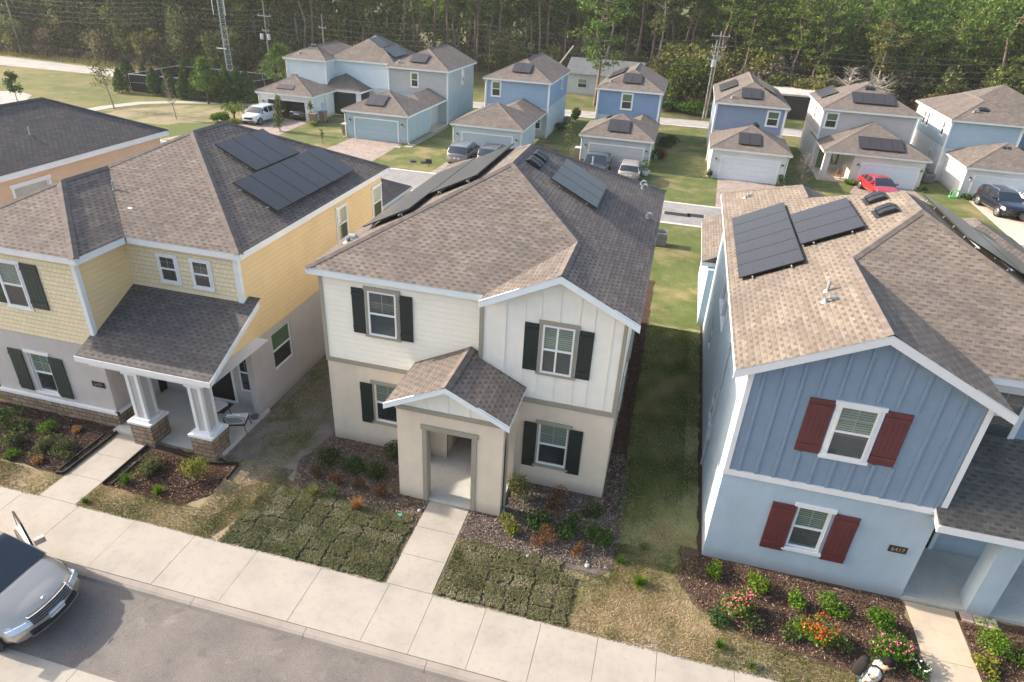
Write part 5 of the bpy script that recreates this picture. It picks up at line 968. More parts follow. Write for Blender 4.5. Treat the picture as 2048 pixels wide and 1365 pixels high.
for a in np.arange(-18.35, 27, 3.02): curb_piece(a + .006, a + 3.014)
cb.box((-20, -6.95, -.14), (27, -6.8, -.035))
cb.box((-20, -6.9, -.1), (27, -6.8, -.04)); struct(cb.build('curb', CURB))
mb = MB()
for a in np.arange(-19.5, 27, 3.0): 
    mb.poly([(a + .006, -9.72, -.126), (a + 2.994, -9.72, -.126), (a + 2.994, -9.4, -.14 + .01), (a + .006, -9.4, -.13 + .002)][:0] or [(a + .006, -9.95, -.124), (a + 2.994, -9.95, -.124), (a + 2.994, -9.5, -.126), (a + .006, -9.5, -.126)])
    mb.poly([(a + .006, -9.5, -.126), (a + 2.994, -9.5, -.126), (a + 2.994, -9.08, -.122), (a + .006, -9.08, -.122)])
struct(mb.build('gutter_strip', concrete('gutter_concrete', (.31, .285, .25))))
def walk(name, x0, x1, y0, y1, n, m, z=.004, bend=0):
    mb = MB(); 
    for k in range(n):
        a, b = y0 + (y1 - y0) * k / n, y0 + (y1 - y0) * (k + 1) / n; mb.box((x0 + bend * k / n, a + .005, -.05), (x1 + bend * k / n, b - .005, z))
    return struct(mb.build(name, m))
walk('cream_house_walk', 4.04, 5.26, -5.045, -1.95, 3, CONC); walk('yellow_house_walk', -6.64, -5.42, -5.045, -2.02, 3, CONC); walk('blue_house_walk', 17.03, 18.2, -5.045, -1.72, 2, concrete('tan_walk_concrete', (.5, .41, .31)))
sheet('yard_lawn', [(-12, -1.6), (22, -1.6), (22, 26.7), (-12, 26.7)], -.012, GREEN)
sheet('front_lawn', [(-16, -5.05), (23, -5.05), (23, -1.6), (-16, -1.6)], -.009, DRY)
sheet('side_lawn', [(9.42, -2.2), (11.82, -2.3), (11.84, 12), (9.3, 12)], -.005, SIDE, .12, 3)
sheet('side_dirt', [(-2.85, -2.6), (.0, -2.4), (0, 13), (-2.88, 13)], -.006, DIRT, .1, 4)
sheet('mulch_bed_cream_left', [(-.1, .6), (-.5, -1.5), (-.15, -2.4), (1.0, -3.0), (2.6, -3.15), (4.03, -2.98), (4.03, -1.9), (3.2, .1), (0, .2)], -.002, MULG, .07, 5)
sheet('mulch_bed_cream_right', [(5.27, -1.9), (5.27, -3.2), (7.4, -3.22), (9.2, -3.3), (9.6, -2.9), (9.6, -1.5), (9.42, 5), (9.4, 16), (8.9, 16), (8.9, -.2), (5.27, -.2)], -.002, MULG, .07, 6)
sheet('mulch_strip_cream_side', [(9.0, -.6), (9.45, -.9), (9.4, 17), (8.93, 17)], .002, MULD, .06, 7)
sheet('mulch_bed_yellow_left', [(-13, -1.7), (-6.95, -1.75), (-6.8, -1.95), (-6.78, -4.16), (-9.4, -4.08), (-13, -4.3)], -.002, MULD, .05, 8)
sheet('mulch_bed_yellow_right', [(-5.35, -2.1), (-2.3, -2.1), (-2.1, -3.6), (-2.6, -4.25), (-5.32, -4.16)], -.002, MULD, .05, 9)
sheet('mulch_bed_blue', [(11.3, -1.5), (16.95, -1.7), (17.0, -4.3), (15.9, -4.4), (14.5, -4.3), (13.0, -4.1), (11.9, -3.6), (11.2, -2.7)], -.001, MULR, .12, 10)
sheet('mulch_strip_blue_side', [(11.76, -2.0), (11.9, -2.0), (11.9, 12.5), (11.76, 12.5)], .001, MULD, .05, 11); sheet('mulch_bed_blue_right', [(18.22, -1.7), (23, -1.7), (23, -4.4), (18.22, -4.4)], -.001, MULR, .06, 12)
# edging of the yellow house beds
def edging(label, pts, h=.09):
    mb = MB()
    for (xa, ya), (xb, yb) in zip(pts, pts[1:]):
        d = Vector((xb - xa, yb - ya, 0)); n = Vector((-d.y, d.x, 0)).normalized() * .03; mb.obox((xa, ya, -.03), d, n, (0, 0, h + .03))
    tag(mb.build('bed_edging', plain('black_edging', (.012, .012, .013), .7)), label, 'garden edging', 'black garden edging round the beds of the yellow house')
edging('black plastic edging round the mulch bed left of the yellow house walk', [(-7.0, -1.95), (-6.76, -1.98), (-6.74, -4.1), (-6.95, -4.15)]); edging('black plastic edging round the mulch bed before the stone columns', [(-5.3, -4.15), (-5.34, -2.25), (-3.0, -2.45), (-2.15, -2.2), (-2.08, -2.9)])
edging('second line of black edging inside the bed left of the yellow house walk', [(-9.4, -2.02), (-7.05, -2.25), (-7.0, -4.0)], .06); edging('second line of black edging inside the bed before the stone columns', [(-5.05, -4.1), (-5.08, -2.55)], .06)
# alley
struct(sheet('alley_road', [(-60, 27.0), (60, 27.0), (60, 31.5), (-60, 31.5)], .0, ASPF)); a = MB(); a.box((-60, 31.5, -.05), (60, 31.72, .02)); a.box((-60, 26.75, -.05), (60, 27.0, .02)); struct(a.build('alley_curb', concrete('pale_curb', (.6, .57, .5))))
sheet('alley_lawn', [(-28, 31.75), (45, 31.75), (45, 61), (-28, 58)], -.008, GREEN)
for i, (nm, pts) in enumerate((('driveway_teal', [(-19.3, 31.75), (-13.9, 31.75), (-14.2, 39.8), (-19.0, 39.8)]), ('driveway_grey', [(-8.6, 31.75), (-3.7, 31.75), (-3.9, 38.9), (-8.45, 38.9)]), ('driveway_mid', [(2.1, 31.75), (7.1, 31.75), (6.9, 39.8), (2.3, 39.8)]), ('driveway_slate', [(12.7, 31.75), (17.7, 31.75), (17.4, 39.95), (13.0, 39.95)]), ('driveway_wide', [(24.4, 31.75), (30.2, 31.75), (28.6, 39), (28.4, 43.2), (24.1, 43.2), (23.0, 40), (23.6, 36)]), ('driveway_right', [(31.7, 31.75), (38, 31.75), (37, 42.4), (32, 42.4)]), ('driveway_corner', [(-33, 31.75), (-24.6, 34.5), (-25.2, 38.0), (-25.8, 44.1), (-30.3, 44.1), (-31.2, 38)]))):
    sheet(nm, pts, .004, PAVE if i in (0, 3, 6) else (PAVE if i != 5 else concrete('patio_concrete', (.5, .42, .34))))
for i, (x0, x1, y0, y1) in enumerate(((9.3, 10.85, 28.6, 29.3), (11.0, 11.9, 28.75, 29.5))):
    o = wthing('drain_grate', ['long dark drain grate in a concrete frame on the alley', 'shorter drain grate in the alley, right of the long dark one'][i], 'drain grate', (x0, y0, 0)); m = MB(); m.box((x0 - .2, y0 - .15, 0), (x1 + .2, y1 + .15, .012)); sub(o, 'concrete_frame', m, CURB)
    m = MB(); m.box((x0, y0, .012), (x1, y1, .018)); [m.box((x0 + .08 + k * .12, y0 + .03, .018), (x0 + .13 + k * .12, y1 - .03, .03)) for k in range(int((x1 - x0 - .1) / .12))]; sub(o, 'grate', m, DARKM)
# far road, paths and field
FARR = asphalt('far_asphalt', (.34, .33, .32)); sheet('far_road', [(-200, 60), (-85, 57.0), (-60, 57.0), (-3, 60.7), (25, 61.8), (80, 62.5), (80, 67.5), (22, 65.9), (-3, 64.3), (-58, 61.0), (-84, 63.2), (-200, 74)], .0, FARR)
a = MB()
for (xa, ya), (xb, yb) in zip([(-60, 56.9), (-3, 60.4), (25, 61.5), (80, 62.2)], [(-3, 60.4), (25, 61.5), (80, 62.2)]): a.obox((xa, ya - .2, -.02), (xb - xa, yb - ya, 0), (0, .3, 0), (0, 0, .06))
struct(a.build('far_road_curb', concrete('pale_curb', (.6, .57, .5))))
def ribbon(name, pts, w, z, m):
    mb = MB(); P = [Vector(p + (0,)) for p in pts]; L_, R_ = [], []
    for i, p in enumerate(P): d = (P[min(i + 1, len(P) - 1)] - P[max(0, i - 1)]).normalized(); n = Vector((-d.y, d.x, 0)) * w / 2; L_.append(p + n); R_.append(p - n)
    for i in range(len(P) - 1): mb.poly([(v.x, v.y, z) for v in (R_[i], R_[i + 1], L_[i + 1], L_[i])])
    return struct(mb.build(name, m))
ribbon('footpath', [(-46.5, 30), (-46.8, 36), (-46.4, 41), (-45.3, 44.2), (-43.0, 46.3), (-39.7, 48.0), (-35.5, 49.0), (-30, 49.6)], 1.5, .0, CONC)
sheet('cul_de_sac', [(-75, 36), (-60, 43.6), (-57, 42.6), (-55, 40), (-54, 37), (-58, 31), (-75, 28)], .0, FARR)
sheet('worn_field', [(-44.5, 36), (-44, 42), (-41, 45.5), (-36.5, 47.6), (-32, 47), (-32.5, 41.5), (-36, 37)], -.006, ground_mat('worn_field', [(.25, (.13, .11, .06)), (.5, (.24, .2, .12)), (.75, (.34, .29, .2))], .5, 4, patches=[(.25, .5, .62, (.16, .17, .06))]), .5, 3, step=1)
sheet('forest_floor', [(-300, 78), (-84, 67), (-50, 67.5), (-38, 76), (-25, 86), (12, 88), (12, 76), (60, 74), (300, 74), (300, 400), (-300, 400)], -.004, FLOOR, .8, 5, step=2)
# ------------------------------------------------------------------ blades of grass, sod and mulch chips
def inpoly(P, poly):
    x, y = P[:, 0], P[:, 1]; c = np.zeros(len(P), bool); n = len(poly)
    for i in range(n):
        (x0, y0), (x1, y1) = poly[i], poly[(i + 1) % n]; c ^= ((y0 > y) != (y1 > y)) & (x < (x1 - x0) * (y - y0) / (y1 - y0 + 1e-12) + x0)
    return c
def scatter(poly, dens, holes=()):
    xs = [p[0] for p in poly]; ys = [p[1] for p in poly]; n = int(dens * (max(xs) - min(xs)) * (max(ys) - min(ys))); P = np.stack([rng.uniform(min(xs), max(xs), n), rng.uniform(min(ys), max(ys), n)], 1); P = P[inpoly(P, poly)]
    for h in holes: P = P[~inpoly(P, h)]
    return P
def vnoise(P, s, seed=0):
    r_ = np.random.default_rng(seed); v = np.zeros(len(P))
    for k in range(5): a = r_.uniform(0, 6.28, 2); f = s * r_.uniform(.6, 1.9); v += np.sin(P[:, 0] * f * math.cos(a[0]) + P[:, 1] * f * math.sin(a[0]) + a[1])
    return v / 5
def blades(name, P, h, m, rv, lean=.6, w=.012, z=0.):
    n = len(P); an = rng.uniform(0, 6.283, n); ht = h * rng.uniform(.5, 1.3, n) if np.isscalar(h) else h * rng.uniform(.6, 1.2, n); B = np.column_stack([P, np.full(n, z) if np.isscalar(z) else z]); d = np.column_stack([np.cos(an), np.sin(an), np.zeros(n)]); l = rng.uniform(.1, 1, n)[:, None] * lean; e = np.column_stack([-np.sin(an), np.cos(an), np.zeros(n)]) * w * rng.uniform(.6, 1.5, n)[:, None]
    T_ = B + d * l * ht[:, None]; T_[:, 2] += ht * np.sqrt(1 - np.minimum(.9, l[:, 0] ** 2)); V = np.stack([B - e, B + e, T_], 1).reshape(-1, 3)
    me = bpy.data.meshes.new(name); me.vertices.add(n * 3); me.vertices.foreach_set('co', V.ravel()); me.loops.add(n * 3); me.loops.foreach_set('vertex_index', np.arange(n * 3)); me.polygons.add(n); me.polygons.foreach_set('loop_start', np.arange(0, n * 3, 3)); me.update(calc_edges=True)
    me.attributes.new('rnd', 'FLOAT', 'FACE').data.foreach_set('value', np.clip(rv, 0, 1).astype(np.float32)); me.materials.append(m); me.validate(); o = bpy.data.objects.new(name, me); col.objects.link(o); return o
GR = leaf('grass_blades', (.08, .11, .03), (.29, .245, .125), (.5, .42, .29), .25); GG = leaf('green_blades', (.075, .13, .035), (.23, .27, .1), (.46, .4, .25), .35); SOD = leaf('sod_blades', (.11, .13, .055), (.3, .28, .16), (.48, .42, .34), .3)
walkc, walky, walkb = [(4.0, -5.1), (5.3, -5.1), (5.3, -1.9), (4.0, -1.9)], [(-6.68, -5.1), (-5.38, -5.1), (-5.38, -1.9), (-6.68, -1.9)], [(17.0, -5.1), (18.24, -5.1), (18.24, -1.7), (17.0, -1.7)]
bedsL = [[(-.5, .2), (-.4, -2.3), (1.0, -2.95), (2.6, -3.1), (4.03, -2.95), (4.0, .2)], [(5.27, 0), (5.27, -3.15), (9.5, -3.2), (9.6, -1.5), (9.6, 0)], [(-13, -1.6), (-6.78, -1.7), (-6.78, -4.16), (-13, -4.16)], [(-5.35, -1.9), (-2.2, -1.9), (-2.1, -4.15), (-5.35, -4.15)], [(11.4, -1.5), (17, -1.5), (17, -4.3), (15, -4.3), (13.0, -4.05), (11.9, -3.5), (11.3, -2.7)], [(18.2, -1.7), (23, -1.7), (23, -4.35), (18.2, -4.35)], [(-1.1, -5.06), (4.03, -5.06), (4.0, -2.95), (1.0, -2.95), (-.4, -2.75)], [(5.3, -5.06), (8.65, -4.95), (8.6, -3.6), (8.0, -3.2), (5.3, -3.15)]]
P = scatter([(-14, -5.09), (22, -5.09), (22, -1.9), (-14, -1.9)], 4200, [walkc, walky, walkb] + bedsL); v = vnoise(P, 1.6, 3); P = P[rng.random(len(P)) < np.clip(.75 + v, .15, 1)]; v = vnoise(P, 1.6, 5) + vnoise(P, 6, 15) * .6
tag(blades('front_grass', P, .035, GR, .56 + v * .8 + rng.normal(0, .2, len(P)), w=.009, z=-.008), None, None, kind='stuff')
P = scatter([(9.45, -2.6), (11.75, -2.6), (11.75, 11.8), (9.4, 11.8)], 2600); v = vnoise(P, 1.3, 8) - (P[:, 0] > 11.3) * .5; P = P[rng.random(len(P)) < np.clip(.75 + v, .08, 1)]; v = vnoise(P, 1.7, 9) + vnoise(P, 5, 19) * .5 + (P[:, 1] < 0) * .25; tag(blades('side_grass', P, .05, GG, .5 + v * .65 + rng.normal(0, .18, len(P)), z=-.006), None, None, kind='stuff')
P = scatter([(-2.6, -2.4), (-.7, -2.4), (-.9, 6), (-2.6, 8)], 1200); v = vnoise(P, 1.5, 4); P = P[rng.random(len(P)) < np.clip(.35 + v, 0, 1)]; tag(blades('thin_side_grass', P, .045, GG, .7 + rng.normal(0, .2, len(P)), z=-.006), None, None, kind='stuff')
def sod(name, poly, seed):
    sheet('sod_bed', poly, -.001, plain('sod_bed_soil', (.075, .065, .045), .95, var=.4, vs=9), .03, seed)
    r_ = random.Random(seed); mb = MB(); tops = []
    y = min(p[1] for p in poly); row = 0
    while y < max(p[1] for p in poly):
        x = min(p[0] for p in poly) - (row % 2) * .3; 
        while x < max(p[0] for p in poly):
            w_ = .6; h_ = .4; xa_, xb_ = max(x, min(p[0] for p in poly) + .02), min(x + .6, max(p[0] for p in poly)); w_ = max(.05, xb_ - xa_); cx_, cy_ = xa_ + w_ / 2, y + h_ / 2
            if w_ > .15 and inpoly(np.array([[cx_, min(cy_, max(p[1] for p in poly) - .3)]]), poly)[0]:
                z = r_.uniform(.012, .045); an = r_.gauss(0, .07); c = [(cx_ + a * math.cos(an) - b * math.sin(an), cy_ + a * math.sin(an) + b * math.cos(an)) for a, b in ((-w_ / 2 + .028, -h_ / 2 + .022), (w_ / 2 - .028, -h_ / 2 + .022), (w_ / 2 - .028, h_ / 2 - .022), (-w_ / 2 + .028, h_ / 2 - .022))]
                cx_ += r_.gauss(0, .015); cy_ += r_.gauss(0, .012); c = jit([(p[0] + r_.gauss(0, .02), p[1] + r_.gauss(0, .02)) for p in c], .045, .06, seed + int(x * 9) + int(y * 31)); b = [(a, q, -.01) for a, q in c]; t_ = [(a, q, z) for a, q in c]; mb.poly(t_)
                for i in range(len(c)): j = (i + 1) % len(c); mb.poly([b[i], b[j], t_[j], t_[i]])
                tops.append((c, z, r_.random()))
            x += w_
        y += .4; row += 1
    o = mb.build(name, ground_mat('sod_soil', [(.25, (.04, .04, .02)), (.5, (.1, .1, .045)), (.75, (.2, .17, .11))], 3, 40, bmp=1)); o['kind'] = 'stuff'
    PP, ZZ, VV = [], [], []
    mx_, my_ = np.mean([p[0] for p in poly]), np.mean([p[1] for p in poly]); pe = scatter([(mx_ + (px_ - mx_) * 1.03, min(my_ + (py_ - my_) * 1.06, 9) if py_ > my_ else py_) for px_, py_ in poly], 900); pe = pe[~inpoly(pe, walkc)]; PP.append(pe); ZZ.append(np.full(len(pe), .0)); VV.append(rng.uniform(.3, 1, len(pe)))
    for c, z, v in tops:
        p = scatter(c, 2600); PP.append(p); ZZ.append(np.full(len(p), z)); e = vnoise(p, 5, 2); VV.append(np.clip(.5 + (v - .5) * .5 + e * .5 + rng.normal(0, .16, len(p)), 0, 1))
    b = blades(name + '_blades', np.concatenate(PP), .042, SOD, np.concatenate(VV), .8, w=.011, z=np.concatenate(ZZ)); b['kind'] = 'stuff'
sod('sod', [(-.85, -5.04), (4.0, -5.04), (4.0, -3.0), (1.0, -3.0), (-.5, -2.75)], 1); sod('sod', [(5.3, -5.04), (8.7, -5.04), (8.65, -3.55), (8.0, -3.15), (5.32, -3.18)], 2)
CH = leaf('mulch_chips', (.03, .018, .014), (.13, .085, .07), (.4, .3, .26), 0); CHG = leaf('grey_mulch_chips', (.06, .045, .04), (.25, .2, .17), (.6, .53, .46), 0); CHR_ = leaf('red_mulch_chips', (.04, .022, .02), (.185, .12, .09), (.46, .37, .31), 0)
def chips(poly, m, dens=1400):
    P = scatter(poly, dens); o = leaves('mulch', np.column_stack([P, rng.uniform(.0, .014, len(P))]), .046, m, flat=-2.5, aspect=.32); V = np.empty(len(o.data.vertices) * 3); o.data.vertices.foreach_get('co', V); V = V.reshape(-1, 3); V[:, 2] = .006 + np.abs(V[:, 2]) * .6; o.data.vertices.foreach_set('co', V.ravel()); o['kind'] = 'stuff'
chips([(-.45, -1.5), (-.2, -2.4), (1.0, -2.95), (2.6, -3.1), (4.0, -2.95), (4.0, -1.95), (3.1, -1.9), (3.1, -.02), (-.1, -.02)], CHG); chips([(5.3, -1.97), (6.2, -1.97), (6.2, -.3), (8.95, -.3), (8.95, 2), (9.6, 2), (9.65, -1.5), (9.5, -3.0), (5.3, -3.18)], CHG); chips([(-13, -1.75), (-6.85, -1.75), (-6.82, -4.1), (-13, -4.15)], CH); chips([(-5.28, -2.45), (-2.2, -2.4), (-2.1, -3.6), (-2.7, -4.2), (-5.3, -4.1)], CH); chips([(11.4, -1.75), (16.9, -1.75), (16.95, -4.2), (15, -4.25), (13.0, -4.05), (11.9, -3.5), (11.3, -2.7)], CHR_, 1100); chips([(18.25, -1.9), (22, -1.9), (22, -4.3), (18.25, -4.3)], CHR_)
chips([(8.98, 2), (9.55, 2), (9.55, 12), (8.98, 12)], CH, 400)
# ================================================================== plants
STEM = bark('stem_brown', (.06, .045, .035), (.14, .11, .085)); LG = leaf('leaf_deep_green', (.02, .05, .018), (.07, .13, .04), (.14, .2, .07)); LB = leaf('leaf_bright_green', (.04, .1, .015), (.13, .24, .03), (.26, .34, .06)); LO = leaf('leaf_olive', (.05, .065, .025), (.15, .17, .07), (.28, .28, .14)); LR = leaf('leaf_rust', (.06, .04, .025), (.17, .09, .055), (.3, .17, .1)); LY = leaf('leaf_yellow_green', (.08, .11, .02), (.24, .26, .05), (.42, .38, .1))
FP = leaf('flower_pink', (.55, .06, .25), (.8, .2, .4), (.9, .45, .55), .1); FRD = leaf('flower_red_yellow', (.6, .03, .03), (.72, .1, .04), (.75, .5, .06), .1); FW = leaf('flower_white', (.75, .75, .72), (.85, .85, .82), None, .1); FO = leaf('leaf_orange', (.22, .11, .04), (.42, .22, .08), (.55, .35, .15))
def shrub(label, x, y, r, h, m, n=420, ls=.035, flower=None, nf=70, bare=.0, kind='shrub', name='shrub', group=None, flat=.1, lobes=6):
    r *= 1.22; n = int(n * 1.9); t = thing(name, label, kind, (x, y, 0), 0, group); st = MB()
    for k in range(7):
        a = random.uniform(0, 6.28); d = random.uniform(.3, .8) * r; st.tube([(0, 0, -.02), (d * .4 * math.cos(a), d * .4 * math.sin(a), h * .4), (d * math.cos(a), d * math.sin(a), h * random.uniform(.6, .95))], [.012, .008, .004], 5)
    st.build('stem', STEM, t)
    cs = [(random.gauss(0, .3) * r, random.gauss(0, .3) * r, h * random.uniform(.3, .75), random.uniform(.45, .7)) for _ in range(lobes)]; C = []
    for cx_, cy_, cz_, s_ in cs:
        d = rng.normal(size=(n // lobes, 3)); d /= np.linalg.norm(d, axis=1)[:, None]; d *= rng.uniform(.55, 1.05, len(d))[:, None]; C.append(np.array([cx_, cy_, cz_]) + d * np.array([r * s_, r * s_, h * .42 * s_ * 1.3]))
    C = np.concatenate(C); C = C[C[:, 2] > .01]; leaves('foliage', C, ls, m, t, flat=flat)
    if flower:
        q = C[np.argsort(-C[:, 2] + rng.normal(0, h * .15, len(C)))][:nf]; q = q + rng.normal(0, .01, q.shape) + np.array([0, 0, .03]); leaves('flowers', np.repeat(q, 3, 0) + rng.normal(0, .012, (len(q) * 3, 3)), .021, flower, t, flat=-.5, aspect=.9)
    return t
def tuft(label, x, y, r, h, m, n=160, kind='grass clump', name='grass_clump', group=None):
    t = thing(name, label, kind, (x, y, 0), 0, group); an = rng.uniform(0, 6.28, n); rr_ = rng.uniform(.0, .25, n) * r; P = np.stack([np.cos(an) * rr_, np.sin(an) * rr_], 1); o = blades('foliage', P, h * 1.2, m, rng.random(n), 1.0 * min(1, r / h), .009); o.parent = t; return t
SH = [  # cream house, left bed
 ('round dark green shrub, leftmost of the three left of the cream porch', .57, -1.35, .34, .5, LG), ('round dark green shrub, middle one of the three left of the cream porch', 1.32, -1.4, .34, .48, LG), ('round dark green shrub nearest the cream porch pillar', 2.05, -1.42, .36, .5, LG),
 ('loose green bush against the lower left window of the cream house', 2.15, -.4, .35, .55, LO), ('thin reddish twiggy shrub at the left end of the cream house bed', .4, -1.95, .2, .35, LR), ('dull brown twiggy shrub behind the green tuft left of the cream porch', 1.15, -2.05, .22, .38, LR), ('half bare russet shrub in the middle of the bed left of the cream porch', 1.8, -2.05, .2, .34, LR), ('brown dried shrub close to the cream porch pillar', 2.6, -2.2, .28, .36, LR), 
 ('tall leafy bush with orange lower leaves right of the cream porch', 6.55, -1.0, .42, .75, LO), ('round green shrub in front of the lower right cream window, leftmost of three', 7.26, -1.9, .38, .5, LG), ('round green shrub, middle one of three right of the cream porch', 8.23, -2.0, .36, .5, LG), ('largest round green shrub at the corner of the cream house bed', 8.98, -2.15, .42, .55, LG),
 ('reddish bush under the lower right window of the cream house', 7.65, -1.05, .38, .5, LR), ('yellowish red shrub near the walk of the cream house', 6.66, -2.45, .28, .5, LY), ('rust brown dead shrub in front of the round green ones', 7.62, -2.55, .34, .45, LR), ('tiny rust brown shrub at the front edge of the right cream bed', 8.57, -2.55, .18, .25, LR), ('small grey-green bush at the right corner wall of the cream house', 8.75, -.95, .25, .35, LO),
 # yellow house
 ('variegated bush near the centre of the left yellow house bed', -9.18, -3.4, .32, .42, LO), ('variegated bush second from the walk in the left yellow bed', -8.19, -3.35, .32, .4, LO), ('variegated bush nearest the walk in the left yellow bed', -7.46, -3.25, .32, .42, LO), ('green bush beside the stone base left of the walk', -8.85, -2.6, .25, .35, LB), ('dark bush at the left edge by the stone base', -10.5, -2.6, .35, .5, LG), ('low green bush at the front of the left yellow bed', -8.8, -3.95, .22, .2, LB), ('small orange-leaved plant at the front of the left yellow bed', -7.85, -3.9, .16, .2, FO), ('small orange-leaved plant against the stone base', -8.0, -2.3, .16, .18, FO), ('leafy bush at the left frame edge before the stone base', -9.85, -2.75, .3, .38, LO),
 ('pale variegated shrub in the bed before the stone columns', -4.42, -3.35, .42, .38, LO), ('light green feathery bush, tallest in the bed before the stone columns', -2.85, -3.2, .34, .85, LY), 
 # blue house
 ('small leafy shrub at the left front corner of the blue house', 12.14, -2.35, .22, .42, LB), ('leafy green shrub left of the lower window of the blue house', 13.28, -2.45, .3, .5, LB), ('leafy green shrub under the lower window of the blue house', 14.21, -2.65, .28, .45, LB), ('leafy green shrub under the right burgundy shutter', 15.06, -2.6, .32, .5, LB), ('leafy green shrub nearest the door of the blue house', 16.14, -2.75, .34, .55, LB),
 ('low dark green plant left of the pink bush', 12.27, -3.8, .22, .25, LG), ('low grey-green plant between the pink and the red flowering bush', 13.2, -3.7, .26, .28, LO), ('low grey-green plant behind the red and yellow flowering bush', 14.0, -3.75, .22, .25, LO), ('grey-green plant between the red flowering bush and the man', 15.16, -3.65, .26, .3, LO), ('dark green clump beside the man with the backpack', 15.95, -3.95, .3, .3, LG),
 ('large leafy shrub right of the blue house walk', 18.8, -2.75, .42, .6, LB), ('yellow-green shrub in front of the large one right of the blue house walk', 18.3, -3.3, .26, .35, LY), ('leafy shrub at the right edge by the blue porch', 19.8, -2.9, .35, .5, LB), ('low green plant at the right edge beside the tan walk', 18.4, -3.9, .2, .25, LB)]
for q in SH: shrub(q[0], q[1], q[2], q[3], q[4], q[5], n=int(520 * (q[3] / .35)), ls=.036 if q[5] is not LR else .026)
shrub('bush covered in pink flowers in the blue house bed', 12.68, -3.4, .42, .68, LB, 520, .04, FP, 90); shrub('bush covered in red and yellow flowers in the blue house bed', 14.35, -3.62, .46, .75, LB, 520, .04, FRD, 130); shrub('pink and white flowering bush beside the tan walk', 16.35, -3.6, .5, .65, LB, 620, .04, FP, 50); shrub('low mat of white flowers by the tan walk', 16.75, -3.8, .3, .3, LG, 260, .035, FW, 16, name='flower_clump')
for q in (('grassy green tuft at the front left of the cream bed', .7, -2.7, .28, .3, GG), ('grassy green tuft beside it nearer the cream porch', 1.25, -2.6, .28, .3, GG), ('dried orange clump at the front of the bed left of the cream porch', 2.15, -2.85, .24, .32, FO), ('spiky green tuft at the left of the bed before the stone columns', -4.73, -3.9, .26, .3, LB), ('low spreading green tuft in the bed before the stone columns', -3.6, -3.95, .36, .2, LB), ('bright green weed clump in the dry grass between the cream and blue houses', 10.3, -3.2, .42, .26, LB), ('small bright weed clump at the side of the cream house bed', 9.75, -2.6, .2, .16, LB), ('bright green tuft in the dry grass before the blue house', 12.3, -4.5, .2, .16, LB), ('dark green tuft at the edge of the sidewalk', 13.0, -4.85, .28, .2, GG), ('bright tuft by the yellow house walk', -5.2, -4.9, .12, .14, LB), ('tiny green tuft in the sod', 1.0, -4.9, .14, .1, LB), ('flowering clover patch at the front of the shaded lawn strip', 10.35, -1.9, .5, .16, GG)): tuft(q[0], q[1], q[2], q[3], q[4], q[5], 260)
# evergreens and small trees
def mesh_leafcloud(C, ls, m, asp=.55, flat=0): return leaves('foliage', C, ls, m, None, aspect=asp, flat=flat)
EV = leaf('cypress_green', (.025, .06, .02), (.07, .14, .04), (.13, .2, .06), .25)
def cone_pts(n, r, h, z0=.1, p=.8):
    u = rng.random(n) ** .8; zz = z0 + u * (h - z0); rad = r * np.minimum(1, (1 - u) ** p * 1.6) * rng.uniform(.6, 1.05, n); a = rng.uniform(0, 6.28, n); return np.stack([np.cos(a) * rad, np.sin(a) * rad, zz], 1)
c0 = thing('cypress', 'dense dark columnar evergreen beside the black-screened fence', 'evergreen', (-50.9, 48.3, 0), 0, 'columnar evergreens round the fenced utility yard'); fo = leaves('crown', cone_pts(1300, .75, 2.5), .14, EV, c0); tr = MB(); tr.tube([(0, 0, -.1), (0, 0, 1.2)], .05, 6); tr.build('trunk', STEM, c0)
for i, (x, y, s_) in enumerate([(-51.8, 50.6, 1.05), (-47.1, 49.0, .95), (-42.9, 48.45, .95), (-41.5, 48.6, 1.0), (-40.3, 49.0, 1.0), (-39.1, 48.9, 1.05), (-37.9, 49.0, 1.1), (-36.9, 49.3, 1.15), (-36.0, 49.6, 1.1), (-53.2, 54.6, .7), (-52.5, 57.5, .75), (-50.0, 58.0, 1.0), (-48.9, 58.2, .95), (-46.0, 58.4, .95), (-44.5, 58.0, .95), (-45.2, 49.1, .9)]):
    c = dup(c0); c.location = (x, y, 0); c.scale = (s_ * 1.2, s_ * 1.2, s_ * random.uniform(1.08, 1.28)); c.rotation_euler = (0, 0, i * 1.3)
f = wthing('screened_fence', 'grey pipe fence with black screening round the utility yard', 'fence', (-44, 53, 0)); pts = [(-50.5, 49.3), (-37.0, 50.2), (-36.5, 57.8), (-50.8, 57.5), (-50.5, 49.3)]; mb = MB(); sc = MB()
for (xa, ya), (xb, yb) in zip(pts, pts[1:]):
    sc.poly([(xa, ya, .05), (xb, yb, .05), (xb, yb, 1.75), (xa, ya, 1.75)]); mb.tube([(xa, ya, 1.85), (xb, yb, 1.85)], .035, 5); mb.tube([(xa, ya, 1.0), (xb, yb, 1.0)], .02, 5); n = int(math.hypot(xb - xa, yb - ya) / 2.6)
    for k in range(n): mb.tube([(xa + (xb - xa) * k / n, ya + (yb - ya) * k / n, 0), (xa + (xb - xa) * k / n, ya + (yb - ya) * k / n, 1.9)], .04, 5)
sub(f, 'rail', mb, GALV); sub(f, 'screen', sc, plain('screen_black', (.012, .013, .018), .9))
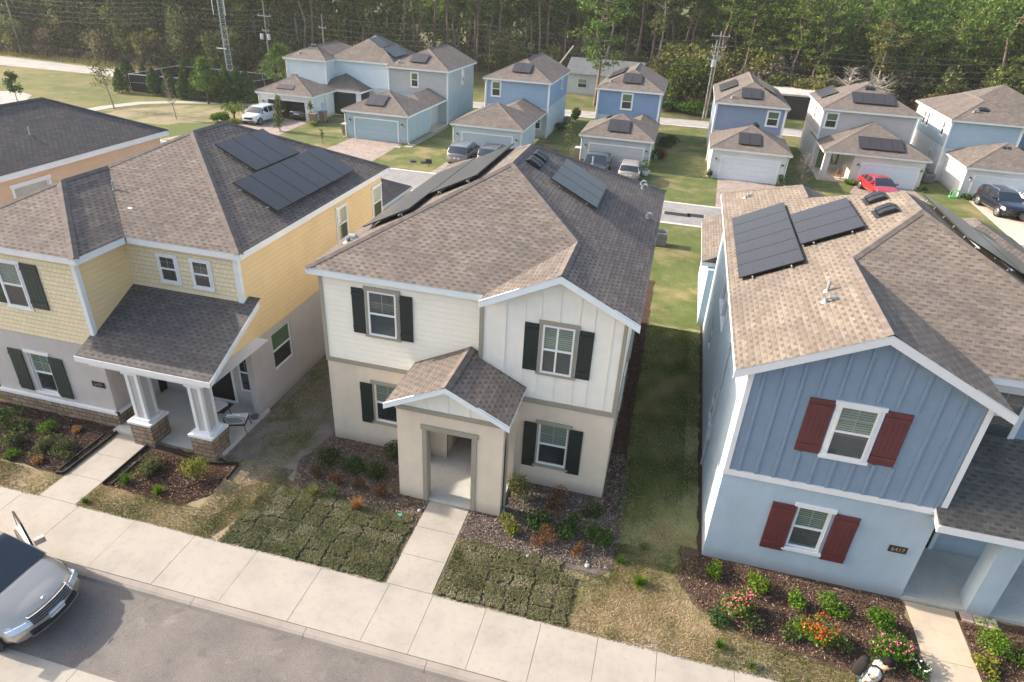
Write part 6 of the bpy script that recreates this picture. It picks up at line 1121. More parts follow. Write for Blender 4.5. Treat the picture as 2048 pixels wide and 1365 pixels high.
def bare_tree(label, x, y, h, lf=None, nl=0, ls=.08, lean=(0, 0), spread=.35, name='young_tree', thick=.05, start=.25, br=26, kind='tree'):
    t = thing(name, label, kind, (x, y, 0)); tr = MB(); tips = []; top = (lean[0], lean[1], h); tr.tube([(0, 0, -.05), (lean[0] * .4, lean[1] * .4, h * .5), top], [thick, thick * .6, thick * .15], 6)
    for k in range(br):
        u = start + (1 - start) * random.random(); a = random.uniform(0, 6.28); L_ = spread * h * (1.1 - u * .75) * random.uniform(.6, 1.1); b = Vector((lean[0] * u, lean[1] * u, h * u)); m1 = b + Vector((math.cos(a) * L_ * .5, math.sin(a) * L_ * .5, L_ * .35)); e = b + Vector((math.cos(a) * L_, math.sin(a) * L_, L_ * random.uniform(.5, .9))); tr.tube([b, m1, e], [thick * .35, thick * .22, thick * .08], 4, cap=False); tips += [m1, e, (m1 + e) / 2]
        for _ in range(2): e2 = m1 + Vector((random.gauss(0, .3), random.gauss(0, .3), random.uniform(.1, .5))) * L_; tr.tube([m1, e2], [thick * .16, thick * .06], 4, cap=False); tips.append(e2)
    tr.build('trunk', bark('grey_bark', (.13, .11, .09), (.3, .26, .22)), t)
    if lf: T_ = np.array([tuple(v) for v in tips]); C = T_[rng.integers(0, len(T_), nl)] + rng.normal(0, h * .045, (nl, 3)); leaves('crown', C, ls, lf, t)
    return t
bare_tree('tall thin leaning tree with sparse foliage beside the footpath', -45, 40.6, 6.4, LO, 500, .12, (-1.9, .6), .2, thick=.07)
bare_tree('small nearly bare grey tree in the worn field', -37, 39.4, 4.3, None, lean=(-.8, .2), spread=.2, br=60); bare_tree('small leafless tree on the lawn before the wide white house', 19.3, 39.9, 2.6, None, spread=.5, br=60, start=.1)
bare_tree('slim olive young tree on the lawn left of the pickup', .24, 42.5, 2.7, LO, 500, .09, spread=.22); bare_tree('bushy dark pine by the left edge near the turning circle', -54.7, 38.8, 2.6, EV, 900, .12, spread=.35, name='young_pine'); 
bare_tree('narrow reddish-green young tree before the open garage', -26.0, 39.3, 2.9, LO, 900, .1, spread=.16, start=.05); bare_tree('leafy sapling beside the right wall lamp of the open garage', -25.2, 43.6, 1.9, LG, 300, .08, spread=.18)
bare_tree('thin sapling on the lawn near the teal garage', -20.4, 36.8, 1.2, LG, 60, .08, spread=.2)
PN = leaf('pine_needles_light', (.05, .1, .02), (.14, .22, .05), (.25, .32, .09), .35)
def young_pine(label, x, y, h, r): 
    t = thing('young_pine', label, 'pine', (x, y, 0)); tr = MB(); tr.tube([(0, 0, -.1), (0, 0, h)], [.12, .03], 7); C = []
    for k in range(60):
        u = .28 + .72 * random.random(); a = random.uniform(0, 6.28); L_ = r * (1.15 - u) * 1.3; e = Vector((math.cos(a) * L_, math.sin(a) * L_, h * u + L_ * .25)); tr.tube([(0, 0, h * u - .1), e], [.03, .01], 4, cap=False)
        for q in (.45, .7, 1.): p = np.array([e.x * q, e.y * q, h * u + L_ * .25 * q]); C.append(p + rng.normal(0, .16, (16, 3)))
    tr.build('trunk', STEM, t); leaves('crown', np.concatenate(C), .2, PN, t, aspect=.25)
young_pine('young conical pine standing before the fence and lattice mast', -39.3, 47.3, 4.3, 1.3); young_pine('bushy pine behind the fence next to the pale blue corner house', -35.0, 55.0, 5.2, 2.6); 
PAL = leaf('palm_frond', (.07, .12, .02), (.2, .26, .05), (.35, .36, .1), .3)
t = thing('small_palm', 'small palm at the edge of the driveway before the white boxy suv', 'palm', (-32.0, 41.2, 0)); tr = MB(); tr.tube([(0, 0, 0), (0, 0, .6)], .09, 7); tr.build('trunk', STEM, t); C = []
for k in range(13):
    a = k * 6.28 / 13; C += [(math.cos(a) * q * 1.1, math.sin(a) * q * 1.1, .6 + .75 * math.sin(q * 2.6) * (.7 + .3 * (k % 3))) for q in np.linspace(.05, 1, 22)]
leaves('frond', np.repeat(np.array(C), 2, 0) + rng.normal(0, .04, (len(C) * 2, 3)), .17, PAL, t, aspect=.22)
shrub('round green bush left of the small palm', -33.2, 40.3, .8, .9, LB, 900, .09); shrub('low yellow-green plants under the small palm', -31.4, 40.4, .6, .4, LY, 300, .09); shrub('pale yellow flowering plant at the corner of the open garage', -24.4, 42.7, .35, .4, LY, 200, .08, FW, 30)
shrub('dark shrubs along the wall of the blue-grey house', -2.2, 52.5, .7, .8, LG, 500, .1); shrub('round topiary beside the far end of the blue-grey house', -1.7, 58, .6, 1.3, LG, 500, .1); shrub('reddish hedge right of the grey garage of the mid blue house', 8.1, 44.5, .6, .9, LR, 500, .1); shrub('dark bushes beside the far right wall of the mid blue house', 8.8, 49.5, .8, 1.1, LG, 500, .1); shrub('small green plant at the left wall lamp of the white garage', 12.35, 39.6, .25, .7, LG, 150, .06); shrub('dark narrow shrub at the right wall lamp of the white garage', 17.75, 39.6, .25, .9, LG, 200, .06); shrub('low green shrubs at the corner of the covered porch', 23.5, 42.8, .5, .4, LB, 300, .07); shrub('small plant by the right wall of the red sedan garage', 28.8, 42.7, .35, .5, LG, 200, .07); shrub('small green shrub at the left corner of the right-hand garage', 31.9, 41.9, .35, .5, LG, 200, .07)
# ------------------------------------------------------------------ poles, wires, mast, small things
WOOD = bark('pole_wood', (.2, .18, .15), (.38, .34, .29))
def pole(label, x, y, h, arms=((.93, 1.1),), tr_=None, name='utility_pole'):
    t = wthing(name, label, 'utility pole', (x, y, 0)); m = MB(); m.tube([(x, y, -.2), (x, y, h)], [.11, .065], 8); sub(t, 'pole', m, WOOD)
    for u, L_ in arms:
        m = MB(); m.box((x - L_, y - .06, h * u), (x + L_, y + .06, h * u + .1)); a = sub(t, 'crossarm', m, GALV); m = MB(); [m.tube([(x + k, y, h * u + .1), (x + k, y, h * u + .28)], .05, 6) for k in (-L_ * .9, L_ * .9)]; sub(a, 'insulator', m, GALV)
    if tr_:
        for k in (tr_[1]): m = MB(); m.tube([(x + k, y - .3, tr_[0]), (x + k, y - .3, tr_[0] + .65)], .2, 10); sub(t, 'transformer', m, plain('transformer_grey', (.5, .54, .57), .5))
pole('wooden utility pole with two grey transformers behind the fenced yard', -43.5, 66, 9.4, ((.78, .9), (.6, .5)), (4.7, (-.5, .5))); pole('thin wooden utility pole behind the pale blue corner house', -35.7, 66.3, 8.1, ((.8, .5),)); pole('tallest utility pole at the left end of the slate blue house', 12.1, 67.5, 9.2, ((.94, 1.0), (.82, .8), (.72, .6))); pole('utility pole with one grey transformer beside the tallest pole', 11.75, 66, 8.35, ((.85, .5), (.76, .7)), (5.7, (0,))); pole('leaning utility pole at the far left by the road', -83.4, 66, 10, ((.9, .6),))
for i, (z, yy) in enumerate(((8.15, 66.0), (7.6, 66.2), (6.9, 65.8), (6.3, 66), (5.7, 66.1))):
    m = MB(); xs = [-90, -60, -43.5, -16, 12, 40, 70]; pts = []
    for a, b in zip(xs, xs[1:]): pts += [(a + (b - a) * k / 8, yy, z + (a + 40) * .006 - .55 * math.sin(math.pi * k / 8) * ((b - a) / 28)) for k in range(8)]
    m.tube(pts, .008, 4); tag(m.build('power_line', plain('wire', (.16, .17, .17), .6)), ['topmost power line along the far road', 'second power line from the top along the far road', 'middle power line along the far road', 'second lowest power line along the far road', 'lowest power line along the far road'][i], 'power line', 'power lines on the poles along the far road')
t = wthing('lattice_mast', 'tall galvanised lattice mast rising from the fenced yard', 'mast', (-39.1, 50.3, 0)); m = MB(); n = 34; Hm = 17
def leg_(k, z): r_ = .42 - .2 * z / Hm; a = k * 2.094 + .5; return (-39.1 + r_ * math.cos(a), 51.3 + r_ * math.sin(a), z)
for k in range(3): m.tube([leg_(k, 0), leg_(k, Hm)], .035, 5)
b = MB()
for i in range(n):
    z0, z1 = Hm * i / n, Hm * (i + 1) / n
    for k in range(3): b.tube([leg_(k, z0), leg_((k + 1) % 3, z1)], .015, 4, cap=False); b.tube([leg_(k, z1), leg_((k + 1) % 3, z1)], .015, 4, cap=False)
sub(t, 'leg', m, GALV); sub(t, 'bracing', b, GALV); m = MB(); m.box((-40.2, 51.25, 5.0), (-39.1, 51.35, 5.1)); m.tube([(-39.9, 51.2, 8.3), (-39.9, 51.2, 14)], .04, 5); m.tube([(-38.5, 51.2, 8.3), (-38.5, 51.2, 13)], .04, 5); sub(t, 'antenna', m, WHITE)
t = wthing('utility_shed_equipment', 'white pipework and cabinets inside the fenced yard', 'pump equipment', (-43, 53, 0)); m = MB(); m.box((-45.5, 52.2, 0), (-43.2, 53.8, 1.3)); sub(t, 'cabinet', m, plain('yard_cabinet', (.5, .52, .53), .5)); m = MB(); m.tube([(-44, 53.0, 0), (-44, 53, 2.6), (-43.8, 53, 2.9), (-43.5, 53, 2.9), (-43.4, 53, 2.6)], .1, 7); m.tube([(-38.6, 50.7, 0), (-38.5, 50.6, 1.4), (-39.6, 50.6, 1.4)], .07, 6); sub(t, 'pipe', m, WHITE)
BIN = plain('brown_bin', (.19, .13, .09), .6)
def bin_(label, x, y, lid): 
    t = wthing('wheelie_bin', label, 'bin', (x, y, 0), 'wheeled bins beside the garages'); m = MB(); P0 = [(x - .25, y - .25, .08), (x + .25, y - .25, .08), (x + .25, y + .25, .08), (x - .25, y + .25, .08)]; P1 = [(x - .31, y - .34, .98), (x + .31, y - .34, .98), (x + .31, y + .34, .98), (x - .31, y + .34, .98)]
    for i in range(4): j = (i + 1) % 4; m.poly([P0[i], P0[j], P1[j], P1[i]])
    m.poly(P0[::-1]); sub(t, 'body', m, BIN); m = MB(); m.box((x - .33, y - .37, .98), (x + .33, y + .36, 1.04)); sub(t, 'lid', m, lid); [sub(t, 'wheel', MB().tube([(x + sx, y + .28, .1), (x + sx * 1.25, y + .28, .1)], .1, 10), TYRE) for sx in (-.24, .24)]
BL = plain('blue_lid', (.08, .17, .28), .5); BRL = plain('brown_lid', (.22, .17, .13), .5); GL_ = plain('grey_lid', (.4, .44, .47), .5)
bin_('brown bin with a brown lid by the wall of the open garage', -24.75, 43.2, BRL); bin_('brown bin with a blue lid behind the brown-lidded one', -24.5, 44.6, BL); bin_('brown bin with a grey lid at the left corner of the teal garage', -20.0, 40.5, GL_); bin_('brown bin at the left corner of the grey garage by the pickup', 1.35, 41.0, GL_)
def ac(label, x, y):
    t = wthing('air_conditioner', label, 'air conditioner', (x, y, 0), 'air conditioning units beside the houses'); m = MB(); m.box((x - .38, y - .38, .06), (x + .38, y + .38, .8)); [m.box((x - .4, y - .4, .12 + k * .085), (x + .4, y + .4, .15 + k * .085)) for k in range(8)]; sub(t, 'casing', m, plain('ac_grey', (.16, .17, .17), .6)); m = MB(); m.tube([(x, y, .8), (x, y, .83)], .3, 14); sub(t, 'fan_grille', m, DARKM)
ac('grey air conditioner between the wide white house and the right-hand house', 30.2, 46.4); ac('second grey air conditioner behind the one by the wide white house', 30.1, 48.0); ac('air conditioner by the right wall of the blue-grey house', -2.1, 55.0); ac('air conditioner at the right wall of the mid blue house', 8.0, 50.5); ac('air conditioner behind the cream house', 9.3, 22.6)
st = MB(); 
for k in range(13): y = 38.6 + k * .78; o = MB().box((-13.62, y, -.02), (-12.9, y + .5, .03)).build('stepping_stone', CONC); tag(o, 'square concrete stepping stone in the row along the teal garage', 'paving stone', 'stepping stones along the teal garage')
o = MB().box((-14.35, 38.0, -.02), (-13.75, 38.55, .03)).build('stepping_stone', CONC); tag(o, 'stepping stone lying apart, left of the foot of the stone row', 'paving stone', 'stepping stones along the teal garage')
for i, (x, y) in enumerate(((-11.1, 34.3), (-10.2, 34.3))): m = MB(); m.tube([(x, y, -.02), (x, y, .09)], [.3, .26], 14); tag(m.build('valve_lid', DARKM), ['round black cover in the lawn, left one of two', 'round black cover in the lawn, right one of two'][i], 'cover', 'black covers in the lawn')
t = wthing('yard_sign', 'small dark yard sign on the lawn left of the grey suv', 'sign', (-9.3, 33.3, 0)); sub(t, 'board', MB().box((-9.55, 33.28, .25), (-9.05, 33.32, .6)), DARKM); sub(t, 'stake', MB().box((-9.32, 33.29, 0), (-9.28, 33.31, .3)), DARKM)
t = wthing('flower_planter', 'white planter with a fern at the right of the grey garage', 'planter', (7.2, 38.4, 0)); m = MB(); m.tube([(7.2, 38.4, 0), (7.2, 38.4, .25)], [.3, .38], 12); sub(t, 'pot', m, WHITE); d = rng.normal(size=(260, 3)) * .28 + np.array([0, 0, .75]); leaves('plant', d, .1, LG, t, aspect=.3)
m = MB(); [m.tube([(31.0 + .32 * math.cos(a) , 42.1, .35 + .32 * math.sin(a)) for a in np.linspace(0, 6.28, 15)], .03, 5) for _ in (0,)]; m.tube([(31.0 + .25 * math.cos(a) + .1, 42.0, .3 + .25 * math.sin(a)) for a in np.linspace(0, 6.28, 15)], .03, 5); m.box((30.7, 42.05, 0), (31.3, 42.3, .12)); tag(m.build('garden_hose', plain('green_hose', (.15, .55, .2), .5)), 'coiled bright green garden hose at the corner of the right-hand garage', 'hose')
m = MB(); m.box((7.6, 44.2, 0), (7.95, 44.5, .35)); m.tube([(7.8, 44.3, .3), (7.8, 44.3, .6)], [.12, .02], 8); tag(m.build('lawn_ornament', plain('green_plastic', (.08, .4, .2), .5)), 'small green garden ornament on the lawn strip', 'ornament')
m = MB(); [m.tube([(22.4 + dx, 43.9, .08), (22.7 + dx, 44.2, .9)], .03, 5) for dx in (0, .5)]; m.tube([(22.3, 43.9, .3), (23.2, 44.1, .45)], .04, 5); m.box((22.5, 43.7, .3), (23.1, 44.2, .36)); tag(m.build('folded_chair', plain('chair_wood', (.3, .16, .1), .7)), 'knocked-over wooden chair on the covered corner porch', 'chair')
# chairs, mat and bowl on the yellow house porch
def porch_chair(label, x, y, rz, cushion):
    t = thing('wicker_chair', label, 'chair', (x, y, .1), rz, 'white cushioned chairs on the yellow house porch'); t['org'] = (0., 0., 0.); m = MB(); m.box((-.28, -.28, .36), (.28, .28, .4)); sub(t, 'seat', m, DARKM); [sub(t, 'leg', MB().tube([(sx * .24, sy * .24, .37), (sx * .3, sy * .3, 0)], .014, 5), DARKM) for sx in (1, -1) for sy in (1, -1)]
    m = MB(); [m.tube([(-.3, .26, .4 + 0), (-.34 * (1 - k * .0), .36, .5 + .06 * k), (0, .42, .62 + .06 * k), (.34, .36, .5 + .06 * k), (.3, .26, .4)], .01, 4) for k in range(5)]; sub(t, 'backrest', m, DARKM); m = MB(); m.box((-.25, -.27, .4), (.25, .24, .48)); sub(t, 'cushion', m, WHITE)
    if cushion: m = MB(); m.obox((-.22, .1, .48), (.44, 0, 0), (0, .2, .36), (0, .1, -.06)); tag(sub(t, 'back_cushion', m, WHITE), None, None)
porch_chair('white cushioned chair between the two porch columns', -4.15, -.35, R(170), False); porch_chair('white chair with a leaning pillow behind the right porch column', -3.05, -.75, R(200), True)
o = MB().box((-5.2, -.15, .1), (-4.1, .45, .115)).build('door_mat', plain('mat_brown', (.07, .045, .03), .95)); tag(o, 'brown door mat before the black door of the yellow house', 'door mat')
m = MB(); m.tube([(-2.98, -.02, .1), (-2.98, -.02, .17)], [.13, .15], 12); m.tube([(-2.98, -.02, .16), (-2.98, -.02, .175)], .1, 12); tag(m.build('pet_bowl', plain('bowl_grey', (.1, .12, .13), .4)), 'small dark bowl at the right rear corner of the yellow porch', 'bowl')
for i, (x, y, rr_, m_) in enumerate(((3.9, -2.4, .06, GALV), (3.45, -2.75, .09, plain('green_cap', (.05, .35, .3), .5)), (8.9, -3.0, .07, GALV), (7.3, -3.15, .05, GALV))): m = MB(); m.tube([(x, y, -.01), (x, y, .03), (x, y, .06)], [rr_, rr_, rr_ * .6], 10); tag(m.build('sprinkler_cap', m_), ['small grey sprinkler cap by the porch walk', 'round green irrigation cap left of the cream walk', 'grey sprinkler head at the corner of the right sod', 'small sprinkler head above the right sod'][i], 'sprinkler')
for i in range(3): o = MB().obox((18.3 + i * .28, -2.0 - i * .03, 0), (.25, -.02, 0), (.02, .3, 0), (0, 0, .07)).build('garden_brick', concrete('pink_paver', (.5, .36, .3))); tag(o, 'pale paving brick lying loose right of the blue house walk', 'brick', 'loose bricks beside the blue house walk')
m = MB(); m.tube([(-3.25 + .3 * math.cos(a), -3.55 + .25 * math.sin(a), .03) for a in np.linspace(0, 5.2, 14)] + [(-2.7, -3.2, .03), (-2.2, -2.9, .03)], .013, 5); tag(m.build('irrigation_hose', DARKM), 'black irrigation hose curled in the mulch before the columns', 'hose')
# ================================================================== the forest
rng = np.random.default_rng(11); random.seed(11)
PB1 = bark('pine_bark', (.11, .075, .06), (.33, .23, .18)); PB2 = bark('pale_trunk', (.25, .22, .19), (.5, .46, .4)); PC = leaf('pine_crown', (.035, .075, .018), (.12, .195, .048), (.27, .33, .1), .35); BG = leaf('broadleaf_crown', (.06, .072, .025), (.175, .195, .07), (.34, .33, .14), .35); BGY = leaf('yellow_green_crown', (.04, .06, .015), (.135, .16, .042), (.28, .28, .09), .25); BR_ = leaf('grey_brown_thicket', (.06, .05, .03), (.17, .145, .095), (.32, .27, .19), .2); VN = leaf('vine_green', (.018, .032, .012), (.055, .08, .028), (.13, .15, .05), .2)
def pine_proto(h, bare, r, n, bm=PB1, cm=PC, seed=0):
    """trunk and crown meshes of a tall pine; returned as a thing placed later"""
    t = thing('pine_tree', 'x', 'pine', (0, 0, 0)); tr = MB(); wob = [(random.gauss(0, .12) * k, random.gauss(0, .12) * k) for k in range(6)]; pts = [(wob[k][0], wob[k][1], h * k / 5) for k in range(6)]; tr.tube(pts, [.2, .17, .15, .12, .08, .03], 7, cap=False); C = []
    for k in range(n):
        u = bare + (1 - bare) * (k + random.random()) / n; a = random.uniform(0, 6.28); L_ = r * (.45 + .75 * math.sin(math.pi * min(1, (1 - u) / (1 - bare) * .8 + .12))) * random.uniform(.5, 1.1); b = Vector((0, 0, h * u)); e = b + Vector((math.cos(a) * L_, math.sin(a) * L_, L_ * random.uniform(-.05, .4)))
        tr.tube([b, (b + e) / 2 + Vector((0, 0, -.1)), e], [.05, .03, .012], 4, cap=False)
        for q in (.5, .75, 1.0): p = b.lerp(e, q); C.append(np.array(p) + rng.normal(0, .36, (20, 3)) * np.array([1, 1, .6]))
    for k in range(6):
        z = h * random.uniform(.25, bare); a = random.uniform(0, 6.28); tr.tube([(0, 0, z), (math.cos(a) * .9, math.sin(a) * .9, z + .3)], [.03, .01], 4, cap=False)
    tr.build('trunk', bm, t, smooth=True); leaves('crown', np.concatenate(C), .24, cm, t, aspect=.4); return t
def bush_proto(h, r, n, m, trunk=True, ls=.2, lobes=10, nm='broadleaf_tree', bark_=None):
    n = int(n * 1.5); t = thing(nm, 'x', 'tree' if nm != 'thicket_shrub' else 'shrub', (0, 0, 0)); tr = MB(); C = []; k_ = max(1, n // lobes)
    for k in range(lobes):
        a = random.uniform(0, 6.28); d = r * random.uniform(.1, .75); c = Vector((math.cos(a) * d, math.sin(a) * d, h * random.uniform(.3, .85))); tr.tube([(0, 0, 0), (c.x * .35, c.y * .35, h * .3), c], [.09, .06, .02], 5, cap=False)
        s_ = random.uniform(.35, .55); q = rng.normal(size=(k_, 3)); q /= np.linalg.norm(q, axis=1)[:, None]; q *= rng.uniform(.4, 1.1, k_)[:, None]; C.append(np.array(c) + q * np.array([r * s_, r * s_, h * .26]))
    tr.build('trunk', bark_ or STEM, t); C = np.concatenate(C); C[:, 2] = np.maximum(C[:, 2], .1); leaves('crown', C, ls, m, t); return t
def dead_proto(h, n=70, spread=.5, m=PB2):
    t = thing('dead_tree', 'x', 'tree', (0, 0, 0)); tr = MB(); tr.tube([(0, 0, 0), (.1, 0, h * .5), (0, .1, h)], [.16, .1, .03], 6)
    for k in range(n):
        u = random.uniform(.12, .95); a = random.uniform(0, 6.28); L_ = spread * h * random.uniform(.3, .8) * (1.1 - u * .6); b = Vector((0, 0, h * u)); m1 = b + Vector((math.cos(a) * L_ * .5, math.sin(a) * L_ * .5, L_ * .25)); e = m1 + Vector((math.cos(a + .5) * L_ * .5, math.sin(a + .5) * L_ * .5, L_ * random.uniform(-.3, .4))); tr.tube([b, m1, e], [.04, .025, .008], 4, cap=False); tr.tube([m1, m1 + Vector((random.gauss(0, .25), random.gauss(0, .25), .25)) * L_], [.02, .006], 4, cap=False)
    tr.build('trunk', m, t); return t
def vine_proto(h, r):
    t = thing('vine_covered_tree', 'x', 'tree', (0, 0, 0)); tr = MB(); tr.tube([(0, 0, 0), (.2, 0, h)], [.22, .1], 7); tr.build('trunk', PB1, t); n = 1500; z = rng.random(n) ** 1.2 * h; rad = r * (1.15 - .6 * z / h) * (.75 + .35 * np.sin(z * 1.7)) * rng.uniform(.5, 1.1, n); a = rng.uniform(0, 6.28, n); leaves('crown', np.stack([np.cos(a) * rad, np.sin(a) * rad, z], 1), .24, VN, t); return t
pines = [pine_proto(17, .55, 2.6, 26), pine_proto(15, .6, 2.2, 22, PB2), pine_proto(18, .66, 2.4, 24), pine_proto(14, .42, 2.8, 30, PB1, PC), pine_proto(16, .5, 2.9, 30, PB2, BG)]
bushes = [bush_proto(4.5, 2.2, 1100, BG), bush_proto(6.5, 2.8, 1500, BG), bush_proto(3.2, 2.0, 900, BGY), bush_proto(3.5, 2.4, 1000, BR_), bush_proto(5.5, 2.6, 1300, BGY)]
deads = [dead_proto(5.5, 110, .65), dead_proto(4.5, 120, .9)]; vines = [vine_proto(10, 1.3), vine_proto(8, 1.6)]; brush = bush_proto(1.6, 1.8, 500, BR_, ls=.2, nm='thicket_shrub')
used = set()
def place(proto, x, y, s, label, group):
    if proto.name in used: t = dup(proto)
    else: t = proto; used.add(proto.name)
    t.location = (x, y, -.02); t.scale = (s, s, s * random.uniform(.92, 1.12)); t.rotation_euler = (R(random.gauss(0, 1.6)), R(random.gauss(0, 1.6)), random.uniform(0, 6.28)); t['label'] = label; t['group'] = group; return t
def edge_y(x): return float(np.interp(x, [-110, -84, -50, -40, -28, 0, 12, 20, 60, 90], [72, 68, 68, 76, 87, 90, 84, 80, 79, 78]))
GP = 'tall pines standing in the forest'; GB = 'broadleaf trees and bushes at the forest edge'
for x in np.arange(-104, 66, 2.15):                      # tall pines in four loose rows
    for row in range(2):
        xx = x + random.uniform(-1.1, 1.1); yy = edge_y(xx) + 2.5 + row * 6 + random.uniform(-2, 3.5)
        if xx < -46: i = random.choice([0, 3, 4, 3, 4])
        elif xx < 16: i = random.choice([0, 0, 2, 2, 3, 4])
        else: i = random.choice([3, 3, 0, 4, 3])
        s = random.uniform(.85, 1.12) * (.8 if xx > 16 else 1.0) * (1.12 if xx > 42 else 1)
        side = 'left' if xx < -40 else ('middle' if xx < 14 else 'right')
        lab = {0: 'tall pine with a brown trunk and high crown in the %s of the forest', 1: 'tall pine with a pale grey trunk in the %s of the forest', 2: 'very tall slim pine with a long bare trunk in the %s of the forest', 3: 'bushy pine with a crown reaching half way down in the %s of the forest', 4: 'olive-crowned tree with a pale trunk in the %s of the forest'}[i] % side
        place(pines[i], xx, yy, s, lab, GP)
for x in np.arange(-100, 64, 3.1):
    for row in range(1 + (x > 12 or x < -44)):
        xx = x + random.uniform(-1.3, 1.3); yy = edge_y(xx) - .5 + row * 3.4 + random.uniform(-1.5, 2); j = random.choice([0, 1, 3, 0, 1] if xx < -40 else ([2, 4, 0, 3, 4] if 8 < xx < 24 else ([3, 1, 0, 4, 3] if xx > 24 else [0, 2, 1, 4])))
        side = 'left' if xx < -40 else ('middle' if xx < 14 else 'right')
        lab = {0: 'rounded olive green bush at the forest edge, %s part', 1: 'taller olive green broadleaf tree at the forest edge, %s part', 2: 'low yellow-green bush at the forest edge, %s part', 3: 'grey-brown thicket bush at the forest edge, %s part', 4: 'yellow-green broadleaf tree at the forest edge, %s part'}[j] % side
        place(bushes[j], xx, yy, random.uniform(.75, 1.25) * (.85 if -40 < xx < 8 else 1.05), lab, GB)
for x in np.arange(-92, -46, 5.5): place(random.choice(vines), x + random.uniform(-1.5, 1.5), edge_y(x) + .8, random.uniform(.9, 1.25), 'dark trunk wrapped in vines at the left forest edge', 'vine-covered trees at the left forest edge')
for x in np.arange(-88, -42, 3.2): place(brush, x, edge_y(x) - 1.8 + random.uniform(-.5, .5), random.uniform(.7, 1.1), 'low grey brush along the left forest edge', 'low brush along the forest edge')
place(deads[0], 28.5, 77.5, 1.0, 'grey leafless tree behind the wide white house', 'dead trees at the forest edge'); place(deads[1], 31.5, 76.5, 1.0, 'tangled fallen-looking dead tree between the wide white and right-hand houses', 'dead trees at the forest edge'); place(deads[0], 20.5, 83, 1.15, 'tall grey leafless tree above the brown shed', 'dead trees at the forest edge')
def oak(label, x, y, h, r, m, s=1): 
    t = bush_proto(h, r, 2200, m, ls=.25, lobes=16, bark_=PB1); t.location = (x, y, 0); t['label'] = label; t.name = 'roadside_pine' if 'pine' in label else 'roadside_tree'; return t
def road_pine(label, x, y, h):
    t = pine_proto(h, .32, 3.4, 36, PB1, PC); t.location = (x, y, 0); t['label'] = label; t.name = 'roadside_pine'
road_pine('large spreading pine across the far road before the grey bungalow', -1.2, 68.8, 13.5); oak('gnarled yellow-green tree right of the mid blue house across the road', 9.4, 71.5, 5.5, 3.0, BGY); oak('dark gnarled tree left of the utility poles', 10.5, 75, 6.5, 3.4, BG); oak('golden green bush at the right forest edge', 46, 78, 6.5, 3.0, BGY); shrub('dense green bush by the far roadside', 10.3, 69.0, 1.8, 1.6, LB, 1200, .16); shrub('bushy green undergrowth left of the utility poles', 8.3, 70.3, 1.5, 1.4, LG, 900, .16)
t = MB(); t.tube([(-9.2, 70, -.1), (-4.9, 72, 6.2)], [.16, .1], 7); tag(t.build('leaning_trunk', PB2), 'pale bare trunk leaning between the blue-grey and mid blue houses', 'trunk')
# the wood behind, reading as one mass
def mass(name, ctrs, rad, per, ls, m, asp=.5):
    C = []
    for c, r_ in zip(ctrs, rad):
        per_ = int(per * 1.7); q = rng.normal(size=(per_, 3)); q /= np.linalg.norm(q, axis=1)[:, None]; q *= rng.uniform(.55, 1.1, per_)[:, None]; C.append(c + q * np.array([r_, r_, r_ * .7]))
    o = leaves(name, np.concatenate(C), ls * .72, m, aspect=asp); o['kind'] = 'stuff'; return o
def ctr(n, x0, x1, dy0, dy1, z0, z1): 
    x = rng.uniform(x0, x1, n); return np.stack([x, np.array([edge_y(v) for v in x]) + rng.uniform(dy0, dy1, n), rng.uniform(z0, z1, n)], 1)
mass('woodland', ctr(520, -115, 70, 13, 24, .5, 14.5), rng.uniform(1.3, 2.6, 520), 110, .42, PC); mass('woodland', ctr(380, -115, 70, 11, 22, .3, 9), rng.uniform(1.3, 2.4, 380), 100, .42, BG); mass('undergrowth', ctr(260, -110, 68, 2, 11, .2, 2.6), rng.uniform(1.0, 1.9, 260), 90, .3, BG); mass('undergrowth', ctr(120, 12, 68, 3, 12, 2, 7), rng.uniform(1.2, 2.2, 120), 100, .34, BGY); mass('undergrowth', ctr(90, 14, 68, 0, 8, .5, 5), rng.uniform(1.2, 2.0, 90), 110, .3, BR_); mass('woodland', ctr(220, -140, 90, 26, 36, 1, 15.5), rng.uniform(2.2, 3.6, 220), 130, .6, PC); mass('woodland', ctr(130, 12, 62, 6, 16, 6, 13), rng.uniform(1.4, 2.6, 130), 140, .38, PC); mass('woodland', ctr(120, -46, 14, 9, 18, 5, 12), rng.uniform(1.2, 2.4, 120), 120, .36, PC); mass('woodland', ctr(90, -100, -46, 4, 14, 3, 12), rng.uniform(1.2, 2.3, 90), 120, .36, BG); mass('woodland', ctr(60, -10, 45, 24, 34, 12, 17), rng.uniform(2.5, 3.6, 60), 130, .6, PC)
# verge of tall grass before the forest
Pv = scatter([(-95, 64.5), (-60, 62.5), (-44, 62), (-44, 66.5), (-60, 67), (-95, 69)], 22); tag(blades('verge_grass', Pv, .55, GR, .35 + rng.normal(0, .2, len(Pv)), w=.05), None, None, kind='stuff')

for p_ in pines + bushes + deads + vines + [brush]:
    if p_.name not in used:
        for ch in list(p_.children): bpy.data.objects.remove(ch)
        bpy.data.objects.remove(p_)
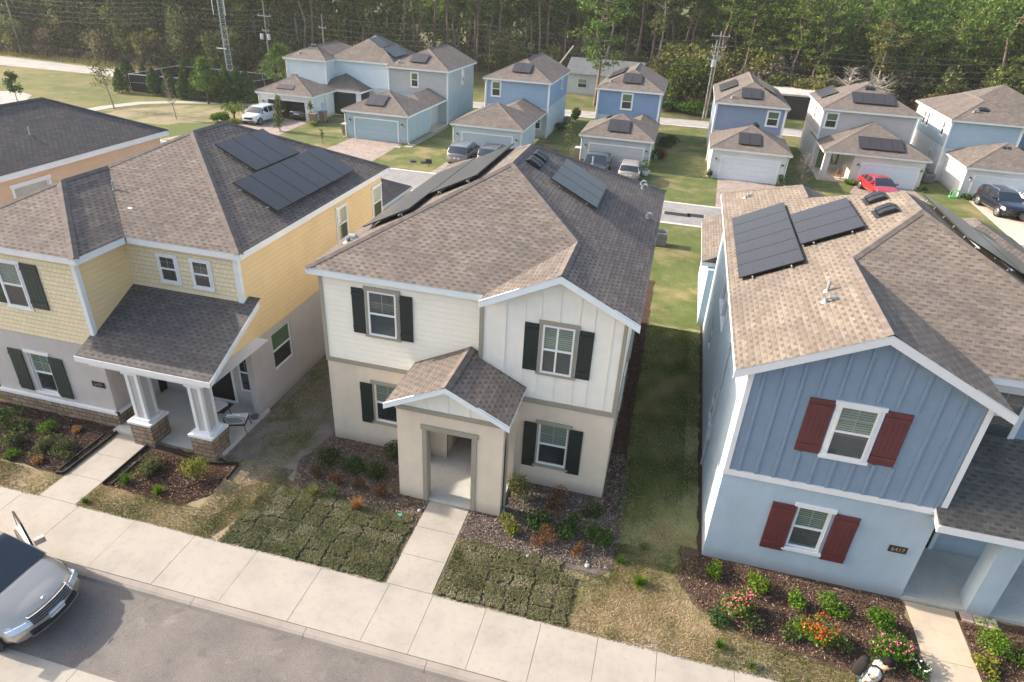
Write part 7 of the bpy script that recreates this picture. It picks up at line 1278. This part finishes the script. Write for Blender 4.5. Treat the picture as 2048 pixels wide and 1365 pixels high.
# ================================================================== the man with the backpack
SKIN = plain('skin', (.5, .28, .19), .5, var=.06); SHIRT = plain('shirt_cloth', (.52, .55, .52), .85, var=.06); HAIR = plain('hair_black', (.01, .008, .007), .8, var=.3, vs=60, spec=.15); JEAN = plain('blue_jeans', (.16, .25, .34), .9, var=.15, vs=30); PACKM = plain('backpack_cloth', (.014, .01, .01), .95, var=.15, vs=20)
def skin_mesh(name, V, Ed, Rr, m, parent, root_i=0, lv=2):
    me = bpy.data.meshes.new(name); me.from_pydata(V, Ed, []); o = bpy.data.objects.new(name, me); col.objects.link(o)
    o.modifiers.new('s', 'SKIN'); sv = me.skin_vertices[0].data
    for i, r_ in enumerate(Rr): sv[i].radius = (r_, r_) if not isinstance(r_, tuple) else r_; sv[i].use_root = (i == root_i)
    s2 = o.modifiers.new('u', 'SUBSURF'); s2.levels = lv; s2.render_levels = lv; bpy.context.view_layer.update()
    nm = bpy.data.meshes.new_from_object(o.evaluated_get(bpy.context.evaluated_depsgraph_get())); bpy.data.objects.remove(o); nm.materials.clear(); nm.materials.append(m); nm.polygons.foreach_set('use_smooth', [True] * len(nm.polygons)); o = bpy.data.objects.new(name, nm); col.objects.link(o)
    if parent is not None: o.parent = parent
    return o
# local frame: +x is where he faces, +y his left
PX, PY_, PA = 15.2, -5.2, R(-28)
man = thing('person', 'man in a pale t-shirt wearing a dark backpack, looking down at his hands', 'person', (PX, PY_, 0), PA)
V = [(0, 0, .95), (.01, 0, 1.12), (.04, 0, 1.3), (.09, 0, 1.42), (.13, 0, 1.5), (.17, 0, 1.57), (.19, 0, 1.66), (.19, 0, 1.74),      # pelvis..head
     (.07, .19, 1.4), (-.06, .28, 1.16), (.2, .12, 1.07), (.27, .07, 1.07),                                         # left arm
     (.07, -.19, 1.4), (-.1, -.29, 1.16), (.17, -.15, 1.06), (.25, -.08, 1.06),                                      # right arm
     (.0, .1, .88), (.06, .11, .5), (.0, .12, .1), (.02, .12, .06), (.2, .14, .03), (.0, -.1, .88), (-.04, -.11, .5), (-.08, -.12, .1), (-.06, -.12, .06), (.12, -.14, .03)]
Ed = [(0, 1), (1, 2), (2, 3), (3, 4), (4, 5), (5, 6), (6, 7), (3, 8), (8, 9), (9, 10), (10, 11), (3, 12), (12, 13), (13, 14), (14, 15), (0, 16), (16, 17), (17, 18), (18, 19), (19, 20), (0, 21), (21, 22), (22, 23), (23, 24), (24, 25)]
Rr = [.11, .1, .11, .09, .05, .062, .085, .075, .045, .042, .03, .028, .045, .042, .03, .028, .09, .062, .042, .04, .035, .09, .062, .042, .04, .035]
skin_mesh('body', V, Ed, Rr, SKIN, man)
def hand(cx_, cy_, cz_, sd):
    V, Ed, Rr = [(cx_ - .02, cy_, cz_), (cx_ + .05, cy_ - sd * .01, cz_ - .005)], [(0, 1)], [.026, .03]
    for k in range(4):
        b = len(V); y = cy_ + sd * (.03 - k * .022); L_ = (.07, .085, .08, .06)[k]; V += [(cx_ + .065, y, cz_), (cx_ + .065 + L_ * .5, y - sd * .006, cz_ - .008), (cx_ + .06 + L_ * .75, y - sd * .012, cz_ - .032)]; Ed += [(1, b), (b, b + 1), (b + 1, b + 2)]; Rr += [.0095, .0085, .007]
    b = len(V); V += [(cx_ + .03, cy_ - sd * .035, cz_ + .012), (cx_ + .065, cy_ - sd * .05, cz_ + .014)]; Ed += [(1, b), (b, b + 1)]; Rr += [.011, .009]; skin_mesh('hand', V, Ed, Rr, SKIN, man, 0, 1)
hand(.27, .07, 1.07, 1); hand(.25, -.08, 1.06, -1)
Vs = [(0, 0, .9), (.01, 0, 1.12), (.04, 0, 1.3), (.085, 0, 1.42), (.115, 0, 1.47), (.07, .2, 1.4), (-.03, .265, 1.2), (.07, -.2, 1.4), (-.06, -.27, 1.2)]
skin_mesh('shirt', Vs, [(0, 1), (1, 2), (2, 3), (3, 4), (3, 5), (5, 6), (3, 7), (7, 8)], [(.13, .16), (.125, .15), (.13, .16), (.115, .13), .07, .085, .08, .085, .08], SHIRT, man)
skin_mesh('trousers', [(0, 0, .93), (0, .1, .86), (.06, .11, .5), (0, .12, .1), (0, -.1, .86), (-.04, -.11, .5), (-.08, -.12, .1)], [(0, 1), (1, 2), (2, 3), (0, 4), (4, 5), (5, 6)], [.15, .105, .08, .065, .105, .08, .065], JEAN, man)
m = MB(); 
for i in range(10):
    for j in range(16):
        def sp(i_, j_):
            th, ph = math.pi * .62 * i_ / 10, 2 * math.pi * j_ / 16; r_ = .112 + .004 * math.sin(j_ * 5 + i_ * 3); q = Vector((math.sin(th) * math.cos(ph) * r_ * 1.08, math.sin(th) * math.sin(ph) * r_ * .92, math.cos(th) * r_ * 1.05)); q = Matrix.Rotation(R(-22), 3, 'Y') @ q; return (.165 + q.x, q.y, 1.715 + q.z)
        m.poly([sp(i, j), sp(i + 1, j), sp(i + 1, j + 1), sp(i, j + 1)])
m.build('hair', HAIR, man, smooth=True, merge=True)
m = MB(); m.tube([(.275, 0, 1.67), (.3, 0, 1.655)], [.014, .018], 6); m.build('nose', SKIN, man, smooth=True); [MB().tube([(.165, s_ * .088, 1.68), (.17, s_ * .105, 1.685)], [.03, .022], 8).build('ear', SKIN, man) for s_ in (1, -1)]
[MB().tube([(.262, s_ * .032, 1.695), (.272, s_ * .034, 1.695)], .011, 8).build('eye', DARKM, man) for s_ in (1, -1)]; MB().box((.262, -.025, 1.618), (.278, .025, 1.626)).build('mouth', plain('lips', (.35, .14, .12), .5), man)
for s_ in (1, -1): m = MB(); m.tube([(-.08 + .0, s_ * .12, .06), (.16, s_ * .14, .04)] if s_ < 0 else [(0, .12, .06), (.22, .14, .04)], [.06, .05], 8); m.build('shoe', plain('shoe_white', (.5, .5, .5), .6), man)
bp = thing('backpack', 'dark brown backpack worn by the man at the lower right', 'backpack', (PX, PY_, 0), PA); m = MB(); n = 8
rings = [(1.0, .07, .11), (1.03, .095, .135), (1.18, .105, .15), (1.34, .095, .14), (1.42, .07, .115), (1.45, .035, .06)]
def rp(z, dx, dy, k): a = 2 * math.pi * k / 20; ex = .5; return (-.24 + dx * abs(math.cos(a)) ** ex * (1 if math.cos(a) > 0 else -1) + (z - 1.2) * .12, dy * abs(math.sin(a)) ** ex * (1 if math.sin(a) > 0 else -1), z)
for (z0, a0, b0), (z1, a1, b1) in zip(rings, rings[1:]):
    for k in range(20): m.poly([rp(z0, a0, b0, k), rp(z0, a0, b0, k + 1), rp(z1, a1, b1, k + 1), rp(z1, a1, b1, k)])
m.poly([rp(1.45, .035, .06, k) for k in range(20)]); m.poly([rp(1.0, .07, .11, k) for k in range(20)][::-1]); m.build('pack', PACKM, bp, smooth=True, merge=True)
for s_ in (1, -1): m = MB(); m.tube([(-.12, s_ * .1, 1.44), (.0, s_ * .115, 1.555), (.1, s_ * .12, 1.54), (.19, s_ * .12, 1.42), (.19, s_ * .13, 1.25), (.05, s_ * .19, 1.08), (-.15, s_ * .15, 1.04)], .022, 6); m.build('strap', PACKM, bp, smooth=True)
rc = thing('remote_controller', 'small dark controller held in the hands of the man at the lower right', 'remote control', (PX, PY_, 0), PA); MB().obox((.31, -.09, 1.055), (.09, 0, 0), (0, .18, 0), (.0, 0, .035)).build('casing', plain('controller_grey', (.2, .2, .21), .4), rc); MB().obox((.34, -.07, 1.095), (.05, 0, .08), (0, .14, 0), (.008, 0, -.004)).build('screen', plain('phone_screen', (.02, .02, .025), .1), rc)
# ------------------------------------------------------------------ haze
hz = MB(); hz.box((-230, -60, -1.5), (200, 190, 26)); ho = hz.build('haze', plain('haze_tmp', (1, 1, 1))); ho['kind'] = 'stuff'; hm = bpy.data.materials.new('haze_air'); hm.use_nodes = True; nt = hm.node_tree; nt.nodes.clear()
out = nt.nodes.new('ShaderNodeOutputMaterial'); pv = nt.nodes.new('ShaderNodeVolumePrincipled'); pv.inputs['Color'].default_value = (.86, .88, .9, 1); pv.inputs['Density'].default_value = .00035; pv.inputs['Anisotropy'].default_value = .3; nt.links.new(pv.outputs[0], out.inputs['Volume']); ho.data.materials.clear(); ho.data.materials.append(hm)
# ------------------------------------------------------------------ tidy
for o in bpy.data.objects:
    if 'org' in o: del o['org']
